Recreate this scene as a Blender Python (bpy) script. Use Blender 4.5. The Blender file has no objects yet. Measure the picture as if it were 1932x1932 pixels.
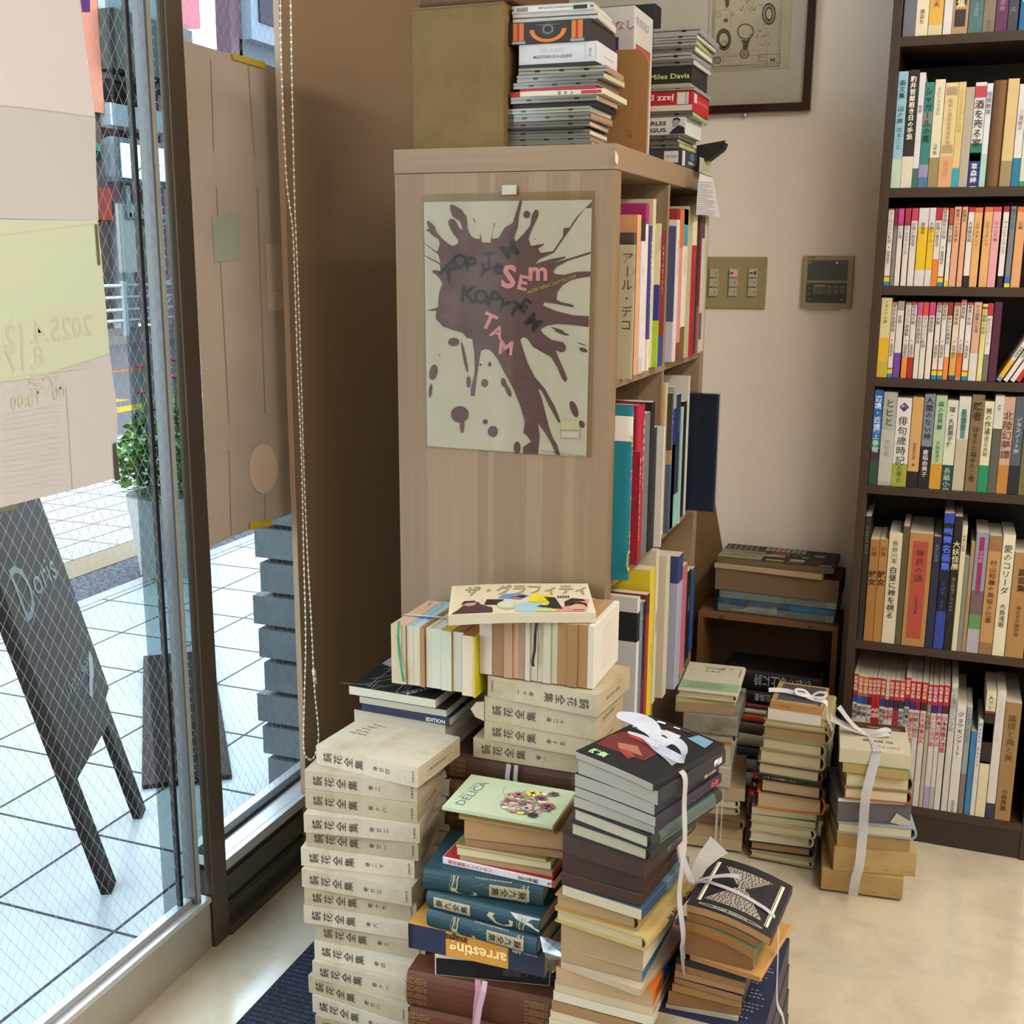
import bpy, math, random
import numpy as np
from mathutils import Vector, Matrix
from mathutils.geometry import tessellate_polygon
R_ = random.Random(7)
SC = bpy.context.scene
COL = SC.collection
# ---------------------------------------------------------------- camera
YAW, PITCH, ROLL, FOC, EYE = -0.3592, 0.2166, 0.0065, 2170.35, Vector((0, 0, 1.285))
def _cam():
    cw, sw, cp, sp, cr, sr = math.cos(YAW), math.sin(YAW), math.cos(PITCH), math.sin(PITCH), math.cos(ROLL), math.sin(ROLL)
    Rz = Matrix(((cw, -sw, 0), (sw, cw, 0), (0, 0, 1)))
    B = Matrix(((1, 0, 0), (0, 0, -1), (0, 1, 0)))
    P = Matrix(((1, 0, 0), (0, cp, -sp), (0, sp, cp)))
    Q = Matrix(((cr, -sr, 0), (sr, cr, 0), (0, 0, 1)))
    return Q @ P @ B @ Rz
RC = _cam()
cd = bpy.data.cameras.new('camera'); co = bpy.data.objects.new('camera', cd); COL.objects.link(co)
m3 = Matrix((RC[0], -Vector(RC[1]), -Vector(RC[2]))).transposed()
co.matrix_world = Matrix.Translation(EYE) @ m3.to_4x4()
cd.sensor_width = 36; cd.lens = FOC / 1932 * 36; cd.clip_start = 0.05; cd.clip_end = 200
SC.camera = co
# ---------------------------------------------------------------- world, lights, exposure
SC.view_settings.view_transform = 'Standard'; SC.view_settings.look = 'None'
SC.view_settings.exposure = 0.0; SC.view_settings.gamma = 1.0; SC.view_settings.use_curve_mapping = False
SC.cycles.max_bounces = 10; SC.cycles.transparent_max_bounces = 24; SC.cycles.use_denoising = True
SC.cycles.caustics_reflective = False; SC.cycles.caustics_refractive = False
W = bpy.data.worlds.new('overcast_sky'); SC.world = W; W.use_nodes = True
nt = W.node_tree; bg = nt.nodes['Background']
tc = nt.nodes.new('ShaderNodeTexCoord'); sx = nt.nodes.new('ShaderNodeSeparateXYZ'); cr_ = nt.nodes.new('ShaderNodeValToRGB')
nt.links.new(tc.outputs['Generated'], sx.inputs[0]); nt.links.new(sx.outputs[2], cr_.inputs[0]); nt.links.new(cr_.outputs[0], bg.inputs[0])
cr_.color_ramp.elements[0].position = 0.0; cr_.color_ramp.elements[0].color = (0.90, 0.94, 1.0, 1)
cr_.color_ramp.elements[1].position = 0.6; cr_.color_ramp.elements[1].color = (0.76, 0.86, 1.0, 1)
bg.inputs[1].default_value = 7.5
def area(name, loc, size, watts, col, rot=(0, 0, 0)):
    l = bpy.data.lights.new(name, 'AREA'); l.shape = 'RECTANGLE'; l.size, l.size_y = size; l.energy = watts; l.color = col
    o = bpy.data.objects.new(name, l); COL.objects.link(o); o.location = loc; o.rotation_euler = rot
    return o
WARM = (1.0, 0.935, 0.85)
area('ceiling_light', (0.85, 0.55, 2.56), (0.30, 1.25), 37, WARM)
area('ceiling_light', (0.75, 2.0, 2.5), (0.30, 1.1), 30, WARM)  # added fill that lifts the back wall, not a known ceiling fixture
area('ceiling_light', (0.85, -1.5, 2.56), (0.30, 1.25), 34, WARM)
area('ceiling_light', (2.05, 0.75, 2.56), (0.30, 1.25), 44, WARM)
# ---------------------------------------------------------------- rays through the photograph's pixels (1932 x 1932)
def ray(u, v): return RC.transposed() @ Vector(((u - 966) / FOC, (v - 966) / FOC, 1))
def pz(u, v, z): d = ray(u, v); return EYE + d * ((z - EYE.z) / d.z)
def py(u, v, y): d = ray(u, v); return EYE + d * (y / d.y)
def px(u, v, x): d = ray(u, v); return EYE + d * (x / d.x)
# ---------------------------------------------------------------- materials
_mats = {}
def lin(h):
    r = [int(h[i:i + 2], 16) / 255 for i in (0, 2, 4)]
    return [c / 12.92 if c < .04045 else ((c + .055) / 1.055) ** 2.4 for c in r] + [1]
def mat(key):
    """'hex' plain paper or paint; 'kind:hex' for the others."""
    if key in _mats: return _mats[key]
    kind, hx = key.split(':') if ':' in key else ('', key)
    c = lin(hx)
    f_ = {'o': .42, 'slt': .56, 'asp': .42, 'grv': .42, 'stn': .42, '': .8, 'pg': .78, 'old': .8, 'wod': .66, 'wdx': .66, 'wdy': .66, 'drk': .55, 'flr': .78, 'gls': .85, 'lth': .85}.get(kind, 1)
    c = [k * f_ for k in c[:3]] + [1]
    m = bpy.data.materials.new((kind or 'paper') + '_' + hx); m.use_nodes = True
    t = m.node_tree; N = t.nodes; L = t.links; b = N['Principled BSDF']
    def tex(sc, scale=(1, 1, 1), kindn='ShaderNodeTexNoise', coord='Object'):
        tcn = N.new('ShaderNodeTexCoord'); mp = N.new('ShaderNodeMapping'); mp.inputs['Scale'].default_value = scale
        L.new(tcn.outputs[coord], mp.inputs[0]); n = N.new(kindn)
        n.inputs['Scale'].default_value = sc; L.new(mp.outputs[0], n.inputs['Vector']); return n
    def vary(n, lo, hi, out=0):
        mx = N.new('ShaderNodeMix'); mx.data_type = 'RGBA'
        mx.inputs[6].default_value = [min(1, k * lo) for k in c[:3]] + [1]; mx.inputs[7].default_value = [min(1, k * hi) for k in c[:3]] + [1]
        L.new(n.outputs[out], mx.inputs[0]); L.new(mx.outputs[2], b.inputs['Base Color']); return mx
    def bump(n, s, d=.001, out=0):
        bp = N.new('ShaderNodeBump'); bp.inputs['Strength'].default_value = s; bp.inputs['Distance'].default_value = d
        L.new(n.outputs[out], bp.inputs['Height']); L.new(bp.outputs[0], b.inputs['Normal'])
    b.inputs['Roughness'].default_value = .55; b.inputs['Specular IOR Level'].default_value = .35
    b.inputs['Base Color'].default_value = c
    if kind in ('', 'o'):
        vary(tex(60), .93, 1.07)
        if kind: b.inputs['Specular IOR Level'].default_value = .06
    elif kind == 'ink': b.inputs['Roughness'].default_value = .6
    elif kind == 'pg':   # page edges: fine sheets along the thickness
        n = tex(1, (3, 3, 1600)); vary(n, .72, 1.18); bump(n, .35, .0004); b.inputs['Roughness'].default_value = .8
    elif kind == 'old':
        n = tex(14); n.inputs['Detail'].default_value = 6; n.inputs['Roughness'].default_value = .65
        rp = N.new('ShaderNodeValToRGB'); L.new(n.outputs[0], rp.inputs[0])
        e = rp.color_ramp.elements; e[0].position = .32; e[0].color = [c[0] * .80, c[1] * .74, c[2] * .64, 1]; e[1].position = .58; e[1].color = c
        n2 = tex(160); mx = N.new('ShaderNodeMix'); mx.data_type = 'RGBA'; mx.blend_type = 'MULTIPLY'; mx.inputs[0].default_value = .16
        L.new(rp.outputs[0], mx.inputs[6]); L.new(n2.outputs[0], mx.inputs[7]); L.new(mx.outputs[2], b.inputs['Base Color'])
        bump(n2, .2, .0004); b.inputs['Roughness'].default_value = .75
    elif kind == 'lth':
        n = tex(420); vary(n, .8, 1.15); bump(n, .6, .0005); b.inputs['Roughness'].default_value = .5
    elif kind == 'gls': vary(tex(40), .95, 1.05); b.inputs['Roughness'].default_value = .18
    elif kind == 'wod':  # pale laminate, grain along local Z
        n = tex(1, (160, 160, 2.2)); n.inputs['Detail'].default_value = 5
        n2 = tex(1, (9, 9, .01)); m1 = vary(n, .84, 1.12); mx = N.new('ShaderNodeMix'); mx.data_type = 'RGBA'; mx.blend_type = 'MULTIPLY'
        rp = N.new('ShaderNodeValToRGB'); rp.color_ramp.interpolation = 'CONSTANT'; rp.color_ramp.elements[0].color = (.86, .83, .80, 1); rp.color_ramp.elements[1].position = .5; rp.color_ramp.elements[1].color = (1, 1, 1, 1)
        L.new(n2.outputs[0], rp.inputs[0]); mx.inputs[0].default_value = 1; L.new(m1.outputs[2], mx.inputs[6]); L.new(rp.outputs[0], mx.inputs[7]); L.new(mx.outputs[2], b.inputs['Base Color'])
        b.inputs['Roughness'].default_value = .5
    elif kind in ('wdx', 'wdy'):
        n = tex(1, (2.2, 160, 160) if kind == 'wdx' else (160, 2.2, 160)); n.inputs['Detail'].default_value = 5; vary(n, .8, 1.15); b.inputs['Roughness'].default_value = .5
    elif kind == 'drk':
        n = tex(1, (2, 120, 120)); vary(n, .8, 1.2); b.inputs['Roughness'].default_value = .42
    elif kind == 'met':
        n = tex(1, (300, 300, 1.5)); vary(n, .9, 1.1); b.inputs['Metallic'].default_value = .75; b.inputs['Roughness'].default_value = .34
    elif kind == 'plw':  # white vinyl string
        b.inputs['Alpha'].default_value = .58; b.inputs['Roughness'].default_value = .3; b.inputs['Transmission Weight'].default_value = .0
        n = tex(1, (900, 900, 60)); vary(n, .85, 1.1); bump(n, .5, .0005)
    elif kind in ('clr', 'clh'):  # clear wrapping film
        gl = N.new('ShaderNodeBsdfGlossy'); gl.inputs['Roughness'].default_value = .08; tr = N.new('ShaderNodeBsdfTransparent'); tr.inputs[0].default_value = c
        mx = N.new('ShaderNodeMixShader'); n = tex(22); n.inputs['Detail'].default_value = 3
        mr = N.new('ShaderNodeMapRange'); mr.inputs[1].default_value = .35; mr.inputs[2].default_value = .75; mr.inputs[3].default_value = .003; mr.inputs[4].default_value = .010 if kind == 'clr' else .42
        L.new(n.outputs[0], mr.inputs[0]); L.new(mr.outputs[0], mx.inputs[0]); L.new(tr.outputs[0], mx.inputs[1]); L.new(gl.outputs[0], mx.inputs[2])
        bp = N.new('ShaderNodeBump'); bp.inputs['Strength'].default_value = .25 if kind == 'clr' else .6; bp.inputs['Distance'].default_value = .001 if kind == 'clr' else .004; L.new(n.outputs[0], bp.inputs['Height']); L.new(bp.outputs[0], gl.inputs['Normal'])
        L.new(mx.outputs[0], N['Material Output'].inputs[0])
    elif kind == 'jwl':  # smoky jewel case plastic
        b.inputs['Roughness'].default_value = .12; b.inputs['Specular IOR Level'].default_value = .6
        n = tex(1, (30, 30, 900)); vary(n, .55, 1.5)
    elif kind == 'wal':  # embossed wallpaper
        n = tex(190, coord='Object'); n.inputs['Detail'].default_value = 2; bump(n, .55, .0016)
        vary(tex(3), .97, 1.03); b.inputs['Roughness'].default_value = .8
    elif kind == 'flr':
        n = tex(7); n.inputs['Detail'].default_value = 7; n.inputs['Roughness'].default_value = .7
        rp = N.new('ShaderNodeValToRGB'); e = rp.color_ramp.elements; e[0].position = .3; e[0].color = [k * .80 for k in c[:3]] + [1]; e[1].position = .55; e[1].color = c
        sp = tex(300); r2 = N.new('ShaderNodeValToRGB'); r2.color_ramp.elements[0].position = .27; r2.color_ramp.elements[0].color = (.55, .5, .45, 1); r2.color_ramp.elements[1].position = .33
        mx = N.new('ShaderNodeMix'); mx.data_type = 'RGBA'; mx.blend_type = 'MULTIPLY'; mx.inputs[0].default_value = .8
        L.new(n.outputs[0], rp.inputs[0]); L.new(sp.outputs[0], r2.inputs[0]); L.new(rp.outputs[0], mx.inputs[6]); L.new(r2.outputs[0], mx.inputs[7]); L.new(mx.outputs[2], b.inputs['Base Color'])
        b.inputs['Roughness'].default_value = .2; b.inputs['Specular IOR Level'].default_value = .9; b.inputs['IOR'].default_value = 1.75
    elif kind == 'mtt':  # ribbed entrance mat
        w = N.new('ShaderNodeTexWave'); tcn = N.new('ShaderNodeTexCoord'); L.new(tcn.outputs['Object'], w.inputs[0]); w.bands_direction = 'Y'
        w.inputs['Scale'].default_value = 26; w.inputs['Distortion'].default_value = 6; w.inputs['Detail'].default_value = 3; w.inputs['Detail Scale'].default_value = 12
        vary(w, .55, 1.4, 1); bump(w, 1, .006, 1); b.inputs['Roughness'].default_value = .95; b.inputs['Specular IOR Level'].default_value = .1
    elif kind == 'stn':
        n = tex(9); n.inputs['Detail'].default_value = 9; n.inputs['Roughness'].default_value = .75; vary(n, .45, 1.55); bump(n, .7, .008); b.inputs['Roughness'].default_value = .7
    elif kind == 'grv':
        n = tex(55, kindn='ShaderNodeTexVoronoi'); vary(n, .25, 1.8); bump(n, 1, .02); b.inputs['Roughness'].default_value = .8
    elif kind == 'slt':  # outdoor slate paving
        n = tex(2.5); n.inputs['Detail'].default_value = 9; n.inputs['Roughness'].default_value = .72; vary(n, .6, 1.4); bump(n, .5, .006); b.inputs['Roughness'].default_value = .28; b.inputs['Specular IOR Level'].default_value = .6
    elif kind == 'asp':
        n = tex(30); n.inputs['Detail'].default_value = 5; vary(n, .7, 1.3); b.inputs['Roughness'].default_value = .85
    elif kind == 'brk':
        br = tex(1, coord='Object', kindn='ShaderNodeTexBrick'); br.inputs['Scale'].default_value = 5
        br.inputs['Color1'].default_value = c; br.inputs['Color2'].default_value = [k * .8 for k in c[:3]] + [1]; br.inputs['Mortar'].default_value = [min(1, k * 1.5) for k in c[:3]] + [1]
        br.inputs['Mortar Size'].default_value = .012; L.new(br.outputs[0], b.inputs['Base Color'])
    elif kind == 'lef': vary(tex(30), .6, 1.5); b.inputs['Roughness'].default_value = .5; b.inputs['Subsurface Weight'].default_value = .0
    elif kind == 'em':
        b.inputs['Emission Color'].default_value = c; b.inputs['Emission Strength'].default_value = 1.6
    elif kind in ('pst', 'psb'):  # backs of posters stuck on the glass, light comes through
        n = tex(1.6 if kind == 'pst' else 5); n.inputs['Detail'].default_value = 4; mx_ = vary(n, .90 if kind == 'pst' else .72, 1.05 if kind == 'pst' else 1.12)
        df = N.new('ShaderNodeBsdfDiffuse'); tl = N.new('ShaderNodeBsdfTranslucent'); mx = N.new('ShaderNodeMixShader'); mx.inputs[0].default_value = .42 if kind == 'pst' else .015
        L.new(mx_.outputs[2], df.inputs[0]); L.new(mx_.outputs[2], tl.inputs[0]); L.new(df.outputs[0], mx.inputs[1]); L.new(tl.outputs[0], mx.inputs[2]); L.new(mx.outputs[0], N['Material Output'].inputs[0])
    elif kind in ('wgl', 'tgl'):  # wired glass / tinted glass
        tr = N.new('ShaderNodeBsdfTransparent'); tr.inputs[0].default_value = c
        gl = N.new('ShaderNodeBsdfGlossy'); gl.inputs['Roughness'].default_value = .02; fr = N.new('ShaderNodeFresnel'); fr.inputs[0].default_value = 1.22
        geo = N.new('ShaderNodeNewGeometry'); inv = N.new('ShaderNodeMath'); inv.operation = 'SUBTRACT'; inv.inputs[0].default_value = 1; L.new(geo.outputs['Backfacing'], inv.inputs[1])
        fm = N.new('ShaderNodeMath'); fm.operation = 'MULTIPLY'; L.new(fr.outputs[0], fm.inputs[0]); L.new(inv.outputs[0], fm.inputs[1])
        mx = N.new('ShaderNodeMixShader'); L.new(fm.outputs[0], mx.inputs[0]); L.new(tr.outputs[0], mx.inputs[1]); L.new(gl.outputs[0], mx.inputs[2])
        out = mx.outputs[0]
        if kind == 'wgl':
            tcn = N.new('ShaderNodeTexCoord'); sp = N.new('ShaderNodeSeparateXYZ'); L.new(tcn.outputs['Object'], sp.inputs[0])
            def M(op, a, b_=None):
                q = N.new('ShaderNodeMath'); q.operation = op
                for i, k in enumerate((a, b_)):
                    if k is None: continue
                    if isinstance(k, (int, float)): q.inputs[i].default_value = k
                    else: L.new(k, q.inputs[i])
                return q.outputs[0]
            z = M('MULTIPLY', sp.outputs[2], 1 / .034); y = M('MULTIPLY', sp.outputs[1], 1 / .021)
            ms = []
            for s in ('ADD', 'SUBTRACT'):
                q = M('ABSOLUTE', M('SUBTRACT', M('FRACT', M(s, y, z)), .5)); ms.append(M('LESS_THAN', q, .017))
            wire = M('MULTIPLY', M('MAXIMUM', *ms), inv.outputs[0])
            df = N.new('ShaderNodeBsdfDiffuse'); df.inputs[0].default_value = (.42, .44, .45, 1)
            m2 = N.new('ShaderNodeMixShader'); L.new(wire, m2.inputs[0]); L.new(out, m2.inputs[1]); L.new(df.outputs[0], m2.inputs[2]); out = m2.outputs[0]
        L.new(out, N['Material Output'].inputs[0])
    _mats[key] = m
    return m
# ---------------------------------------------------------------- lettering
_gl = {}
def glyphs(s, bold=0):
    k = (s, bold)
    if k in _gl: return _gl[k]
    cu = bpy.data.curves.new('g', 'FONT'); cu.body = s; cu.size = 1; cu.resolution_u = 1 if ord(s[0]) > 255 else 2; cu.offset = bold
    o = bpy.data.objects.new('g', cu); COL.objects.link(o)
    me = o.evaluated_get(bpy.context.evaluated_depsgraph_get()).to_mesh()
    vs = [(v.co.x, v.co.y) for v in me.vertices]; fs = [tuple(p.vertices) for p in me.polygons]
    bpy.data.objects.remove(o); bpy.data.curves.remove(cu)
    w = (min([v[0] for v in vs], default=0), max([v[0] for v in vs], default=0), min([v[1] for v in vs], default=0), max([v[1] for v in vs], default=0))
    _gl[k] = (vs, fs, w); return _gl[k]
# ---------------------------------------------------------------- mesh builder
class MB:
    def __init__(s): s.v = []; s.f = []; s.k = []
    def add(s, vs, fs, key):
        b = len(s.v); s.v += [tuple(v) for v in vs]; s.f += [tuple(i + b for i in f) for f in fs]; s.k += [key] * len(fs); return s
    def quad(s, a, b, c, d, key): return s.add([a, b, c, d], [(0, 1, 2, 3)], key)
    def box(s, lo, hi, key, n=(1, 1, 1)):
        """closed box, faces cut into n strips so it can bend"""
        x = [lo[0] + (hi[0] - lo[0]) * i / n[0] for i in range(n[0] + 1)]
        y = [lo[1] + (hi[1] - lo[1]) * i / n[1] for i in range(n[1] + 1)]
        z0, z1 = lo[2], hi[2]; idx = {}; vs = []
        for i, a in enumerate(x):
            for j, b in enumerate(y):
                for k, c in enumerate((z0, z1)): idx[i, j, k] = len(vs); vs.append((a, b, c))
        fs = []; I, J = n[0], n[1]
        for i in range(I):
            for j in range(J):
                fs.append((idx[i, j, 1], idx[i + 1, j, 1], idx[i + 1, j + 1, 1], idx[i, j + 1, 1]))
                fs.append((idx[i, j, 0], idx[i, j + 1, 0], idx[i + 1, j + 1, 0], idx[i + 1, j, 0]))
            fs.append((idx[i, 0, 0], idx[i + 1, 0, 0], idx[i + 1, 0, 1], idx[i, 0, 1]))
            fs.append((idx[i, J, 0], idx[i, J, 1], idx[i + 1, J, 1], idx[i + 1, J, 0]))
        for j in range(J):
            fs.append((idx[0, j, 0], idx[0, j, 1], idx[0, j + 1, 1], idx[0, j + 1, 0]))
            fs.append((idx[I, j, 0], idx[I, j + 1, 0], idx[I, j + 1, 1], idx[I, j, 1]))
        return s.add(vs, fs, key)
    def cyl(s, a, b, r, key, n=12, r2=None):
        a, b = Vector(a), Vector(b); d = (b - a).normalized(); u = d.orthogonal().normalized(); w = d.cross(u); r2 = r if r2 is None else r2
        vs = [a + (u * math.cos(t) + w * math.sin(t)) * r for t in [2 * math.pi * i / n for i in range(n)]] + [b + (u * math.cos(t) + w * math.sin(t)) * r2 for t in [2 * math.pi * i / n for i in range(n)]]
        return s.add(vs, [(i, (i + 1) % n, n + (i + 1) % n, n + i) for i in range(n)] + [tuple(range(n))[::-1], tuple(range(n, 2 * n))], key)
    def tube(s, pts, r, key, n=6):
        for a, b in zip(pts, pts[1:]): s.cyl(a, b, r, key, n)
        return s
    def ball(s, c, r, key, n=8, m=5, sq=(1, 1, 1)):
        vs = [(c[0], c[1], c[2] + r * sq[2])]
        for i in range(1, m):
            p = math.pi * i / m
            vs += [(c[0] + r * sq[0] * math.sin(p) * math.cos(2 * math.pi * j / n), c[1] + r * sq[1] * math.sin(p) * math.sin(2 * math.pi * j / n), c[2] + r * sq[2] * math.cos(p)) for j in range(n)]
        vs.append((c[0], c[1], c[2] - r * sq[2])); fs = [(0, 1 + j, 1 + (j + 1) % n) for j in range(n)]
        for i in range(m - 2):
            fs += [(1 + i * n + j, 1 + (i + 1) * n + j, 1 + (i + 1) * n + (j + 1) % n, 1 + i * n + (j + 1) % n) for j in range(n)]
        k = 1 + (m - 2) * n; fs += [(k + j, len(vs) - 1, k + (j + 1) % n) for j in range(n)]
        return s.add(vs, fs, key)
    def poly(s, pts, key):
        """flat outline, may be concave"""
        pts = [Vector(p) for p in pts]; return s.add(pts, tessellate_polygon([pts]), key)
    def plate(s, pts, off, key):
        """outline given thickness: pts extruded by vector off"""
        pts = [Vector(p) for p in pts]; off = Vector(off); n = len(pts); t = tessellate_polygon([pts])
        s.add(pts + [p + off for p in pts], [tuple(f) for f in t] + [tuple(i + n for i in f) for f in t] + [(i, (i + 1) % n, n + (i + 1) % n, n + i) for i in range(n)], key); return s
    def htext(s, txt, o, right, up, size, key, bold=0, width=None, align=0):
        vs, fs, w = glyphs(txt, bold); o, right, up = Vector(o), Vector(right).normalized(), Vector(up).normalized()
        kx = size if width is None else width / max(1e-6, w[1] - w[0]); x0 = w[0] + (w[1] - w[0]) * align
        return s.add([o + right * (x - x0) * kx + up * y * size for x, y in vs], fs, key)
    def vtext(s, txt, o, right, up, size, key, bold=0, gap=1.04, sx=1.0):
        o, right, up = Vector(o), Vector(right).normalized(), Vector(up).normalized()
        for i, ch in enumerate(txt):
            if ch == ' ': continue
            vs, fs, w = glyphs(ch, bold); c = .5 if ord(ch) > 255 else (w[0] + w[1]) / 2
            p = o - up * size * (gap * i + .88)
            if ch == 'ー':
                s.add([p + right * (y - .38) * size * sx + up * (.88 - x) * size for x, y in vs], fs, key)
            else: s.add([p + right * (x - c) * size * sx + up * y * size for x, y in vs], fs, key)
        return s
    def build(s, name, parent=None, xf=None, bend=None, bevel=0, smooth=False, loc=None, sub=0):
        vs = s.v
        if xf: vs = [xf(*v) for v in vs]
        if bend: vs = [(x, y, z + bend(x, y)) for x, y, z in vs]
        me = bpy.data.meshes.new(name); me.from_pydata(vs, [], s.f)
        keys = []
        for k in s.k:
            if k not in keys: keys.append(k)
        for k in keys: me.materials.append(mat(k))
        me.polygons.foreach_set('material_index', [keys.index(k) for k in s.k])
        if smooth: me.polygons.foreach_set('use_smooth', [True] * len(me.polygons))
        me.validate(); me.update()
        o = bpy.data.objects.new(name, me); COL.objects.link(o)
        if parent is not None: o.parent = parent
        if loc: o.location = loc
        if bevel:
            b = o.modifiers.new('bevel', 'BEVEL'); b.width = bevel; b.segments = 2; b.limit_method = 'ANGLE'
        if sub:
            b = o.modifiers.new('smooth', 'SUBSURF'); b.levels = b.render_levels = sub
        return o
def tag(o, label, cat, group=None):
    o['label'] = label; o['category'] = cat
    if group: o['group'] = group
    return o
def struct(o): o['kind'] = 'structure'; return o
def empty(name, loc=(0, 0, 0), yaw=0, M=None):
    o = bpy.data.objects.new(name, None); COL.objects.link(o); o.empty_display_size = .02
    if M is not None: o.matrix_world = M
    else: o.location = loc; o.rotation_euler = (0, 0, yaw)
    return o
def frame(o, X, Y, Z):
    M = Matrix((Vector(X), Vector(Y), Vector(Z))).transposed().to_4x4(); M.translation = Vector(o); return M
ORD = 'first second third fourth fifth sixth seventh eighth ninth tenth eleventh twelfth thirteenth fourteenth fifteenth sixteenth seventeenth eighteenth nineteenth twentieth'.split()
ORD += ['twenty-' + w for w in ORD[:9]]
# ---------------------------------------------------------------- books
def rf(T): return min(.3 * T, .006)
def sagf(T): return min(.003, T * .10)
def shell(mb, L, Wd, T, t, hard, key, x0=0, x1=None, off=0, nx=4, cut=None):
    """cover wrapped round spine (y=0) and both sides, extruded along x"""
    x1 = L if x1 is None else x1; Y = Wd if cut is None else cut; r = rf(T) if hard else min(.0008, T * .15)
    ny = 4; arc = 8 if hard else 4; out = []; inn = []
    def pt(y, z, n, lst): lst.append((y + n[0] * off, z + n[1] * off))
    for i in range(ny + 1): y = Y - (Y - r) * i / ny; out.append((y, T + off)); inn.append((y, T - t))
    sag = sagf(T) if hard else 0
    if hard:
        for i in range(1, arc):
            a = math.pi * i / arc; out.append((r - (r + sag) * math.sin(a) - off, T / 2 + (T / 2 + off) * math.cos(a))); inn.append((r - (r + sag) * math.sin(a) * .8 + t, T / 2 + (T / 2 - t) * math.cos(a)))
    else:
        out += [(-off, T + off - r), (-off, T / 2), (-off, r - off)]; inn += [(t, T - t - r * .1), (t, T / 2), (t, t + r * .1)]; arc = 4
    for i in range(ny + 1): y = r + (Y - r) * i / ny; out.append((y, -off)); inn.append((y, t))
    sec = out + inn[::-1]; n = len(sec); m = len(out); vs = []; fs = []
    for i in range(nx + 1):
        x = x0 + (x1 - x0) * i / nx; vs += [(x, y, z) for y, z in sec]
    for i in range(nx):
        for j in range(n): fs.append((i * n + j, i * n + (j + 1) % n, (i + 1) * n + (j + 1) % n, (i + 1) * n + j))
    for b, fl in ((0, 1), (nx * n, 0)):
        for j in range(m - 1):
            q = (b + j, b + j + 1, b + n - 2 - j, b + n - 1 - j); fs.append(q if fl else q[::-1])
    return mb.add(vs, fs, key)
def mapper(A, D, spine):
    return {'front': lambda x, y, z: (x, y, z), 'back': lambda x, y, z: (A - x, D - y, z),
            'left': lambda x, y, z: (y, D - x, z), 'right': lambda x, y, z: (A - y, x, z)}[spine]
def book(A, D, T, spine='front', cover='e8e0d0', pages='d8cdb6', hard=False, bend=None, M=None, loc=None, yaw=0,
         label='', cat='book', group=None, deco=None, name='book', obi=None, segs=None, top=None):
    """A front width, D depth, T thickness in the placed frame; deco(mb, L, W, T) adds print to the cover in the book's own frame (spine at y=0)"""
    root = empty(name, loc or (0, 0, 0), yaw, M); tag(root, label, cat, group)
    L, Wd = (A, D) if spine in ('front', 'back') else (D, A)
    xf = mapper(A, D, spine); t = min(.0026, T * .15) if hard else min(.0005, T * .1); o = .003 if hard else 0
    mb = MB(); shell(mb, L, Wd, T, t, hard, cover)
    if segs:
        for a, b, k in segs:   # colour blocks on the spine, a..b fractions from the tail
            shell(mb, L, Wd, T, .0001, hard, k, L * a, L * b, .0002, 1, cut=Wd * .999)
    if top: mb.box((.001, .001, T - .0001), (L - .001, Wd - .001, T + .0002), top, (4, 4, 1))
    if deco:
        n0 = len(mb.v); deco(mb, L, Wd, T)
        if hard:   # print follows the rounded spine
            for i in range(n0, len(mb.v)):
                x, y, z = mb.v[i]
                if y < 0: s = math.sqrt(max(0, 1 - ((z - T / 2) / (T / 2)) ** 2)); mb.v[i] = (x, y - .0003 + rf(T) - (rf(T) + sagf(T)) * s, z)
    mb.build('cover', root, xf, bend)
    pb = MB().box((o, rf(T) + t if hard else t * 1.05, t * 1.02), (L - o, Wd - (o if hard else .0004), T - t * 1.02), 'pg:' + pages, (5, 5, 1)).build('page_block', root, xf, bend)
    if obi:
        k, a, b = obi[:3]; mo = MB(); shell(mo, L, Wd, T, .0001, hard, k, L * a, L * b, .0007, 2, cut=Wd * .96)
        if len(obi) > 3: obi[3](mo, L, Wd, T)
        mo.build('paper_band', root, xf, bend)
    return root
def slip(A, D, T, key, loc, yaw, label, cat='book', group=None, deco=None, name='boxed_book', bend=None, M=None):
    mb = MB().box((0, 0, 0), (A, D, T), key, (1, 1, 1))
    o = mb.build(name) if not deco else None
    if deco: deco(mb, A, D, T); o = mb.build(name)
    if M is not None: o.matrix_world = M
    else: o.location = loc; o.rotation_euler = (0, 0, yaw)
    b = o.modifiers.new('bevel', 'BEVEL'); b.width = .0014; b.segments = 2; b.limit_method = 'ANGLE'; b.angle_limit = .8
    return tag(o, label, cat, group)
def ribbon(pts, w, nrm, key='plw:c2c3c8', th=.0004, taper=None):
    """flat band following pts, width direction nrm (vector or list)"""
    pts = [Vector(p) for p in pts]; vs = []; n = len(pts)
    for i, p in enumerate(pts):
        d = (pts[min(i + 1, n - 1)] - pts[max(i - 1, 0)]).normalized(); wv = Vector(nrm[i] if isinstance(nrm, list) else nrm); wv = (wv - d * wv.dot(d)).normalized(); fn = d.cross(wv)
        ww = w * (taper(i / (n - 1)) if taper else 1) / 2
        vs += [p - wv * ww, p + wv * ww, p + wv * ww + fn * th, p - wv * ww + fn * th]
    fs = [(0, 1, 2, 3), (4 * n - 1, 4 * n - 2, 4 * n - 3, 4 * n - 4)]
    for i in range(n - 1):
        a = 4 * i; fs += [(a + j, a + (j + 1) % 4, a + 4 + (j + 1) % 4, a + 4 + j) for j in range(4)]
    return MB().add(vs, fs, key)
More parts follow.
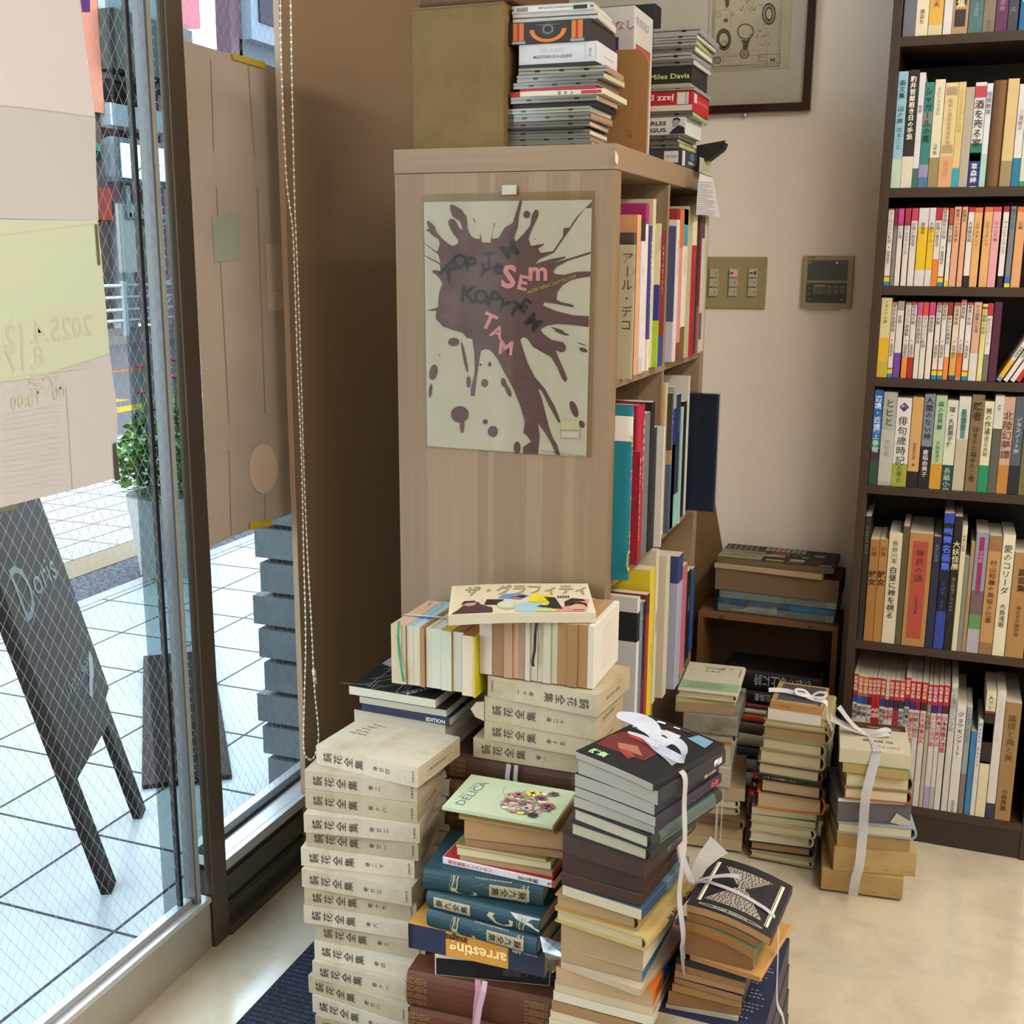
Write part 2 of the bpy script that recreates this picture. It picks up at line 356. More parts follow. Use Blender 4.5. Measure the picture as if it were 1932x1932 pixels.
def spl(pts, n=6):
    """smooth curve through points"""
    P = [Vector(p) for p in pts]; out = []
    for i in range(len(P) - 1):
        a, b, c, d = P[max(i - 1, 0)], P[i], P[i + 1], P[min(i + 2, len(P) - 1)]
        for j in range(n):
            t = j / n; out.append(.5 * ((2 * b) + (c - a) * t + (2 * a - 5 * b + 4 * c - d) * t * t + (3 * b - a - 3 * c + d) * t ** 3))
    return out + [P[-1]]
# ================================================================ the room
WX = -1.214; BY = 2.86; CZ = 2.6
def sbox(name, lo, hi, key, bevel=0):
    return struct(MB().box(lo, hi, key).build(name, bevel=bevel))
sbox('floor', (WX - .03, -2.6, -.06), (2.6, BY + .02, 0), 'flr:cfc3ab')
sbox('ceiling', (WX - .12, -2.7, CZ), (2.7, BY + .12, CZ + .08), 'e6e2da')
sbox('wall_back', (WX - .12, BY, -.06), (2.7, BY + .12, CZ), 'wal:efe6dc')
sbox('wall_right', (2.6, -2.7, -.06), (2.7, BY, CZ), 'wal:efe6dc')
sbox('wall_front', (WX - .12, -2.7, -.06), (2.7, -2.6, CZ), 'wal:efe6dc')
mb = MB().box((WX - .012, 1.985, -.06), (WX, BY, CZ), '9c8062').box((WX - .12, 2.43, -.06), (WX - .012, BY, CZ), '9c8062')
mb.box((WX - .12, -2.6, -.06), (WX, .15, CZ), '9c8062').box((WX - .12, .15, 2.32), (WX, 1.985, CZ), '9c8062')
struct(mb.build('wall_left'))
# window bay beside the door: dark ribbed base, bright sill, wired glass
w1 = struct(empty('window_1'))
mb = MB().box((WX - .09, 1.686, -.02), (WX - .0125, 2.42, .125), 'gls:3a3430')
for z0, z1, d in ((.0, .018, .018), (.02, .05, .002), (.056, .06, .006), (.07, .115, .004), (.122, .137, .0)):
    mb.box((WX - .03, 1.686, z0), (WX - .012 + d, 1.9845, z1), 'gls:4a423c')
struct(mb.build('window_base', w1))
struct(MB().box((WX - .10, 1.686, .137), (WX - .0125, 2.42, .158), 'met:c9c9c6').box((WX - .0125, 1.686, .137), (WX + .002, 1.9845, .158), 'met:c9c9c6').box((WX - .07, 1.686, .158), (WX - .05, 2.42, .166), '2a2a2c').build('window_sill', w1, bevel=.001))
struct(MB().box((WX - .063, 1.686, .164), (WX - .057, 2.42, 2.32), 'wgl:eef6f8').build('window_pane', w1))
# mullion post
p = MB().box((WX - .016, 1.640, 0), (WX + .002, 1.686, 2.32), 'met:64584c').build('trim_1', bevel=.0015); struct(p)
# glass door
d1 = struct(empty('door_1'))
mb = MB().box((WX - .04, .2, .004), (WX - .004, 1.637, .094), 'met:b9b3a8').box((WX - .045, .2, .097), (WX + .0, 1.637, .108), 'met:d8d8d6').box((WX - .03, .2, .108), (WX - .016, 1.6, .120), 'met:b8bcc0')
mb.box((WX - .016, .2, .104), (WX - .010, 1.6, .1065), '1c1c1c')
struct(mb.build('bottom_rail', d1, bevel=.001))
struct(MB().box((WX - .034, 1.603, .108), (WX - .010, 1.607, 2.32), 'gls:55585a').box((WX - .034, 1.607, .108), (WX - .008, 1.617, 2.32), 'gls:8f918c').build('door_stile', d1, bevel=.0008))
struct(MB().box((WX - .028, 1.571, .118), (WX - .020, 1.579, 2.32), '15171a').build('door_gasket', d1))
struct(MB().box((WX - .0265, .2, .112), (WX - .0215, 1.607, 2.32), 'wgl:f2f8f8').build('door_pane', d1))
d2 = struct(empty('door_2'))
struct(MB().box((WX - .075, 1.592, .02), (WX - .069, 1.72, 2.3), 'tgl:c2cccd').build('side_pane', d2))
# ---- floor mat
mat_o = MB().box((-1.045, .35, 0), (-.53, 1.85, .006), 'mtt:39404e').build('entrance_mat')
tag(mat_o, 'dark grey ribbed entrance mat lying on the floor inside the glass door', 'mat')
# ---- papers stuck on the glass
GX = WX - .0195
def sheet(name, pix, key, x, th=.0004):
    pts = [px(u, v, x) for u, v in pix]; mb = MB().plate(pts, (-th, 0, 0), key); return mb
ps = empty('poster', (0, 0, 0)); tag(ps, 'pale poster in two sheets on the door glass above, seen from its back', 'poster')
sheet('p', [(-120, -60), (152, -60), (152, 22), (168, 130), (180, 222), (60, 206), (-120, 188)], 'pst:d8d0cc', GX).build('upper_sheet', ps)
sheet('p', [(-120, 186), (60, 204), (180, 220), (181, 300), (186, 413), (186, 416), (-120, 410)], 'pst:cec8c4', GX + .0006).build('lower_sheet', ps)
for q in ([(152, -5), (170, -5), (170, 23), (155, 23)],):
    sheet('p', q, '6b3fa0', GX + .002).build('corner_label', ps)
p2 = empty('poster', (0, 0, 0)); tag(p2, 'pale yellow-green poster with mirrored dates, stuck on the door glass above the easel sign', 'poster')
mb = sheet('p', [(-120, 412), (184, 416), (190, 470), (200, 580), (207, 668), (60, 715), (-120, 735)], 'pst:cfd2bc', GX + .0012)
F = lambda s, u, v, h, up=(0, .03, 1): mb.htext(s, px(u, v, GX + .002), (0, -1, -.045), up, h, 'ink:b9baa8', .008)
F('2025.4.12', 175, 632, .046); F('8.17', 84, 690, .044)
for x0, y0, x1 in ((182, 690, 0), (186, 420, 0),):
    mb.quad(px(x0, y0, GX + .002), px(x1, y0 + 22, GX + .002), px(x1, y0 + 24.5, GX + .002), px(x0, y0 + 2.5, GX + .002), 'ink:c0c0b0')
mb.build('sheet', p2)
mb = sheet('p', [(-120, 733), (60, 713), (207, 666), (222, 780), (222, 835), (219, 902), (138, 924), (0, 958), (-120, 985)], 'pst:cec8c4', GX + .0006)
F('18:00', 74, 762, .027); F(':00', 128, 748, .027)
F('文学', 118, 732, .034)
for i in range(16):
    v = 775 + i * 10; mb.quad(px(6, v + 6, GX + .002), px(112, v - 12, GX + .002), px(112, v - 11, GX + .002), px(6, v + 7, GX + .002), 'ink:c6c0b8')
mb.quad(px(125, 735, GX + .002), px(128, 735, GX + .002), px(140, 922, GX + .002), px(137, 923, GX + .002), 'ink:bfb8b0')
mb.build('lower_sheet', p2)
for q, k in (([(179, 423), (184, 423), (190, 500), (185, 500)], '6a6a52'), ([(213, 838), (219, 834), (227, 905), (217, 908)], '4c4d48'), ([(0, 958), (34, 952), (34, 960), (0, 966)], '7d7a6c')):
    sheet('p', q, k, GX + .003).build('tape', p2)
RX = WX - .050
p3 = empty('poster', (0, 0, 0)); tag(p3, 'brownish backs of posters filling the pane between door post and wall', 'poster')
mb = sheet('p', [(340, 74), (400, 92), (470, 110), (526, 130), (545, 700), (552, 968), (480, 995), (396, 1032), (380, 700)], 'psb:a5978a', RX)
K = 'ink:7e7164'
for a, b in (((397, 110), (403, 285)), ((468, 125), (480, 297)), ((375, 340), (530, 352)), ((485, 352), (500, 780)), ((408, 352), (432, 800)), ((392, 862), (545, 822)), ((432, 850), (436, 1010)), ((499, 900), (500, 985)), ((445, 735), (478, 731))):
    w = 1.2 if b != (478, 731) else 4
    mb.quad(px(a[0], a[1], RX + .001), px(a[0] + w, a[1], RX + .001), px(b[0] + w, b[1], RX + .001), px(b[0], b[1], RX + .001), K)
mb.build('sheet', p3)
sheet('p', [(497 + 27 * math.cos(a), 884 + 47 * math.sin(a)) for a in [i * .3 for i in range(21)]], 'psb:c2ab98', RX + .0015).build('oval_sheet', p3)
mb = sheet('p', [(500, 460), (534, 462), (538, 586), (506, 586)], 'psb:b7a592', RX + .0015)
for i in range(5): mb.box(px(514 + 4 * i, 540, RX + .002) - Vector((.0004, .001, .01)), px(514 + 4 * i, 556, RX + .002) + Vector((.0004, .0012, .01)), 'ink:80705f')
mb.build('small_sheet', p3)
sheet('p', [(400, 410), (455, 400), (452, 490), (405, 495)], 'psb:93988a', RX + .0012).build('grey_sheet', p3)
for q in ([(438, 100), (500, 117), (501, 130), (440, 112)], [(472, 985), (514, 980), (512, 992), (471, 1001)]):
    sheet('p', q, 'b9a21c', RX + .003).build('yellow_tape', p3)
# ================================================================ outside
OZ = -.02
mb = MB().box((-3.0, -1.5, -.2), (WX - .10, 8.5, OZ), 'slt:aeb9bd')
for i in range(6): x = -1.45 - .3035 * i; mb.box((x - .003, -1.5, OZ - .01), (x + .003, 8.5, OZ + .0008), 'o:4d5254')
for i in range(24): y = .42 + .3045 * i; mb.box((-3.0, y - .003, OZ - .01), (WX - .1, y + .003, OZ + .001), 'o:4d5254')
struct(mb.build('terrace_paving'))
sbox('terrace_kerb', (-3.06, -1.5, -.2), (-3.0, 12, OZ + .004), 'o:c9cccc')
tag(MB().box((-3.32, -1.5, -.2), (-3.06, 12, OZ - .004), 'grv:5d6170').build('gravel_strip'), 'strip of dark grey gravel between terrace and pavement', 'gravel')['kind'] = 'stuff'
mb = MB().box((-3.52, -1.5, -.2), (-3.32, 14, OZ), 'o:a8937a')
mb.box((-5.75, -1.5, -.2), (-3.52, 16, OZ), 'asp:bdb4b4')
for i in range(12): x = -3.52 - .2 * i; mb.box((x - .004, -1.5, OZ), (x + .004, 16, OZ + .001), 'o:8d8484')
for i in range(50): y = .3 * i; mb.box((-5.75, y - .004, OZ), (-3.52, y + .004, OZ + .001), 'o:8d8484')
struct(mb.build('pavement'))
mb = MB().box((-12.1, -4, -.25), (-5.75, 40, -.06), 'asp:5b5960')
struct(mb.build('road'))
mb = MB()
mb.box((-9.32, -4, -.06), (-9.18, 40, -.055), 'o:c9742c'); 
for i in range(5): mb.box((-9.1 + .52 * i, 6 + i, -.06), (-8.85 + .52 * i, 9.9 - .55 * i, -.055), 'o:d1ae26')
struct(mb.build('road_marking'))
mb = MB().box((-13.6, -4, -.2), (-12.1, 60, .06), 'asp:8b8580')
struct(mb.build('far_pavement'))
# stone return wall outside the window
mb = MB()
for i in range(11):
    z = OZ + .085 * i; dx = .012 * ((i * 7) % 3); j = (i * 5) % 4
    mb.box((-1.52 - dx, 2.31, z), (-1.42, 2.42, z + .072), 'stn:7d8a90')
    mb.box((-1.415, 2.315 - .004 * j, z), (-1.33, 2.42, z + .072), 'stn:74828a')
    mb.box((-1.50, 2.33, z + .072), (-1.335, 2.42, z + .085), 'o:3a4448')
struct(mb.build('stone_pier'))
# easel sign
P1 = Vector((-1.559, 1.770, OZ)); P2 = Vector((-1.714, 2.067, OZ)); e = (P2 - P1).normalized(); nn = Vector((-e.y, e.x, 0))
tn = .262; up = (nn * tn + Vector((0, 0, 1))).normalized(); fw = -(nn - up * nn.dot(up)).normalized()
sg = empty('easel_sign', P1); tag(sg, 'dark wooden easel sign reading Doris on the terrace behind the door glass', 'sign')
WDK = 'o:33302f'; O = Vector((0, 0, 0)); e_w = (P2 - P1).length
def bar(a, b, w, t, key): # a..b centre line, width along e, thickness along fw
    c = [a - e * w / 2, a + e * w / 2, b + e * w / 2, b - e * w / 2]; return MB().plate(c, -fw * t, key)
bar(O, up * 1.05, .052, .02, WDK).build('leg', sg); bar(e * e_w, e * e_w + up * 1.05, .052, .02, WDK).build('leg', sg)
bk = (nn * .42)
for k in (0, 1):
    a = e * e_w * k; bar(a + bk * 1.35, a + up * 1.04 - fw * .022, .045, .02, WDK).build('back_leg', sg)
b0 = .262; bw = e_w
c = [e * .0 + up * b0, e * bw * .88 + up * (b0 + .0), e * bw * .93 + up * (b0 + .045), e * (bw + .03) + up * (b0 + .055), e * (bw + .03) + up * 1.02, e * -.03 + up * 1.02, e * -.03 + up * b0]
c = [q + fw * .002 for q in c]
mb = MB().plate(c, fw * .012, 'o:3e3a3a')
zf = fw * .0148; CH = 'o:a9bcc0'
def S(u, v): return e * (u * bw) + up * (b0 + v) + zf
lh = e
mb.htext('D', S(.10, .335), e, up, .165, CH, 0, .085); mb.htext('oris', S(.40, .36), e, up, .085, CH, 0, .165)
mb.htext('11:00-19:00', S(.30, .135), e, up, .042, CH, 0, .20); mb.htext('定休日水', S(.42, .095), e, up, .024, 'o:75858a', 0, .12)
def strk(pts, w=.006):
    for (a, b), (c2, d) in zip(pts, pts[1:]):
        p, q = S(a, b), S(c2, d); dd = (q - p).normalized(); s = dd.cross(fw) * w / 2; mb.quad(p - s, q - s, q + s, p + s, CH)
strk([(.02, .70), (.12, .53)], .014); strk([(.12, .53), (.28, .63), (.40, .58)]); strk([(.40, .58), (.52, .64), (.80, .60)], .01); strk([(.80, .60), (.72, .78)], .008)
strk([(.40, .60), (.30, .76)]); strk([(.14, .56), (.28, .655), (.39, .61)], .004); strk([(.42, .61), (.54, .67), (.78, .63)], .004); strk([(.15, .59), (.28, .68), (.38, .64)], .004); strk([(.43, .64), (.55, .70), (.76, .66)], .004)
mb.build('board', sg)
MB().plate([S(.66, .095), S(.80, .128), S(.95, .170), S(.97, .150), S(.88, .118), S(.80, .108), S(.70, .082)], fw * .001, 'o:d7dde2').build('torn_label', sg)
# door mat outside
m2 = MB().box((0, 0, 0), (.22, 1.0, .012), 'mtt:4a4140').build('doormat', loc=(-1.80, 2.17, OZ)); m2.rotation_euler = (0, 0, .66)
tag(m2, 'dark brown ribbed doormat on the terrace behind the door post', 'doormat')
# planter with flowers
pl = empty('flower_planter', tuple(pz(326, 1078, OZ))); tag(pl, 'white pot of green leaves and pink flowers on the terrace', 'planter')
MB().cyl((0, 0, 0), (0, 0, .34), .13, 'o:cfd3d0', 20, .17).build('pot', pl, smooth=False)
rr = random.Random(3); mb = MB(); fl_ = MB(); st = MB()
for i in range(1000):
    a = rr.uniform(0, 6.28); r = .20 * math.sqrt(rr.random()); h = .36 + rr.random() * .36 * (1 - (r / .30) ** 2); p = Vector((r * math.cos(a), r * math.sin(a), h))
    d = Vector((rr.uniform(-1, 1), rr.uniform(-1, 1), rr.uniform(-.4, .9))).normalized() * rr.uniform(.03, .06); s = d.cross(Vector((0, 0, 1))).normalized() * .019
    mb.add([p, p + d * .5 + s, p + d, p + d * .5 - s], [(0, 1, 2, 3)], 'o:5f8f45' if i % 3 else 'o:7fae5a')
for i in range(16):
    a = rr.uniform(0, 6.28); r = .2 * rr.random(); h = rr.uniform(.66, .95); p = Vector((r * math.cos(a), r * math.sin(a), h)); st.cyl(Vector((p.x * .7, p.y * .7, .4)), p, .003, 'o:6b8a55', 4)
    fl_.ball(p, .022, ('o:c65a78', 'o:c98ac0', 'o:b98a5a', 'o:cf6a6a')[i % 4], 7, 4, (1, 1, .5))
tag_k = mb.build('foliage', pl); st.build('stems', pl); fl_.build('blossoms', pl); pl['kind'] = 'thing'
# buildings across the road
def bld(name, label, boxes, x=0):
    r = empty(name, (0, 0, 0)); tag(r, label, 'building')
    for nm, lo, hi, key in boxes: MB().box(lo, hi, key).build(nm, r)
    return r
XF = -13.6
def Q(u, v, x=XF): return px(u, v, x)
y0 = Q(150, 300).y; y1 = Q(203, 300).y; y2 = Q(330, 300).y; y3 = Q(420, 100).y; y4 = Q(530, 100).y
zt = Q(203, 25).z; zl = Q(203, 215).z
bld('shop_building', 'orange-pink building behind the light sign across the road', [
    ('wall', (XF - 6, y0 - 14, zl), (XF, y1, 9), 'o:d98a72'), ('ground_floor_wall', (XF - 6, y0 - 14, 0), (XF - .1, y1, zl), 'o:5a4a48'), ('red_panel', (XF - .1, y1 - 1.7, Q(203, 415).z), (XF + .02, y1, Q(203, 355).z), 'o:a34030'),
    ('green_awning', (XF - .2, y1 - 2, Q(203, 300).z), (XF + .9, y1 + .0, Q(203, 288).z), 'o:2f9c80')])
bld('concrete_building', 'grey concrete building with dark open ground floor across the road', [
    ('upper_wall', (XF - 7, y1 + .02, zt), (XF - .0, y2 + .3, 9.6), 'o:b9c2c8'), ('overhang', (XF - 7, y1 + .02, Q(260, 145).z), (XF + .3, y2 + .3, Q(260, 38).z), 'o:6f7070'),
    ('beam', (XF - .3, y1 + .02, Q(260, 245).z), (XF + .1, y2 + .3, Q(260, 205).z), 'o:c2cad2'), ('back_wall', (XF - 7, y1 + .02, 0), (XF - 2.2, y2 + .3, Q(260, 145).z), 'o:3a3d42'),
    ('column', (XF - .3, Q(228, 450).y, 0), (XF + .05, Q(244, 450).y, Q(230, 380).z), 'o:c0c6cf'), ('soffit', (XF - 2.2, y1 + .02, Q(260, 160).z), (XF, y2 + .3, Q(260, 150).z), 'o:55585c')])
ls = empty('light_sign', (0, 0, 0)); tag(ls, 'white rounded shop light sign on brackets across the road', 'sign')
xs = XF + 1.5; a = px(217, 255, xs); b = px(345, 358, xs)
MB().box((xs - .35, a.y, b.z), (xs, b.y, a.z), 'o:7f8890').build('sign_case', ls, bevel=.12)
mb = MB().box((xs, a.y + .1, b.z + .1), (xs + .02, b.y - .1, a.z - .1), 'em:e9f2fa')
mb.htext('やさい', (xs + .03, a.y + 1.0, a.z - 1.5), (0, 1, 0), (0, 0, 1), .55, 'o:9fb0a8'); mb.htext('とり', (xs + .03, a.y + .35, a.z - .65), (0, 1, 0), (0, 0, 1), .35, 'o:a8b2b4')
mb.build('sign_face', ls)
MB().box((xs - .2, a.y + .3, b.z - .5), (xs - .1, a.y + .4, b.z), 'o:a9b0b6').box((xs - .2, a.y + .35, b.z - .5), (xs - .1, a.y + 1.6, b.z - .42), 'o:a9b0b6').build('bracket', ls)
for u in (238, 286):
    q = px(u, 385, XF + 1.3); o = MB().box((-.04, -.22, -1.05), (.04, .22, 0), 'o:d9d8d0').cyl((0, 0, 0), (0, 0, .1), .05, 'o:c9ccd0').build('hanging_lamp', loc=q)
    o.parent = ls
bk_ = bld('far_building', 'distant pink and white building above the poster top', [
    ('pink_wall', (-24, y2 + .4, px(370, 45, XF).z), (XF - .2, px(395, 45, XF).y, px(395, 28, XF).z + .4), 'o:d77a86'), ('lower_wall', (-24, y2 + .4, 0), (XF - .6, px(385, 60, XF).y, px(370, 45, XF).z), 'o:b98a98'),
    ('white_wall', (-40, px(380, 60, -34).y, 0), (-34, px(470, 60, -34).y + 30, px(420, 42, -34).z), 'o:dfe6ee')])
bd = empty('display_screen', (0, 0, 0)); tag(bd, 'dark framed outdoor display board high beyond the right-hand pane', 'sign')
xb = -6.0; a = px(470, -60, xb); b = px(560, 100, xb)
MB().box((xb - .2, a.y, b.z), (xb, b.y + 1, a.z + 1), 'o:8b98a6').build('frame', bd)
MB().box((xb, a.y + .12, b.z + .16), (xb + .02, b.y + .8, a.z + .9), 'o:3b3c4a').build('panel', bd)
MB().box((xb - .25, px(452, 20, xb).y, px(470, 130, xb).z), (xb - .1, a.y, a.z + 1), 'o:6b5560').box((xb - .3, a.y - .05, px(470, 130, xb).z), (xb - .1, b.y + 1, b.z), 'o:5c6672').build('mounting_box', bd)
# bicycle and rail across the road
XB = -12.9
bc = empty('bicycle', (0, 0, 0)); tag(bc, 'parked bicycle behind the street railing across the road', 'bicycle')
def wheel(u, v):
    c = px(u, v, XB); mb = MB(); n = 22; r = .36
    for i in range(n):
        a0, a1 = 6.2832 * i / n, 6.2832 * (i + 1) / n
        mb.cyl(c + Vector((0, math.cos(a0), math.sin(a0))) * r, c + Vector((0, math.cos(a1), math.sin(a1))) * r, .022, 'o:b9c4cc', 5)
        if i % 2: mb.cyl(c, c + Vector((0, math.cos(a0), math.sin(a0))) * r, .006, 'o:c9d4dc', 4)
    mb.build('wheel', bc); return c
c1 = wheel(279, 590); c2 = c1 + Vector((0, 1.1, 0)); c1b = c1
mb = MB(); n = 22
for i in range(n):
    a0, a1 = 6.2832 * i / n, 6.2832 * (i + 1) / n; mb.cyl(c2 + Vector((0, math.cos(a0), math.sin(a0))) * .36, c2 + Vector((0, math.cos(a1), math.sin(a1))) * .36, .022, 'o:b9c4cc', 5)
mb.build('wheel', bc)
MB().tube([c1, c1 + Vector((0, .45, .5)), c1 + Vector((0, .4, .05)), c1], .03, 'o:d5dce2').tube([c1 + Vector((0, .45, .5)), c2 + Vector((0, -.1, .55)), c2], .03, 'o:d5dce2').tube([c1 + Vector((0, .4, .05)), c2 + Vector((0, -.1, .5))], .03, 'o:d5dce2').build('frame', bc)
rl = empty('street_railing', (0, 0, 0)); tag(rl, 'white tube railing along the far kerb of the road', 'railing')
XR = -12.2; mb = MB()
for v in (538, 560, 583, 603): q = px(260, v, XR); mb.cyl((XR, q.y - 14, q.z), (XR, q.y + 16, q.z), .028, 'o:ccd0d4', 6)
mb.build('rail', rl)
for u in (233, 330): q = px(u, 560, XR); MB().cyl((XR, q.y, 0), (XR, q.y, px(u, 530, XR).z), .06, 'o:ccd0d4', 8).build('post', rl)
# ================================================================ blind chain
ch = empty('blind_cord', (WX + .03, 2.0, .22)); tag(ch, 'white beaded blind cord hanging in a long loop beside the window', 'cord')
XC = WX + .035
def onx(P): return [px(u, v, XC) - ch.location for u, v in P]
left = [(529, -30), (531, 120), (540, 330), (552, 430), (556, 520), (562, 700), (569, 870), (573, 1040), (577, 1200), (575, 1300), (573, 1400), (577, 1426), (585, 1434)]
right = [(548, -30), (551, 150), (556, 380), (561, 500), (568, 700), (574, 900), (581, 1060), (588, 1180), (593, 1290), (601, 1380), (598, 1412), (592, 1430), (585, 1434)]
cmb = MB(); bmb = MB()
for P in (left, right):
    pts = spl(onx(P), 14); cmb.tube(pts, .0008, 'd6d2c6', 5); acc = 0; nxt = 0
    for a, b in zip(pts, pts[1:]):
        L = (b - a).length
        while nxt <= acc + L: bmb.ball(a.lerp(b, (nxt - acc) / L), .0025, 'gls:ddd8cc', 6, 4, (1, 1, 1.25)); nxt += .0126
        acc += L
cmb.build('cord_line', ch); bmb.build('beads', ch, smooth=True)
a, b = onx([(592, 1264), (596, 1290)]); MB().cyl(a, (a + b) / 2, .0042, 'gls:d8d4ca', 8).cyl((a + b) / 2, b, .0042, 'gls:cfcbc0', 8).build('connector', ch, smooth=True)
# ================================================================ pale bookcase (two columns, four rows)
KX0, KX1, KY0, KY1, KZ = -.909, -.519, 1.84, 2.612, 1.465
bc = empty('bookcase', (KX1, KY0, 0)); tag(bc, 'pale oak cube bookcase standing by the window wall, poster on its end', 'bookcase')
off = Vector((KX1, KY0, 0)); WK = 'wod:a1886a'
def kb(name, lo, hi, key, bv=.0012): return MB().box(Vector(lo) - off, Vector(hi) - off, key).build(name, bc, bevel=bv)
kb('top_board', (KX0 - .001, KY0 - .001, 1.4255), (KX1 + .001, KY1, KZ), 'wdx:a1886a')
kb('side_panel', (KX0, KY0, 0), (KX1, KY0 + .038, 1.425), WK); kb('side_panel', (KX0, KY1 - .038, 0), (KX1, KY1, 1.425), WK)
kb('base_board', (KX0, KY0 + .038, 0), (KX1, KY1 - .038, .04), 'wdy:a1886a')
kb('back_panel', (KX0, KY0 + .038, .04), (KX0 + .006, KY1 - .038, 1.425), 'wdy:8a7257', 0)
ZR = [.04, .388, .738, 1.0885]
for z in (.372, .722, 1.0725): kb('shelf', (KX0 + .006, KY0 + .038, z), (KX1 - .0015, KY1 - .038, z + .016), 'wdy:a1886a', .0006)
for i, (a, b) in enumerate(((.04, .372), (.388, .722), (.738, 1.0725), (1.0885, 1.4255))): kb('divider', (KX0 + .006, 2.218, a), (KX1 - .0015, 2.234, b), WK, .0006)
# books in it: (row, bay, u0, u1 of the spine's edges, v of its top, stick-out, cover, blocks from tail, spine text, colour, desc)
def T2(s, x, size, key, bold=0, sx=1.0, gap=1.04):
    return lambda mb, L, Wd, T: mb.vtext(s, (L * x, -.0006, T / 2), (0, 0, -1), (1, 0, 0), size, key, bold, gap, sx)
def kbook(row, v0, crop, u0, u1, vt, pr, cover, segs=None, text=None, desc='', D=.21, i=0, hard=False, front=None, pages='d8cdb6', vm=None, name='book'):
    ox, oy, s = crop; X = KX1 + pr; vm = v0 if vm is None else vm
    y0 = px(ox + u0 / s, oy + vm / s, X).y; y1 = px(ox + u1 / s, oy + vm / s, X).y
    yt = max(y0, kbook.last.get(row, 1.8785) + .0006); kbook.last[row] = y1
    lim = 2.2165 if yt < 2.2 else 2.5735
    if y1 > lim: y1 = lim; kbook.last[row] = 2.2345 if lim < 2.3 else y1
    if y1 - yt < .003: y1 = yt + .003; kbook.last[row] = y1
    zt = px(ox + u1 / s, oy + vt / s, X).z; zb = ZR[row]; L = zt - zb - .0005
    if zt - zb > .331: L = .329
    T = y1 - yt
    M = frame((X, y1, zb + .0005), (0, 0, 1), (-1, 0, 0), (0, -1, 0))
    def deco(mb, L, W_, T):
        if text: T2(*text)(mb, L, W_, T)
        if front: front(mb, L, W_, T)
    rn = {3: 'top', 2: 'second', 1: 'third'}[row]
    return book(L, min(D, .36), T, 'front', cover, pages, hard, None, M, label='%s, %s shelf, pale bookcase' % (desc, rn), group='books in the pale bookcase', deco=deco, segs=segs, name=name)
kbook.last = {}
C1 = (1130, 260, 3.863); C2 = (1130, 680, 3.863); C7 = (1200, 1000, 4.39)
def kf(txt, x, z, size, key, bold=0): return lambda mb, L, W_, T: mb.vtext(txt, (L * x, z, T + .0006), (0, -1, 0), (1, 0, 0), size, key, bold, 1.06)
r3 = [(205, 241, 778, .026, 'b3a98c', None, ('アール・デコ', .93, .011, 'ink:4a4436'), 'grey boxed art deco volume'),
 (243, 262, 690, .018, '4a4440', None, ('MODERN', .6, .008, 'ink:b0a898'), 'dark grey book next to the art deco box'),
 (264, 290, 560, .012, 'd29a6c', None, None, 'salmon orange paperback'),
 (292, 322, 590, .014, 'cfcad4', [(.86, 1, '2b2724'), (0, .1, 'b8b4c4')], ('美術館', .7, .006, 'ink:5a4a80'), 'white book with black top'),
 (324, 343, 475, .008, 'd6cfc6', [(.88, 1, 'a3246a')], ('ARTISTS', .5, .006, 'ink:4a4a4a'), 'white book with magenta top'),
 (345, 372, 640, .012, '3c3f86', [(.0, .22, 'd8d2c0')], ('BAUHAUS 1919', .9, .009, 'ink:d8d0b8'), 'narrow blue book with cream tail'),
 (374, 393, 443, .002, 'cabf9c', None, None, 'tall cream book standing back'),
 (395, 425, 620, .012, 'd6cda8', [(.33, .58, '2a3c8c'), (0, .33, 'a6c82e')], ('図録', .9, .01, 'ink:6a6a60'), 'cream book with blue and lime blocks'),
 (427, 470, 680, .012, '7c1f20', [(0, .23, '2c3f80')], ('ANTHOLOGY', .9, .01, 'ink:d8c8b8'), 'dark red book with cream edge'),]
for i, (u0, u1, vt, pr, c, sg_, tx, ds) in enumerate(r3): kbook(3, 1300, C1, u0, u1, vt, pr, c, sg_, tx, ds, front=(kf('アール・デコ', .95, .012, .0205, 'ink:3c382e') if i == 0 else None), name='boxed_book' if i == 0 else 'book', D=.29 if i in (2, 6) else .21)
r3b = [(524, 548, 640, .012, '4b4f78', [(0, .3, 'b9b9c4')], ('ピカソ', .9, .01, 'ink:c8c8d8'), 'slate blue book next to the divider'),
 (550, 574, 515, .014, 'd4cdc6', [(.93, 1, '8f2226')], ('MOVEMENT', .8, .009, 'ink:7a2a30'), 'white book with dark red top'),
 (576, 602, 520, .014, 'c98a84', [(.0, .12, '7a3a2a'), (.75, 1, 'c8703c')], ('パリ', .9, .01, 'ink:8a3030'), 'pink and red patterned book'),
 (604, 634, 520, .014, 'd8d2bc', [(.76, 1, '4a8f9c'), (.9, 1, 'c87838'), (0, .22, '6a5a24')], ('現代美術', .7, .009, 'ink:4a4a44'), 'white book with rainbow top'),
 (636, 668, 500, .014, 'b5a98a', None, ('絵画', .9, .009, 'ink:6a604c'), 'thick beige cloth book'),
 (670, 700, 498, .016, 'a8142a', [(.745, 1, 'd8cfae')], ('RUSSIAN', .7, .008, 'ink:e0a0a0'), 'bright red book with cream top'),
 (702, 716, 510, .010, '26302e', None, None, 'black paperback beyond the red book'),
 (718, 738, 570, .014, '7d2f2c', [(0, .35, '9a6048')], None, 'thin maroon paperback'),
 (740, 756, 580, .014, 'c2bfc0', [(.85, 1, '34406a'), (.1, .3, '5a4a78')], None, 'thin white and navy patterned book'),
 (758, 778, 570, .010, 'c6bb98', None, ('美術全集', .8, .007, 'ink:6a604c'), 'cream book against the far side panel'),]
kbook.last[3] = 2.2345
